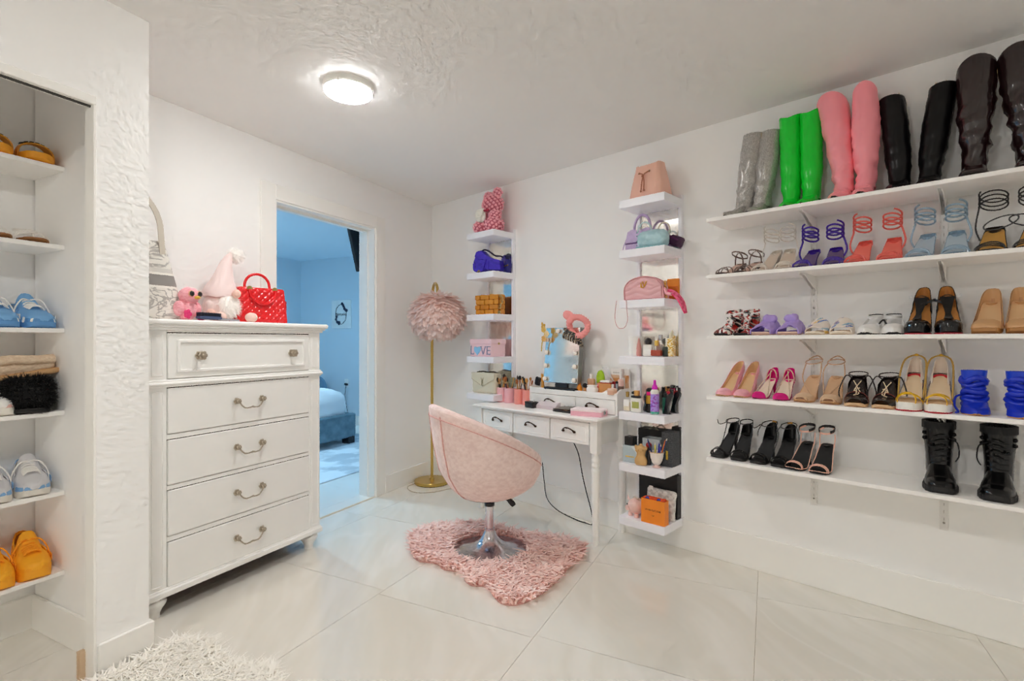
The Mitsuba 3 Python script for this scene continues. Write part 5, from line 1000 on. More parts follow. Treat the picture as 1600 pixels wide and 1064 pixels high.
def red_bag():
    rd = mat('d3141a', .18, specular=.7); w, d, h = .275, .12, .195; n = 54
    v, f = rbox(w, d, h, .012, n); k = v[:, 2] / h; v = v * np.stack([1 - .10 * k, 1 - .30 * k, np.ones(len(k))], 1)
    fr = np.abs(v[:, 1]) > d * .30; q = lambda u: np.abs((u * 26) % 1 - .5) * 2
    pat = np.minimum(q(v[:, 0] + v[:, 2]), q(v[:, 0] - v[:, 2])); ed = np.clip((w / 2 * (1 - .1 * k) - np.abs(v[:, 0])) / .02, 0, 1) * np.clip((h - v[:, 2]) / .02, 0, 1) * np.clip(v[:, 2] / .02, 0, 1); amt = np.where(fr, .007 * ed * np.clip(pat * 1.6, 0, 1) ** .6, 0)
    body = displace((v, f), amt)
    P = [('body', body, rd, 35)]
    top = 0.195
    def hd(y, up): 
        a = np.linspace(0, PI, 22); return tube(np.stack([.068 * np.cos(a), y + up * 0 * a, top + .002 + .078 * np.sin(a) ** .85], 1), .0072, 10)
    def hd2(): 
        a = np.linspace(0, PI, 22); return tube(np.stack([.070 * np.cos(a), -.052 - .012 * np.sin(a), top - .012 - .080 * np.sin(a) ** .85], 1), .0072, 10)
    P += [('handle', hd(.022, 1), rd, 50), ('handle', hd2(), rd, 50)]
    for x in (-.068, .068): P += [('ring', mv(rx(lathe([(.008, -.002), (.014, -.003), (.014, .003), (.008, .002)], 16), 90), x, -.045, top - .008), mat('c9b070', .25, .95), 40, 'gold ring'), ('ring', tube(np.stack([.006 * np.cos(b2) + x + .006, .022 + 0 * b2, top + .006 + .010 * np.sin(b2)], 1), .0016, 6, True) if 0 else tube([(x + .006 * math.cos(b2), .022, top + .004 + .010 * math.sin(b2)) for b2 in np.arange(0, 6.28, .4)], .0018, 6, True), mat('c9b070', .25, .95), 40, 'gold ring')]
    P += [('gusset', mv(rbox(.012, .075, .12, .005, 5), s * .1345, 0, .01), mat('b30f15', .3), 40) for s in (-1, 1)]
    return P
thing('red_handbag', 'glossy red quilted handbag with round handles at the right end of the chest top', 'handbag', onA(1.915, .20, CZ, -14), red_bag())

# ================================================================= tower by the lamp
def rosebear():
    rng = np.random.default_rng(6); pts, blobs = [], [((0, 0, .06), (.085, .075, .07)), ((.07, -.055, .048), (.05, .055, .052)), ((-.07, -.055, .05), (.05, .055, .05)), ((.062, -.03, .125), (.042, .045, .035)), ((-.062, -.03, .12), (.04, .045, .035)), ((0, 0, .22), (.082, .072, .078)), ((.052, 0, .298), (.036, .03, .038)), ((-.052, 0, .292), (.036, .03, .036))]
    cores = [ell(*c, *(np.array(r) * .92), 2) for c, r in blobs]
    for c, r in blobs:
        n = int(52 * (r[0] / .05) ** 1.6); i = np.arange(n) + .5; ph = np.arccos(1 - 2 * i / n); th = PI * (1 + 5 ** .5) * i
        pts += [(np.array(c) + np.array(r) * np.array([np.cos(t) * np.sin(p), np.sin(t) * np.sin(p), np.cos(p)]), np.array([np.cos(t) * np.sin(p), np.sin(t) * np.sin(p), np.cos(p)])) for p, t in zip(ph, th)]
    def rose(p, nrm, r=.0105):
        a = np.arange(8) * PI / 4; z = nrm; x = np.cross(z, [.3, .9, .1]); x /= np.linalg.norm(x); y = np.cross(z, x); R = []
        for k, (q, h, tw) in enumerate(((.6, -.3, 0), (1.0, .1, .3), (.72, .45, .6), (.62, .25, .9), (.35, .6, 1.2), (.15, .3, 1.4))):
            rr = r * q * (1 + .12 * np.cos(3 * a + k)); R.append(p + rr[:, None] * (np.cos(a + tw)[:, None] * x + np.sin(a + tw)[:, None] * y) + z * r * h)
        return loft(R)
    inside = lambda p: any((((p - np.array(c)) / (np.array(r) * .97)) ** 2).sum() < 1 for c, r in blobs)
    rs = [rose(p, n_) for p, n_ in pts if not inside(p) and n_[1] < .6]
    hc = np.array([-.035, -.088, .125]); hr = [rose(hc + np.array([x, -.018 * (1 - (x / .06) ** 2 - (z / .06) ** 2), z]), np.array([x * 4, -1, z * 4]) / np.linalg.norm([x * 4, -1, z * 4]), .0095) for x in np.arange(-.048, .049, .0135) for z in np.arange(-.048, .049, .0135) if (x * x + (z - .8 * abs(x)) ** 2) < .0021]
    return [('body', cat(cores), mat('c96f80', .9), True), ('roses', cat(rs), mat('f6b6c0', .8), 50, 'pink foam roses', 'stuff'), ('heart', cat(hr + [ell(*(hc + [0, .012, 0]), .045, .02, .045, 2)]), mat('efece2', .8), 50, 'heart of white foam roses', 'stuff'),
            ('bow', cat(ell(-.02, -.066, .165, .018, .008, .011, 1), ell(.02, -.066, .165, .018, .008, .011, 1), ell(0, -.07, .165, .006, .006, .007, 1)), mat('b03048', .5), 45)]
thing('rose_bear', 'pink foam rose teddy bear holding a white heart on the tower by the lamp', 'teddy bear', onB(.915, .115, T1[0] + .001, -8), [(p_[0], sc(p_[1], 1.14, 1.05, 1), *p_[2:]) for p_ in rosebear()])
def saddle():
    m = tex('saddle_leather', lambda p, n, uv: mix(C3('2c169c'), C3('4a30c4'), fbm(p.x * 50, p.y * 50, p.z * 50, 2)), .4)
    o = Polygon(curve([(-.135, .065), (-.13, .02), (-.10, .0), (-.06, .003), (0, .012), (.07, .004), (.12, .002), (.125, .03), (.115, .075), (.06, .088), (0, .12), (-.045, .163), (-.085, .158), (-.105, .128), (-.12, .10), (-.135, .065)], 5)).buffer(0)
    body = upright(extrude(o.buffer(-.006), -.030, .030)); edge = upright(extrude(o, -.022, .022))
    fl = Polygon(curve([(-.108, .118), (-.09, .152), (-.05, .158), (0, .122), (.06, .092), (.118, .076), (.118, .05), (.085, .052), (.04, .075), (-.01, .092), (-.06, .096), (-.108, .118)], 4)).buffer(0)
    flap = mv(upright(extrude(fl, -.005, .005)), 0, -.034, 0)
    st = mv(upright(extrude(Polygon([(-.012, .10), (.004, .10), (-.03, .01), (-.055, -.004), (-.065, .006)]), -.003, .003)), 0, -.036, 0)
    gold = mat('c9a24a', .25, .95)
    dring = tube([(-.065 + .012 * math.cos(t), -.042, -.012 + .022 * math.sin(t)) for t in np.arange(0, 6.28, .35)], .0035, 7, True)
    strap = tube(curve([(-.07, 0, .160), (-.04, 0, .172), (0, 0, .158), (.06, 0, .118), (.105, 0, .112), (.125, 0, .10)], 6), .006, 8)
    seamt = tube(curve([(-.118, -.0315, .09), (-.105, -.0315, .06), (-.108, -.0315, .03)], 5), .0018, 5)
    return [('body', body, m, 35), ('gusset', edge, mat('2a1690', .4), 35), ('flap', flap, m, 35), ('stirrup_strap', st, m, 35), ('stirrup_strap', mv(upright(extrude(Polygon([(.012, .082), (.022, .080), (.02, .01), (.008, .01)]), -.002, .002)), 0, -.032, 0), m, 35), ('charm', dring, gold, 40, 'hanging gold ring'), ('shoulder_strap', strap, mat('17132e', .5), 45), ('clip', mv(lathe([(0, 0), (.008, 0), (.008, .01), (0, .01)], 12), -.07, 0, .158), gold, 40), ('stitching', seamt, mat('1c0d70', .5), 40)]
thing('saddle_bag', 'violet blue saddle shaped handbag with gold ring, second level of the tower by the lamp', 'handbag', onB(.892, .138, T1[1] + .0145, 12), saddle())
thing('bag_charm', 'dark blue drawstring pouch with gold toggle beside the violet saddle bag', 'pouch', onB(1.02, .06, T1[1] + .001), [('body', displace(mv(ell(0, 0, .05, .032, .028, .055, 3), 0, 0, .004), nz(ell(0, 0, .05, .032, .028, .055, 3)[0], 40) * .01), mat('1e1a6e', .6), 60), ('ruffle', lathe([(.012, .10), (.02, .118), (.026, .132), (.022, .13), (.008, .112)], 14), mat('15123f', .6), 40), ('toggle', tube([(-.03, -.03, .045), (.03, -.03, .055)], .004, 7), mat('c9a24a', .25, .95), 40)])
def woven():
    P = []; c = ['c98420', 'c07a1c', 'd08c28']; w, h, d = .20, .135, .085; nx, nz_ = 5, 4
    P.append(('body', mv(rbox(w - .01, d - .008, h - .008, .02, 8), 0, 0, .004), mat('8a4d12', .6), 40)); tile = rbox(w / nx * 1.0, .017, h / nz_ * 1.02, .0075, 5)
    for i in range(nx):
        for j in range(nz_):
            k = (i + j) % 2; t = sc(tile, 1.04 if k else .92, .9, .92 if k else 1.04)
            P.append(('weave', mv(t, (i - (nx - 1) / 2) * w / nx, -d / 2 + .004 + (-.005 if k else .002), j * h / nz_), mat(c[(i * 3 + j) % 3], .35), 45))
    for j in range(nz_): P.append(('weave', mv(rz(tile, 90), w / 2, 0, j * h / nz_), mat(c[j % 3], .35), 45)); P.append(('weave', mv(sc(rz(tile, 90), 1, 1.6, 1), w / 2 - .002, .01, j * h / nz_), mat(c[(j + 1) % 3], .35), 45))
    for i in range(nx): P.append(('weave', mv(rx(sc(tile, 1, 1, 1.9), -90), (i - (nx - 1) / 2) * w / nx, -.032, h - .008), mat(c[i % 3], .35), 45))
    ch = mat('c9b27a', .25, .95)
    for k in range(16):
        u = k / 15; x = w / 2 + .012 + .006 * math.sin(u * 9); z = .125 - .118 * u if k < 12 else .012; y = -.035 + .02 * math.sin(u * 5)
        a = np.arange(10) * 2 * PI / 10; q = np.stack([.0085 * np.cos(a), .003 * np.sin(2 * a) * 0 + (0.0085 * np.sin(a) if k % 2 else 0 * a), (0 * a if k % 2 else .0085 * np.sin(a))], 1)
        P.append(('chain_link', tube(q + [x, y, z], .0026, 5, True), ch, 40))
    return P
thing('woven_handbag', 'mustard brown padded woven leather bag with gold chain on the tower by the lamp', 'handbag', onB(.892, .125, T1[2] + .001, 8), [(p_[0], sc(p_[1], 1.1, 1.0, 1.12), *p_[2:]) for p_ in woven()])
def lovebox():
    pk = mat('ecc9cf', .5); blue = mat('7f9fc0', .5); P = [('box', box(-.115, .115, -.075, .075, 0, .098, .002), pk, False), ('lid', box(-.120, .120, -.08, .08, .094, .132, .003), pk, False)]
    def serif(ch, x):
        t = text(ch, .064, .003); m = upright(t); w = np.ptp(t[0][:, 0]); s_ = [box(-w / 2 - .004, -w / 2 + .012, -.003, 0, -.032, -.0295), box(-w / 2 - .004, -w / 2 + .012, -.003, 0, .0295, .032)]
        if ch == 'V': s_ = [box(q - .008, q + .008, -.003, 0, .0295, .032) for q in (-w / 2 + .003, w / 2 - .003)]
        if ch in 'LE': s_.append(box(w / 2 - .002, w / 2 + .0005, -.003, 0, -.032, -.016))
        return mv(cat([m] + s_), x, -.0755, .046)
    for ch, x in (('L', -.09), ('V', .03), ('E', .088)): P.append(('letter', serif(ch, x), mat('8f8aa6', .5), False))
    th = np.linspace(0, 2 * PI, 40)[:-1]; hp = Polygon(np.stack([16 * np.sin(th) ** 3, 13 * np.cos(th) - 5 * np.cos(2 * th) - 2 * np.cos(3 * th) - np.cos(4 * th)], 1) * .0024)
    P += [('heart', mv(upright(extrude(hp, 0, .004)), -.034, -.0755, .046), mat('8cc3e6', .35), False, 'pale blue heart in place of the letter O'), ('clasp', mv(rx(lathe([(0, 0), (.009, 0), (.008, .004), (0, .005)], 16), 0), 0, 0, 0) if 0 else mv(ry(lathe([(0, 0), (.009, 0), (.008, .004), (0, .005)], 16), 90), .1205, .0, .098), mat('b5975a', .3, .9), 40)]
    return P
thing('love_box', 'pale pink lidded box reading LOVE with blue heart, on the tower by the lamp', 'box', onB(.888, .145, T1[3] + .001, 0), lovebox())
def chevbag():
    m = mat('d6cfb8', .45); w, d, h = .24, .085, .155; n = 28; v, f = rbox(w, d, h, .02, n)
    fr = v[:, 1] < -d * .3; u = (v[:, 2] + .55 * np.abs(v[:, 0])) * 42; amt = np.where(fr, .004 * np.abs(np.sin(u * PI / 2)) ** .5 - .002, 0)
    body = displace((v, f), amt)
    fl = Polygon([(-w / 2 + .002, h), (w / 2 - .002, h), (w / 2 - .004, h * .70), (0, h * .34), (-w / 2 + .004, h * .70)])
    flap = mv(upright(extrude(fl.buffer(-.004).buffer(.004), -.005, .003)), 0, -d / 2 - .004, .001)
    g = mat('8f8a70', .3, .6)
    def pl(*pts): return tube([(x, 0, z) for x, z in pts], .0022, 6)
    mono = cat(pl((-.012, .026), (0, .006), (.012, .026)), pl((0, .006), (0, -.012)), tube(curve([(.008, 0, .008), (-.004, 0, .004), (.006, 0, -.008), (-.006, 0, -.014)], 5), .0022, 6), pl((-.004, .0), (-.004, -.028), (.010, -.028)))
    P = [('body', body, m, 40), ('flap', flap, m, 35), ('monogram', mv(mono, .0, -d / 2 - .012, .09), g, 40, 'interlaced monogram letters Y S L'), ('flap_edge', tube(curve([(-w / 2 + .004, -d / 2 - .009, h * .71), (0, -d / 2 - .009, h * .345), (w / 2 - .004, -d / 2 - .009, h * .71)], 1), .0018, 5), mat('b9b198', .5), 40)]
    P += [('chain', tube(curve([(-.10, .0, h + .002), (-.05, .01, h + .008), (.0, .012, h + .003), (.05, .01, h + .008), (.105, 0, h + .002)], 5), .005, 7), mat('4a453a', .3, .7), 40)]
    return P
thing('chevron_handbag', 'cream chevron quilted flap bag with monogram, tower level just above the desk top', 'handbag', onB(.878, .145, T1[4] + .001, 4), chevbag())

# ================================================================= tower between desk and shoe shelves
def bucket():
    m = mat('e9b7a4', .45); a = np.arange(40) * 2 * PI / 40; R = []
    for z, rx_, ry_ in ((0, .118, .075), (.02, .12, .077), (.08, .108, .07), (.14, .094, .062), (.19, .082, .052), (.205, .08, .048)):
        sq = np.sign(np.cos(a)) * np.abs(np.cos(a)) ** .7, np.sign(np.sin(a)) * np.abs(np.sin(a)) ** .7
        R.append(np.stack([rx_ * sq[0], ry_ * sq[1], z + 0 * a - .012 * (z > .2) * np.abs(np.sin(a)) ** 2 * (np.cos(a * 2) < 0)], 1))
    R = np.array(R); side = sheet(R, .003, wrap_v=True); bot = loft([R[0], R[0] + [0, 0, .004]])
    co = mat('a8694f', .5)
    cord = [tube(curve(p, 5), .0032, 7) for p in ([(-.032, -.066, .15), (-.02, -.072, .145), (.0, -.078, .13), (-.004, -.084, .09), (-.006, -.090, .04)], [(.032, -.066, .15), (.02, -.072, .145), (.004, -.078, .13), (.012, -.086, .09), (.014, -.090, .045)])]
    P = [('body', cat(side, bot), m, 45), ('lining', sheet(R[1:] * [.955, .955, 1], .001, wrap_v=True), mat('c98f7c', .6), 45)] + [('drawstring', c, co, 45) for c in cord]
    P += [('eyelet', mv(rx(lathe([(.003, 0), (.006, 0), (.006, .002), (.003, .002)], 12), 90), x, -.064, .15), mat('8f6a52', .35, .7), 40) for x in (-.034, .034)] + [('cord_knot', ell(x, -.09, z, .006, .005, .007, 1), co, True) for x, z in ((-.006, .036), (.014, .04), (.003, .122))]
    return P
thing('bucket_bag', 'blush pink drawstring bucket bag on top of the tower beside the shoe shelves', 'handbag', onB(2.248, .125, T2[0] + .001, -4), bucket())
def lilacbag():
    m = tex('lilac_leather', lambda p, n, uv: mix(C3('a58bb8'), C3('c3add0'), .5 * fbm(p.x * 90, p.y * 90, p.z * 40, 2) + .25), .35); o = Polygon([(-.098, 0), (.098, 0), (.078, .115), (.05, .13), (0, .118), (-.05, .13), (-.078, .115)])
    a = np.linspace(0, PI, 22)
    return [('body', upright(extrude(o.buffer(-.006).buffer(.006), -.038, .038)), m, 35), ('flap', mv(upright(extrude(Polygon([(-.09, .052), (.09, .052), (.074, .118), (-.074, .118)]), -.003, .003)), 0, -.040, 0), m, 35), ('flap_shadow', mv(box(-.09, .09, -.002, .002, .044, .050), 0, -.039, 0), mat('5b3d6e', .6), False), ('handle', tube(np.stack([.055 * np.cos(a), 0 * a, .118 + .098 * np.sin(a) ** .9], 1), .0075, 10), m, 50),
            ('clasp', mv(box(-.012, .012, -.003, .003, .02, .045, .002), 0, -.041, 0), mat('b8a6c4', .3, .4), False), ('strap', tube(curve([(-.098, 0, .10), (-.112, -.01, .06), (-.125, -.02, .005)], 6), .003, 6), m, 45)]
thing('lilac_handbag', 'lilac embossed handbag with arched handle behind the pale blue bag', 'handbag', onB(2.195, .125, T2[1] + .001, 0), lilacbag())
def ruched():
    w, h = .175, .10; v, f = rbox(w, .085, h, .035, 22); v = v * np.stack([1 + .05 * v[:, 2] / h, np.ones(len(v)), 1 + .06 * np.cos(v[:, 0] * 20)], 1)
    am = .010 * nz(v * [1, 1, .45], 70, 4, 2) + .006 * nz(v, 35, 8, 2); m = tex('ruched_satin', lambda p, n, uv: mix(C3('8fb8c2'), C3('bcd9de'), fbm(p.x * 40, p.y * 40, p.z * 40, 2)), .3)
    a = np.linspace(0, PI, 20); hc = mat('b9d0cf', .4)
    return [('body', displace((v, f), am), m, 60), ('handle', tube(np.stack([-.045 + .042 * np.cos(a), -.02 + 0 * a, .098 + .056 * np.sin(a)], 1), .0045, 8), hc, 50), ('handle', tube(np.stack([.05 + .036 * np.cos(a), .03 + 0 * a, .098 + .05 * np.sin(a)], 1), .0045, 8), mat('d8c9b6', .4), 50), ('knot', ell(-.075, -.02, .135, .010, .007, .010, 1), hc, True), ('frill', tube(curve([(-.085, -.044, .006), (-.04, -.052, .004), (0, -.05, .006), (.05, -.052, .003), (.088, -.044, .006)], 5), .006, 7), mat('7fb0b8', .4), 45), ('ring', ell(.096, .0, .085, .009, .009, .011, 1), mat('a8b5a8', .3, .5), True)] + [('stud', ell(-.084, -.038, z, .004, .004, .004, 1), mat('5f8f96', .3, .4), True) for z in (.02, .045, .075, .095)]
thing('ruched_handbag', 'pale blue ruched satin handbag before the lilac bag on the shelf tower', 'handbag', onB(2.288, .165, T2[1] + .001, 4), ruched())
thing('folded_pouch', 'dark plum folded pouch behind the pale blue bag', 'pouch', onB(2.368, .055, T2[1] + .001, 0), [('body', displace(mv(ry(rbox(.075, .06, .06, .014, 8), 24), -.004, 0, .018), 0.004 * nz(rbox(.075, .06, .06, .014, 8)[0], 40)), mat('3b1238', .5), 50), ('flap', mv(ry(rbox(.07, .064, .014, .006, 5), 30), .0, 0, .055), mat('571a52', .5), 45)])
def camerabag():
    m = mat('dba6a8', .4); o = Polygon(curve([(-.118, .0), (-.122, .05), (-.115, .085), (-.085, .115), (-.03, .132), (.03, .132), (.085, .115), (.115, .085), (.122, .05), (.118, .0), (0, -.001), (-.118, 0)], 5)).buffer(0)
    g = np.linspace(-1, 1, 44); X, Z = np.meshgrid(np.linspace(-.113, .113, 44), np.linspace(.006, .124, 30), indexing='ij')
    top = np.interp(np.abs(X), [0, .03, .085, .115], [.128, .128, .110, .07]); Zc = np.minimum(Z, top); u = np.where(Z < .075, Z + .010 * np.sin(X * 42), Z + .45 * np.abs(X)) * 62
    Y = -.036 - .0045 * np.abs(np.sin(u * PI / 2)) ** .6
    front = sheet(np.stack([X, Y, Zc], -1), .003, flip=False); gold = mat('d1a032', .25, .95)
    P = [('body', upright(extrude(o, -.034, .034)), m, 35), ('front_panel', front, m, 60), ('piping', tube([(x, -.037, z) for x, z in o.exterior.coords[:-1]], .003, 6, True), mat('d79a9c', .4), 50), ('zip', tube([(x, 0, z + .001) for x, z in o.exterior.coords if z > .07], .0025, 6), mat('b8868a', .4), 45)]
    L_ = cat(box(-.020, -.014, -.003, 0, -.016, .014, .0008), box(-.020, .004, -.003, 0, -.016, -.011, .0008)); V_ = cat(tube([(-.008, -.001, .018), (.004, -.001, -.010)], .003, 6), tube([(.016, -.001, .018), (.004, -.001, -.010)], .0026, 6))
    P += [('emblem', mv(cat(L_, V_, box(-.012, -.003, -.003, 0, .016, .019), box(.011, .021, -.003, 0, .016, .019)), .008, -.042, .085), gold, 40, 'gold letters L V')]
    for k in range(13):
        u = k / 12; a = np.arange(9) * 2 * PI / 9; q = np.stack([.006 * np.cos(a), (.006 * np.sin(a) if k % 2 else 0 * a), (0 * a if k % 2 else .0065 * np.sin(a))], 1)
        P.append(('chain_link', tube(q + [.128 + .012 * u, -.02 - .01 * u, .095 - .125 * u], .0022, 5, True), gold, 40))
    P += [('tassel', lathe([(.002, .07), (.006, .06), (.012, .0), (0, 0)], 10) if 0 else mv(lathe([(.002, .06), (.006, .05), (.012, .0), (0, 0)], 10), -.128, -.005, .0), mat('c9767c', .5), 40)]
    return P
thing('camera_bag', 'pink quilted camera bag with gold emblem and chain on the middle of the shelf tower', 'handbag', onB(2.235, .155, T2[2] + .001, 2), camerabag())
thing('orange_box', 'flat orange gift box standing behind the pink quilted camera bag', 'box', onB(2.348, .034, T2[2] + .001, 0), [('lid', box(-.035, .035, -.014, .012, .03, .125, .002), mat('e2851a', .5), False), ('base', box(-.034, .034, -.016, .013, 0, .08, .002), mat('cf6a1c', .5), False)])
def scarf():
    p = curve([(-.055, .02, .035), (-.02, -.01, .045), (.015, -.02, .04), (.045, -.015, .02), (.075, -.01, -.02), (.098, -.005, -.085)], 7); w = np.interp(np.linspace(0, 1, len(p)), [0, .3, .6, .85, 1], [.02, .035, .045, .05, .02])
    a = ribbon(p, w, .008, (0, .9, .4)); 
    return [('body', displace(a, 0 * a[0][:, 0]), tex('scarf_silk', lambda p, n, uv: mix(C3('d81e5c'), C3('f0608a'), smoothstep(.35, .65, noise(p.x * 70, p.y * 70, p.z * 70))), .3), 40), ('ruffle', tube(curve([(-.05, 0, .045), (-.03, -.02, .06), (-.01, -.03, .05), (.0, -.035, .03), (.03, -.036, .022)], 6), .010, 8), mat('e8a0a8', .5), 50)]
thing('silk_scarf', 'bright pink silk scarf hanging over the right side of the shelf tower', 'scarf', onB(2.380, .15, T2[2] + .001, 0), scarf())
thing('wrist_strap', 'thin pink wrist strap hanging in a loop under the shelf with the pink camera bag', 'strap', onB(2.125, .244, T2[2] - .03, 0), [('', tube(curve([(-.032, 0, .03), (-.04, 0, -.02), (-.043, 0, -.085), (-.025, 0, -.125), (.0, 0, -.135), (.025, 0, -.125), (.042, 0, -.085), (.036, 0, -.02), (.032, 0, .03)], 6), .0022, 6), mat('cfa9a8', .5), 50)])
thing('paper_roll', 'white paper roll standing at the left end of the perfume shelf', 'paper roll', onB(2.132, .085, T2[3] + .001), [('', lathe([(.012, 0), (.045, 0), (.0455, .002), (.0455, .115), (.045, .117), (.014, .117), (.012, .1)], 32), mat('efece6', .8), 30)])
# bottles
def bottle(body, cap, col, capc, liquid=None, rough=.08, label_c=None, lab=None, cap_r=.3, metal=0.0):
    P = [('body', body, col if col in scene else mat(col, rough, specular=.7), 35), ('cap', cap, mat(capc, cap_r, metal), 35)]
    if liquid: P.insert(1, ('liquid', liquid[0], mat(liquid[1], .15), 35))
    if lab is not None: P.append(('label', lab, mat(label_c, .5), 35))
    return P
scene['clear_glass'] = {'type': 'twosided', 'bsdf': {'type': 'principled', 'base_color': {'type': 'rgb', 'value': lin('e4e2d9')}, 'roughness': 0.06, 'specular': 0.9}}
scene['glass'] = {'type': 'thindielectric', 'int_ior': 1.3}
def rb(w, d, h, r=.004): return rbox(w, d, h, r, 4)
def cyl(r, h, z=0, n=20, b=.0015): return mv(lathe([(0, 0), (r - b, 0), (r, b), (r, h - b), (r - b, h), (0, h)], n), 0, 0, z)
def glassb(w, d, h, lh, lc, capm, capc, metal=0.0, lab=None, lc2='efece6'):
    P = [('body', rb(w, d, h), 'glass', 40), ('liquid', mv(rb(w - .006, d - .006, lh), 0, 0, .003), mat(lc, .15), 40), ('cap', mv(capm, 0, 0, h), mat(capc, .25, metal), 40), ('neck', cyl(.006, .008, h - .003), mat('cfc9b8', .3, .6), 40)]
    if lab: P.append(('label', box(-w * .38, w * .38, -d / 2 - .001, -d / 2 + .001, lab[0], lab[1]), mat(lc2, .6), False))
    return P
z4 = T2[3] + .001
thing('tassel_charm', 'pink leather tassel standing against the mirror on the perfume shelf', 'tassel', onB(2.178, .135, z4), [('', lathe([(0, 0), (.015, .0), (.014, .05), (.008, .082), (.0065, .088), (.004, .105), (0, .106)], 16), mat('cf8f86', .6), 40)])
thing('perfume_bottle', 'clear square perfume bottle with black ball cap on the upper perfume shelf', 'perfume bottle', onB(2.232, .12, z4), [('body', rb(.058, .03, .068), 'clear_glass', 40), ('cap', mv(ball(.0215, 3), 0, 0, .086), mat('0c0c0e', .12, specular=.8), True), ('label', box(-.022, .022, -.0165, -.0145, .012, .04), mat('f1efe8', .6), False), ('neck', cyl(.012, .01, .066), mat('d8c06a', .3, .7), 40)])
thing('perfume_bottle', 'square perfume bottle with red amber liquid on the upper perfume shelf', 'perfume bottle', onB(2.298, .145, z4), glassb(.068, .034, .062, .034, 'a63a1e', cyl(.012, .03), 'e0b95a', .3))
thing('perfume_bottle', 'tall clear bottle with silver cap behind the red amber perfume', 'perfume bottle', onB(2.285, .07, z4), glassb(.04, .03, .095, .03, 'd9d3c2', cyl(.012, .03), 'c9c9cc', .8))
thing('perfume_bottle', 'short dark green perfume bottle with pale cap on the upper perfume shelf', 'perfume bottle', onB(2.345, .12, z4), [('body', rb(.036, .03, .056), mat('16281e', .08, specular=.8), 40), ('cap', mv(rb(.02, .02, .05), .008, 0, .057), mat('dfd9cb', .2), 40), ('shoulder', mv(cyl(.01, .01), 0, 0, .054), mat('cfc49a', .3, .6), 40)])
for k, (s_, d_, hh) in enumerate(((2.372, .12, .105), (2.352, .06, .12))):
    thing('perfume_bottle', ('tall golden bead striped perfume bottle at the right edge of the upper perfume shelf', 'tall golden perfume bottle standing at the mirror on the upper perfume shelf')[k], 'perfume bottle', onB(s_, d_, z4), [('body', rb(.034, .026, hh), tex('gold_stripe', lambda p, n, uv: mix(C3('d9a93a'), C3('f3e6c0'), smoothstep(.4, .6, noise(p.x * 160, p.y * 160, p.z * 160))), .15) if k == 0 else 'gold_stripe', 40), ('cap', mv(lathe([(0, 0), (.009, 0), (.008, .02), (.005, .03), (0, .032)], 14), 0, 0, hh), mat('e6dcc0', .15), 40)])
z5 = T2[4] + .001
thing('perfume_bottle', 'slim clear perfume bottle with gold cap at the left end of the lower perfume shelf', 'perfume bottle', onB(2.140, .20, z5), glassb(.048, .028, .085, .05, 'e9dcc0', cyl(.010, .03), 'b99a5a', .8, (.03, .07)))
thing('perfume_bottle', 'clear bottle with green label and black ribbon neck on the lower perfume shelf', 'perfume bottle', onB(2.205, .205, z5), [('body', rb(.07, .035, .085, .008), 'clear_glass', 40), ('label', box(-.022, .022, -.0195, -.016, .025, .062), mat('a3a657', .5), False), ('ribbon', mv(cat(cyl(.022, .012), ell(-.02, -.01, .006, .014, .006, .008, 1), ell(.02, -.01, .006, .014, .006, .008, 1)), 0, 0, .084), mat('141214', .5), 40), ('cap', mv(cyl(.017, .03), 0, 0, .096), mat('d8a25c', .3, .5), 40), ('cap__ball', ell(-.022, -.005, .112, .009, .009, .009, 2), mat('111113', .2), True)])
thing('perfume_bottle', 'black figure shaped perfume bottle behind the ribbon neck bottle', 'perfume bottle', onB(2.225, .11, z5), [('body', lathe(rprof([(0, 0), (.026, 0), (.03, .02), (.022, .05), (.028, .08), (.02, .10), (.008, .108), (0, .11)], 3), 20), mat('0b0b0d', .12, specular=.8), 40), ('cap', mv(cyl(.012, .022), 0, 0, .108), mat('101012', .2), 40)])
thing('perfume_bottle', 'black bottle with gold band and hot pink collar beside the purple spray', 'perfume bottle', onB(2.262, .16, z5), [('body', mv(rb(.032, .032, .05), 0, 0, 0), mat('0d0d0f', .15), 40), ('band', mv(rb(.033, .033, .05), 0, 0, .05), mat('d3a548', .25, .8), 40), ('collar', cyl(.017, .02, .1), mat('e21877', .3), 40), ('cap', mv(cat(cyl(.013, .012), rx(mv(ell(0, 0, 0, .018, .006, .008, 1), 0, 0, .016), 0)), 0, 0, .119), mat('111113', .25), 40)])
thing('spray_bottle', 'tall purple labelled body spray with magenta cap on the lower perfume shelf', 'spray bottle', onB(2.318, .205, z5), [('body', lathe(rprof([(0, 0), (.02, 0), (.024, .004), (.024, .012), (.0238, .12), (.022, .132), (.012, .142), (0, .143)], 2), 24), 'clear_glass', 40), ('base', cyl(.0243, .016, 0.0005), mat('2fa08c', .3), 40), ('label', lathe([(.0243, .016), (.0243, .115)], 24), tex('spray_label', lambda p, n, uv: mix(C3('a98ad8'), mix(C3('4d3aa8'), C3('c760c0'), noise(p.x * 90, p.y * 90, p.z * 60)), smoothstep(.5, .62, noise(p.x * 140, p.y * 140, p.z * 110))), .4), 40), ('cap', mv(lathe(rprof([(.0, 0), (.015, 0), (.016, .012), (.011, .024), (.0075, .028), (.007, .05), (0, .051)], 2), 18), 0, 0, .141), mat('cf12b4', .35), 40)])
thing('perfume_bottle', 'green glass bottle hidden behind the purple spray', 'perfume bottle', onB(2.343, .125, z5), [('body', rb(.03, .028, .09), mat('2c6b58', .1), 40), ('cap', mv(cyl(.010, .025), 0, 0, .09), mat('1a2622', .3), 40)])
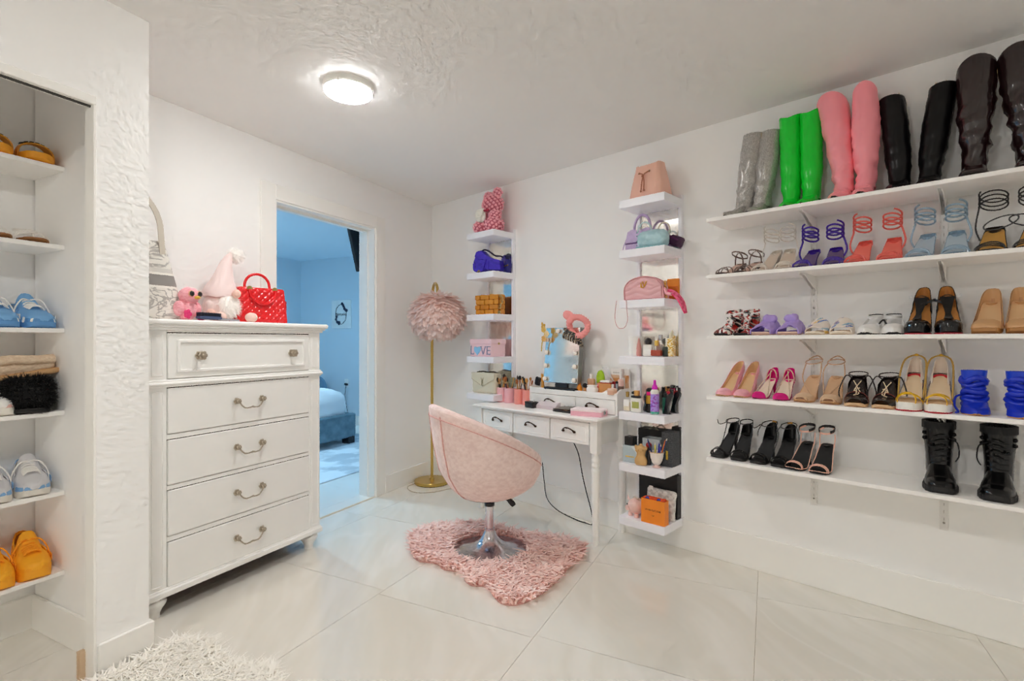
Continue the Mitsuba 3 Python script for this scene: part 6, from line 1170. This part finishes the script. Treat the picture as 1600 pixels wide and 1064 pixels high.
thing('perfume_bottle', 'pale bottle with red collar and black bow stopper on the lower perfume shelf', 'perfume bottle', onB(2.335, .05, z5), [('body', rb(.045, .03, .10), 'clear_glass', 40), ('collar', mv(rb(.04, .026, .02), 0, 0, .1), mat('b81e2c', .3), 40), ('stopper', mv(cat(cyl(.004, .02), ell(-.012, 0, .024, .012, .006, .006, 1), ell(.012, 0, .024, .012, .006, .006, 1)), 0, 0, .118), mat('141214', .3), 40)])
def stiletto_bottle():
    o = Polygon(curve([(-.030, 0), (.016, 0), (.004, .010), (.004, .04), (.016, .07), (.030, .10), (.022, .118), (.004, .112), (-.010, .085), (-.014, .05), (-.022, .02), (-.030, 0)], 4)).buffer(0)
    return upright(extrude(o, -.010, .010))
thing('perfume_bottle', 'black high heel shaped perfume bottle, left one of two on the lower perfume shelf', 'perfume bottle', onB(2.372, .15, z5, 0), [('body', stiletto_bottle(), mat('0b0b0e', .12, specular=.8), 35), ('cap', mv(cyl(.009, .03), .022, 0, .112), mat('0f0f11', .2), 40)])
thing('perfume_bottle', 'black high heel shaped perfume bottle, right one of two on the lower perfume shelf', 'perfume bottle', onB(2.382, .08, z5, -12), [('body', sc(stiletto_bottle(), 1.1, 1, 1.05), mat('0c0b12', .12, specular=.8), 35), ('cap', mv(cyl(.009, .03), .024, 0, .118), mat('0f0f11', .2), 40)])
# the level of boxes
z6 = T2[5] + .001
def bag_box(w, d, h, c, rough=.5): return box(-w / 2, w / 2, -d / 2, d / 2, 0, h, .002)
thing('storage_box', 'grey blue cardboard box with gold print, front left on the box level', 'box', onB(2.172, .165, z6, 0), [('body', bag_box(.13, .07, .098, 0), mat('aebcc1', .5), False), ('print', cat(box(-.045, -.015, -.0365, -.0345, .03, .038), box(-.012, .012, -.0365, -.0345, .032, .037)), mat('d8b35a', .4), False, 'gold print'), ('stripe', hull([(x, -.0362, z) for x, z in ((-.01, .098), (.02, .098), (.065, .05), (.065, .02))] + [(x, -.0345, z) for x, z in ((-.01, .098), (.02, .098), (.065, .05), (.065, .02))]), mat('cdd6d8', .5), False)])
thing('black_box', 'small black box standing on end in the grey blue box', 'box', onB(2.135, .135, z6 + .001, 0), [('', bag_box(.06, .05, .15, 0), mat('0b0b0c', .4), False)]) if 0 else thing('black_box', 'small black box on top of the grey blue cardboard box', 'box', onB(2.142, .165, z6 + .0985, 0), [('', bag_box(.055, .055, .05, 0), mat('0b0b0c', .4), False)])
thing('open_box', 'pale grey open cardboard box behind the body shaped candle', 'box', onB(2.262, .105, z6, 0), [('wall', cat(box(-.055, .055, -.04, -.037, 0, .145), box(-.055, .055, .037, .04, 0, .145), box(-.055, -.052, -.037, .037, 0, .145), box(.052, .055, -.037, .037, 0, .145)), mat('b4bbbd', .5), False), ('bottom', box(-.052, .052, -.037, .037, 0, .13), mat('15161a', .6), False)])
thing('black_bag', 'wide black paper bag at the back of the box level of the shelf tower', 'bag', onB(2.235, .04, z6, 0), [('body', box(-.105, .105, -.02, .02, 0, .185, .002), mat('101112', .55), False), ('handle', tube(curve([(-.03, -.02, .185), (-.01, -.022, .198), (.0, -.022, .205), (.012, -.022, .195), (.03, -.02, .185)], 4), .003, 6), mat('6f6a55', .5), 40)])
thing('dark_grey_box', 'dark grey textured box at the right end of the box level', 'box', onB(2.362, .10, z6, 0), [('body', box(-.034, .034, -.045, .045, 0, .195, .002), tex('grey_felt', lambda p, n, uv: mix(C3('2f3134'), C3('54575b'), noise(p.x * 200, p.y * 200, p.z * 200)), .8), False), ('print', cat(box(-.006, .006, -.0465, -.0445, .04, .09)), mat('c9a93e', .4), False, 'gold print'), ('print', box(-.03, -.016, -.0465, -.0445, .05, .10), mat('2a5a66', .5), False)])
thing('black_box', 'tall narrow black box beside the mirror at the right end of the box level', 'box', onB(2.368, .032, z6, 0), [('', box(-.025, .025, -.02, .02, 0, .215, .002), mat('08080a', .5), False)])
def torso():
    prof = rprof([(0, 0), (.030, 0), (.036, .012), (.036, .028), (.026, .05), (.0245, .062), (.030, .082), (.032, .095), (.022, .106), (.010, .112), (.008, .12), (0, .121)], 4); b = lathe(prof, 28); b = (b[0] * [1.05, .72, 1], b[1])
    return cat(b, ell(-.013, -.019, .086, .0125, .012, .012, 2), ell(.013, -.019, .086, .0125, .012, .012, 2), ell(-.013, .016, .02, .019, .016, .019, 2), ell(.013, .016, .02, .019, .016, .019, 2), ell(-.033, 0, .098, .008, .009, .012, 2), ell(.033, 0, .098, .008, .009, .012, 2))
thing('body_candle', 'tan torso shaped candle before the grey blue box', 'candle', onB(2.228, .20, z6, 0), [('body', torso(), mat('c8a069', .6), 60), ('wick', tube([(0, 0, .119), (.001, 0, .128)], .0012, 5), mat('2a2018', .8), False)])
thing('matte_bottle', 'dark red bottle stopper standing behind the torso candle', 'bottle', onB(2.262, .17, z6, 0), [('body', cyl(.013, .10), mat('232022', .3), 40), ('cap', mv(ball(.017, 2), 0, 0, .112), mat('9a1a20', .3), True)])
thing('pen_cup', 'white footed porcelain cup holding pens', 'cup', onB(2.325, .195, z6, 0), [('body', lathe(rprof([(0, .014), (.012, .014), (.024, .025), (.034, .05), (.040, .085), (.042, .088), (.038, .086), (.03, .05), (.018, .03), (0, .026)], 3), 28), mat('eee2da', .25), 60), ('foot', lathe([(0, 0), (.022, 0), (.024, .003), (.014, .009), (.010, .016), (0, .016)], 24), mat('e6c4ba', .3), 40), ('rim', mv(tube([(.041 * math.cos(t), .041 * math.sin(t), .0875) for t in np.arange(0, 6.28, .2)], .0018, 6, True), 0, 0, 0), mat('c9a06a', .3, .5), 40)])
for k, (x, y, c, h, lean, lab) in enumerate(((-.026, .0, '1c2c5e', .12, -.028, 'dark blue pen leaning left in the porcelain cup'), (-.006, -.008, 'd9d05a', .105, 0, 'yellow pen in the porcelain cup'), (.008, .004, '2b2f96', .105, .004, 'blue marker in the porcelain cup'), (.016, -.002, '3a3390', .10, .01, 'violet marker in the porcelain cup'), (.024, .006, 'c4622a', .125, .022, 'orange pen leaning right in the porcelain cup'), (.026, .01, '2a3e66', .135, .028, 'navy pen leaning furthest right in the porcelain cup'))):
    thing('pen', lab, 'pen', onB(2.325, .195, z6, 0), [('barrel', tube([(x * .6, y, .035), (x + lean, y, h + .022)], .0042, 7), mat(c, .4), 40), ('tip', tube([(x + lean, y, h + .022), (x + lean * 1.12, y, h + .034)], [.004, .0015], 7), mat('e0d8c8' if k % 2 else c, .4), 40)])
thing('round_bottle', 'dark round bottle with gold stopper beside the porcelain cup', 'bottle', onB(2.375, .185, z6, 0), [('body', mv(ball(.028, 3), 0, 0, .028), mat('14161c', .15), True), ('neck', cyl(.007, .03, .05), mat('c9a93e', .3, .7), 40)]) if 0 else None
# the lowest level
z7 = T2[6] + .001
def pig():
    m = mat('ecc3b9', .18, specular=.7); b = ell(0, 0, .058, .048, .055, .046, 3)
    P = [('body', b, m, True), ('snout', mv(rx(lathe([(0, 0), (.014, 0), (.016, .006), (.014, .012), (0, .012)], 18), 90), -.014, -.050, .052), m, 45)]
    P += [('ear', hull([(x - .012, -.03, .088), (x + .012, -.03, .090), (x, -.034, .122), (x, -.022, .094)]), m, False) for x in (-.034, .022)]
    P += [('eye', ell(x, -.048, .07, .004, .003, .005, 1), mat('111111', .2), True, 'black eye') for x in (-.026, .0)]
    P += [('foot', mv(cyl(.013, .022), x, y, 0), m, 40) for x in (-.025, .025) for y in (-.025, .028)]
    P += [('bow', cat(ell(-.004, -.01, .108, .012, .006, .008, 1), ell(.018, -.01, .108, .012, .006, .008, 1), ell(.007, -.012, .107, .005, .005, .005, 1)), mat('cdbcae', .3, .3), True), ('tail', tube([(.0 + .006 * math.cos(t), .055 + .001 * t, .06 + .006 * math.sin(t)) for t in np.arange(0, 9, .5)], .0022, 6), m, 45)]
    return P
thing('piggy_bank', 'glossy pale pink piggy bank at the left end of the lowest tower level', 'piggy bank', onB(2.182, .17, z7, -18), pig())
def shopbag(w, d, h, c, lines, tc, inner=None, hc=None):
    P = [('body', cat(box(-w / 2, w / 2, -d / 2, -d / 2 + .001, 0, h), box(-w / 2, w / 2, d / 2 - .001, d / 2, 0, h), box(-w / 2, -w / 2 + .001, -d / 2, d / 2, 0, h), box(w / 2 - .001, w / 2, -d / 2, d / 2, 0, h), box(-w / 2, w / 2, -d / 2, d / 2, 0, .002)), mat(c, .5), False)]
    for s_, hh, z in lines: P.append(('lettering', mv(upright(text(s_, hh, .0012)), 0, -d / 2, z), mat(tc, .5), False))
    return P
ob = shopbag(.142, .05, .135, 'ea8420', [('LOUIS VUITTON', .0085, .075), ('PARIS', .004, .045)], '4a2412')
ob += [('ribbon', cat(*[tube(curve([(x0, -.01, .128), (x0 + .012, -.018, .142), (x0 + .026, -.012, .132)], 4), .006, 7) for x0 in (-.05, .02)]), mat('2f3a9a', .4), 45, 'dark blue ribbon'), ('tissue', displace(mv(rbox(.125, .038, .02, .006, 8), 0, 0, .122), nz(rbox(.125, .038, .02, .006, 8)[0], 60) * .015), mat('d8481c', .5), 40, 'red orange ribbon handles')]
thing('orange_shopping_bag', 'small orange shopping bag with dark lettering on the lowest tower level', 'shopping bag', onB(2.318, .205, z7, 2), ob)
thing('white_gift_bag', 'white crinkled gift bag leaning behind the orange shopping bag', 'gift bag', onB(2.305, .115, z7, -3, turn(-6, 'x')), [('body', displace(mv(rbox(.18, .03, .165, .008, 12), 0, 0, 0), nz(rbox(.18, .03, .165, .008, 12)[0], 30) * .012), tex('gift_tissue', lambda p, n, uv: mix(C3('b9b6b1'), C3('e6e4df'), smoothstep(.3, .7, fbm(p.x * 60, p.y * 60, p.z * 60, 2))), .5), 40), ('tab', box(-.075, -.05, -.016, -.013, .145, .175), mat('e9e7e2', .6), False)])
thing('black_bag', 'large black paper bag at the back of the lowest tower level', 'bag', onB(2.275, .05, z7, -2), [('body', box(-.135, .118, -.022, .022, 0, .25, .002), mat('0a0a0b', .5), False), ('handle', tube(curve([(-.06, -.022, .25), (-.045, -.026, .262), (-.03, -.022, .25)], 4), .003, 6), mat('1a1a1a', .5), 40)])

# ================================================================= on the desk
cupdefs = [(1.018, .125, 'edb9bd', .036), (1.098, .125, 'eab0b8', .038), (1.205, .135, 'f0978c', .035), (1.292, .135, 'ef958a', .040)]
bnames = ['black', 'amber', 'tan', 'dark brown', 'red', 'slate', 'cream', 'charcoal']; tnames = ['brown', 'blackish', 'russet', 'black', 'golden']
rngb = np.random.default_rng(21)
bcols = ['1a1a1c', 'c9822e', 'b98a4a', '2a1d1a', '8c2a2e', '23232a', 'd6b88a', '202024']
for k, (s_, d_, c, r) in enumerate(cupdefs):
    hC = .108
    thing('brush_cup', ('pale pink marbled brush cup, leftmost on the desk', 'pale pink marbled brush cup, second from the left on the desk', 'coral pink brush cup, third from the left on the desk', 'wide coral pink brush cup, nearest to the small black box')[k], 'cup', onDesk(s_, d_), [('wall', lathe([(r - .002, 0), (r, .002), (r, hC - .001), (r - .001, hC), (r - .003, hC - .001), (r - .003, .004), (0, .004)], 28), mat(c, .35), 35), ('bottom', lathe([(0, 0), (r - .002, 0), (r - .002, .003), (0, .003)], 24), mat('a8746e', .6), False)])
    for j in range(7):
        a = rngb.uniform(0, 6.28); r0, r1 = r * .3 * rngb.uniform(.2, 1), r * rngb.uniform(.5, .95); h = rngb.uniform(.135, .165); hc = bcols[(j * 3 + k) % 8]; kind = j % 4
        p0 = np.array([-r0 * math.cos(a), -r0 * math.sin(a), .006]); p1 = np.array([r1 * math.cos(a), r1 * math.sin(a), h]); u = (p1 - p0) / np.linalg.norm(p1 - p0); hw = (.006, .012, .009, .004)[kind]; hl = (.03, .036, .026, .022)[kind]; tc = ['b07a3c', '2b1a16', '9c5a2a', '141416', 'c8924e'][(j + k) % 5]
        thing('makeup_brush', f"makeup brush with {bnames[(j * 3 + k) % 8]} handle and {tnames[(j + k) % 5]} {('slim', 'wide', 'rounded', 'tiny')[kind]} bristles in the " + ('leftmost pink cup', 'second pink cup', 'third cup', 'wide coral cup')[k], 'makeup brush', onDesk(s_, d_),
              [('handle', tube([p0, p0 + (p1 - p0) * .5, p1], [.0022, .0036, .003], 6), mat(hc, .35), 40), ('ferrule', tube([p1 - u * .004, p1 + u * .012], .0036, 7), mat('c9a06a', .3, .8), 40), ('bristles', tube([p1 + u * .010, p1 + u * (.012 + hl * .35), p1 + u * (.012 + hl * .8), p1 + u * (.012 + hl)], [.0036, hw, hw * .85, hw * .25], 8), mat(tc, .8), 50)], 'makeup brushes in ' + ('the first cup', 'the second cup', 'the third cup', 'the wide cup')[k])
thing('hair_tool', 'olive green paddle comb standing in the second pink cup', 'comb', onDesk(1.11, .10), [('handle', tube([(0, 0, .01), (0, 0, .12)], .005, 7), mat('1d1d1f', .4), 40), ('head', mv(rbox(.06, .016, .07, .008, 5), 0, 0, .115), mat('8b8a72', .5), 40), ('band', box(-.031, .031, -.0095, .0095, .145, .149), mat('a9a68a', .5), False)])
thing('hair_dryer_nozzle', 'black brush with flat head standing behind the wide coral cup', 'hair brush', onDesk(1.325, .085), [('handle', tube([(0, 0, .005), (.01, 0, .14)], .007, 8), mat('17171a', .4), 40), ('head', mv(ry(rbox(.045, .02, .06, .008, 5), 12), .012, 0, .14), mat('141416', .4), 40)])
thing('lip_gloss', 'red tube standing behind the wide coral cup', 'cosmetic tube', onDesk(1.312, .10), [('body', tube([(0, 0, .003), (.012, 0, .115)], .009, 10), mat('b3202c', .3), 40), ('cap', tube([(.012, 0, .115), (.015, 0, .14)], .0095, 10), mat('e9e6e2', .3), 40)])
thing('comb', 'amber comb leaning beside the lighted mirror', 'comb', onDesk(1.392, .09, .8815), [('body', hull([(x, y, z) for y in (-.004, .004) for x, z in ((-.012, 0), (.012, 0), (.004, .095), (-.012, .10))]), mat('c98a2c', .3), False)])
# the lighted mirror
def vmirror():
    w, h, d = .29, .375, .045; P = [('housing', cat(box(-w / 2, w / 2, 0, d, 0, h, .003)), mat('8d8f8c', .22, .9), 30), ('glass', box(-w / 2 + .002, w / 2 - .002, -.003, -.0005, .002, h - .002), 'mirror_silver', False, 'mirror glass')]
    bl = [(-w / 2 + .022, h * q) for q in (.06, .30, .54, .78)] + [(w / 2 - .022, h * q) for q in (.06, .30, .54)] + [(-.03, h - .025), (.065, h - .03)]
    for x, z in bl: P += [('bulb', mv(sc(ball(.0165, 2), 1, .8, 1), x, -.018, z), mat('f2eadf', .35), True, 'round unlit bulb'), ('bulb_base', mv(rx(lathe([(0, 0), (.011, 0), (.011, .010), (0, .010)], 14), 90), x, -.003, z), mat('3a3230', .35, .5), 40)]
    P += [('stand', cat(box(-w / 2 + .02, w / 2 - .005, -.02, d + .02, -.047, -.03, .003), box(-.05, .05, .01, .03, -.03, .002)), mat('17171a', .35), 30)]
    return P
thing('vanity_mirror', 'frameless rectangular mirror with round bulbs standing on the desk hutch', 'mirror', onDesk(1.588, .140, .9285, 0, turn(-5, 'x')), vmirror())
def scrunch():
    a = np.arange(60) * 2 * PI / 60; R = .062; p = np.stack([R * np.cos(a) * 1.0, .012 * np.sin(2 * a), R * .82 * np.sin(a)], 1); m = tube(p, .0165, 14, True); v = m[0]; an = np.arctan2(v[:, 2], v[:, 0]); 
    return displace(m, .0035 * np.sin(an * 26) + .003 * nz(v, 60))
m_ = mat('ee9a96', .8, sheen=.5)
thing('spa_headband', 'coral pink ruffled headband with bow hanging on the corner of the lighted mirror', 'headband', onDesk(1.742, .150, 1.305, 0, turn(18, 'y') @ np.diag([1.2, 1.1, 1.2, 1])), [('band', scrunch(), m_, 60), ('bow', cat(displace(mv(ell(0, 0, 0, .036, .02, .026, 3), -.075, -.01, .042), .004 * nz(ell(0, 0, 0, .036, .02, .026, 3)[0], 60)), mv(ell(0, 0, 0, .016, .018, .026, 2), -.045, -.012, .03)), m_, 60)])
tex('leopard', lambda p, n, uv: mix(C3('8a7a64'), C3('241d1a'), smoothstep(.42, .52, noise(p.x * 130, p.y * 130, p.z * 130))), .6)
def lep():
    P = []
    for k in range(7):
        x = -.05 + .02 * k; P.append(('spike' if 0 else 'tuft', tube(curve([(x, 0, .02 - .012 * abs(k - 1)), (x - .006, -.012, -.012 - .006 * k), (x - .004, -.010, -.035 - .007 * k)], 4), np.linspace(.009, .006, 9), 7), 'leopard', 45))
    P += [('band', tube(curve([(-.06, .004, .03), (-.02, .0, .01), (.03, 0, -.012), (.07, .0, -.05), (.085, .004, -.09)], 6), .011, 9), 'leopard', 50)]
    return P
thing('hair_tie', 'dark leopard print scrunchie hanging below the coral headband on the mirror', 'scrunchie', onDesk(1.70, .165, 1.262), lep())
def flowerclip():
    P = []
    for cx, cz, c, n in ((0, 0, 'd8b45e', 5), (.028, -.03, 'e9cf9a', 5), (.002, -.062, 'd9aa62', 5), (-.006, .03, 'c9a046', 3)):
        P.append(('blossom', cat([ell(cx + .013 * math.cos(t), -.004, cz + .013 * math.sin(t), .010, .005, .010, 1) for t in np.arange(n) * 2 * PI / n] + [ell(cx, -.008, cz, .006, .005, .006, 1)]), mat(c, .6), 45))
    P.append(('stem', tube(curve([(0, .0, .03), (.01, 0, 0), (0, 0, -.05), (-.018, 0, -.10), (-.022, 0, -.15)], 5), .004, 6), mat('c9b26a', .6), 45)); return P
thing('flower_garland', 'yellow flower hair clip hanging on the top left corner of the lighted mirror', 'hair clip', onDesk(1.462, .160, 1.29), flowerclip())
# small things on the hutch; local d is the distance from the wall
HZ = .8805
def cos_(name, label, cat_, s_, d_, parts, rot=0, z=HZ): thing(name, label, cat_, onDesk(s_, d_, z, rot), parts)
cos_('cosmetic_bottle', 'small orange bottle on the hutch before the lighted mirror', 'bottle', 1.727, .112, [('body', lathe(rprof([(0, 0), (.018, 0), (.019, .02), (.014, .036), (.009, .042), (0, .043)], 2), 18), mat('e08a1e', .3), 45), ('cap', cyl(.009, .014, .041), mat('d6751a', .4), 40)])
cos_('powder_brush', 'stubby black tipped powder brush on the hutch', 'makeup brush', 1.775, .115, [('handle', cyl(.012, .028), mat('c98f62', .4), 40), ('bristles', mv(ell(0, 0, .04, .017, .017, .017, 2), 0, 0, 0), mat('131113', .8), True)])
cos_('foundation_bottle', 'beige foundation bottle with white cap on the hutch', 'bottle', 1.785, .06, [('body', mv(rbox(.052, .03, .085, .010, 6), 0, 0, 0), mat('d3a582', .2), 45), ('cap', cyl(.013, .03, .083), mat('eeeae4', .3), 40)])
cos_('green_sponge', 'lime green makeup sponge behind the foundation bottle', 'makeup sponge', 1.838, .03, [('body', displace(ell(0, 0, .085, .03, .02, .055, 3), nz(ell(0, 0, .085, .03, .02, .055, 3)[0], 30) * .012), mat('a3c92a', .7), 60), ('holder', lathe([(.022, 0), (.026, .001), (.02, .045), (.018, .044)], 16), mat('d8d8d4', .3), 40)])
def sheetbag(): 
    X, Z = np.meshgrid(np.linspace(-.055, .055, 12), np.linspace(0, .165, 16), indexing='ij'); Y = .01 * np.sin(X * 60) * (Z / .165) + .012 * np.sin(Z * 30 + X * 20); return sheet(np.stack([X * (1 - .6 * Z / .165) + .05 - .30 * Z, Y, Z], -1), .001)
cos_('plastic_pouch', 'crumpled clear plastic pouch leaning between sponge and palette boxes', 'pouch', 1.885, .045, [('front', sheetbag(), mat('dcdcdc', .12, specular=.8), 60), ('zip', tube([(.035, .004, .12), (.028, .0, .145), (.02, .0, .16)], .003, 6), mat('eef0f0', .3), 40)])
cos_('powder_puff', 'white round powder puff jar at the front of the hutch', 'powder puff', 1.845, .135, [('body', mv(rbox(.075, .05, .042, .018, 6), 0, 0, 0), mat('f0ebe6', .6), 45), ('lid', mv(rbox(.06, .04, .01, .004, 4), 0, 0, .04), mat('f5f2ee', .4), 45)])
cos_('red_tube', 'short red and pink tube behind the powder puff', 'cosmetic tube', 1.86, .08, [('body', cyl(.015, .04), mat('cf3030', .4), 40), ('cap', cyl(.014, .018, .04), mat('e88a8a', .4), 40)])
cos_('palette_box', 'large tan make up palette box standing at the back of the hutch', 'box', 1.985, .03, [('body', box(-.07, .07, -.008, .008, .03, .155, .002), mat('e9e4de', .5), False), ('face', box(-.068, .068, -.0095, -.0075, .034, .115), tex('palette_print', lambda p, n, uv: mix(C3('dcb592'), C3('c98a52'), smoothstep(.5, .7, noise(p.x * 24, p.y * 24, p.z * 24))), .4), False), ('print', box(-.045, .035, -.0095, -.0078, .128, .132), mat('9a958e', .5), False), ('foot', box(-.07, .07, -.008, .02, 0, .031, .002), mat('e9e4de', .5), False)])
cos_('palette_box', 'small orange brown palette box with red edge at the front of the hutch', 'box', 1.925, .105, [('body', box(-.045, .045, -.012, .012, 0, .065, .002), mat('c98b52', .4), False), ('edge', box(-.046, .046, -.0125, .0125, .063, .068, .001), mat('b03a2c', .4), False), ('lid', box(-.03, .04, -.02, .02, .069, .082, .002), mat('e6e2dc', .5), False)])
cos_('wedge_sponge', 'white triangular wedge sponge at the front of the hutch', 'makeup sponge', 1.945, .14, [('', hull([(-.03, -.012, 0), (.03, -.012, 0), (.018, -.012, .026), (-.03, .012, 0), (.03, .012, 0), (.018, .012, .026)]), mat('efece6', .8), False)])
cos_('red_case', 'red lipstick case lying behind the palette boxes', 'lipstick', 1.97, .075, [('base', box(-.012, .012, -.012, .012, 0, .05, .002), mat('a5242a', .35), False), ('cap', box(-.011, .011, -.011, .011, .05, .075, .002), mat('8a1a20', .35), False)])
for k, (s_, d_, c, h) in enumerate(((1.985, .115, 'd5d0cc', .062), (2.008, .105, 'b9bfc6', .066))):
    cos_('lipstick', ('pale lipstick tube, left of two beside the small palette box', 'silver lipstick tube with black cap, right of two beside the small palette box')[k], 'lipstick', s_, d_, [('base', cyl(.010, h * .5), mat(c, .25, .5), 40), ('cap', cyl(.009, h * .5, h * .5), mat('e6e2de' if k == 0 else '9aa3ad', .25, .4), 40)] + ([('tip', ell(0, 0, h + .008, .009, .009, .009, 1), mat('111113', .3), True)] if k else []))
cos_('cream_jar', 'peach cream jar at the right front of the hutch', 'jar', 2.00, .145, [('body', cyl(.03, .026), mat('dcae92', .25), 40), ('lid', cyl(.0305, .012, .026), mat('e6c4ae', .3), 40)])
cos_('serum_bottle', 'pink serum bottle with dark base at the right end of the hutch', 'bottle', 2.023, .085, [('body', cyl(.02, .05), mat('6b5248', .2), 40), ('shoulder', lathe([(.02, .05), (.02, .085), (.008, .095), (0, .095)], 18), mat('e6bdb2', .3), 40), ('cap', cyl(.008, .045, .094), mat('e9e2de', .3), 40)])
cos_('dropper_bottle', 'white slim dropper bottle at the right end of the hutch', 'bottle', 2.012, .045, [('body', cyl(.016, .10), mat('e6e3de', .3), 40), ('cap', cyl(.008, .055, .10), mat('c9b8b2', .3), 40)])
for k, (x, c, w) in enumerate(((1.475, '8fae9a', .05), (1.56, 'dd8a86', .06), (1.535, '2a2a2e', .05), (1.65, '1c1b1e', .045))):
    cos_('cosmetic_pencil', ('pale green pencil lying before the lighted mirror', 'pink tube lying before the lighted mirror', 'dark pencil lying under the lighted mirror', 'short black pencil lying right of the pink tube')[k], 'pencil', x, (.15, .145, .12, .14)[k], [('barrel', tube([(-w / 2, 0, .006), (w / 2, .004, .006)], .0055, 8), mat(c, .4), 40), ('cap', tube([(w / 2, .004, .006), (w / 2 + .012, .005, .006)], .0058, 8), mat('d8d4ce' if k == 1 else c, .4), 40)])
# things lying on the desk top
thing('small_black_box', 'small glossy black box on the desk before the coral cup', 'box', onDesk(1.405, .228, .7555, -8), [('body', box(-.04, .04, -.025, .025, 0, .034, .003), mat('0c0b0c', .3), False), ('lid', box(-.041, .041, -.026, .026, .032, .042, .003), mat('111011', .3), False), ('clip', mv(rbox(.012, .008, .014, .003, 3), .03, 0, .042), mat('d9d4cf', .3), 40)])
thing('mascara', 'short black tube lying on the desk beside the small black box', 'cosmetic tube', onDesk(1.432, .165, .7555, 4), [('body', tube([(-.022, 0, .028), (.022, 0, .028)], .006, 8), mat('131214', .4), 40), ('rest', box(-.02, .02, -.012, .012, 0, .022, .002), mat('dcd3d2', .4), False)])
thing('clear_case', 'translucent pinkish organiser lying on the desk behind the dark tray', 'organiser', onDesk(1.53, .185, .7555, 0), [('base', box(-.085, .085, -.04, .03, 0, .02, .003), mat('d9c8cc', .2), False), ('lid', hull([(x, y, z) for x in (-.083, .083) for y, z in ((-.038, .021), (.028, .021), (.026, .045), (0, .045))]), mat('e3d6d8', .15), False)])
thing('eyeshadow_palette', 'dark open eyeshadow palette lying on the desk', 'palette', onDesk(1.705, .225, .7555, -4), [('base', box(-.075, .075, -.05, .04, 0, .012, .002), mat('1d1714', .3), False), ('lid', hull([(-.075, -.045, .014), (.078, -.03, .018), (.10, .045, .034), (-.055, .04, .024), (-.075, -.045, .018), (.078, -.03, .022), (.10, .045, .038), (-.055, .04, .028)]), mat('4c4238', .25), False)] + [('pan', mv(box(-.014, .014, -.012, .012, 0, .002), x, y, .012), mat(c, .6), False) for x, y, c in ((-.05, -.02, '6a3f30'), (-.015, -.02, '93583c'), (.02, -.02, 'b88462'), (.055, -.02, '4a2a20'))])
thing('pink_box', 'flat pink box with white lid and metal clasp at the right end of the desk', 'box', onDesk(1.905, .258, .7555, 14), [('base', box(-.10, .10, -.055, .055, 0, .028, .002), mat('eab0bd', .4), False), ('lid', box(-.101, .101, -.056, .056, .028, .042, .002), mat('f0dfe0', .4), False), ('clasp', box(.1005, .1025, -.02, .012, .010, .034), mat('a9a9ad', .3, .7), False), ('clasp', ell(.103, .008, .022, .003, .006, .006, 1), mat('2a2a2c', .4), True)])
# ================================================================= groups of things that repeat
for k, v in labels.items():
    if 'category' not in v or 'group' in v: continue
    base = k.rsplit('_', 1)[0] if k[-3:].isdigit() else k
    many = [q for q in labels if 'category' in labels[q] and (q == base or (q.startswith(base + '_') and q[len(base) + 1:].isdigit()))]
    if len(many) == 2 and v['category'] in ('sandal', 'pump', 'boot', 'shoe', 'slide', 'sneaker'): v['group'] = 'pair of ' + base.replace('_', ' ') + 's'
    elif base in ('wall_shelf', 'closet_shelf', 'shelf_standard', 'shelf_tower', 'brush_cup', 'pen', 'perfume_bottle', 'cosmetic_pencil', 'lipstick'):
        v['group'] = {'wall_shelf': 'wall shelves of the shoe collection', 'closet_shelf': 'closet shelves', 'shelf_standard': 'wall standards of the shoe shelves', 'shelf_tower': 'mirrored shelf towers', 'brush_cup': 'brush cups on the desk', 'pen': 'pens in the porcelain cup',
                      'perfume_bottle': 'perfume bottles on the shelf tower', 'cosmetic_pencil': 'cosmetic pencils on the hutch', 'lipstick': 'lipsticks on the hutch'}[base]
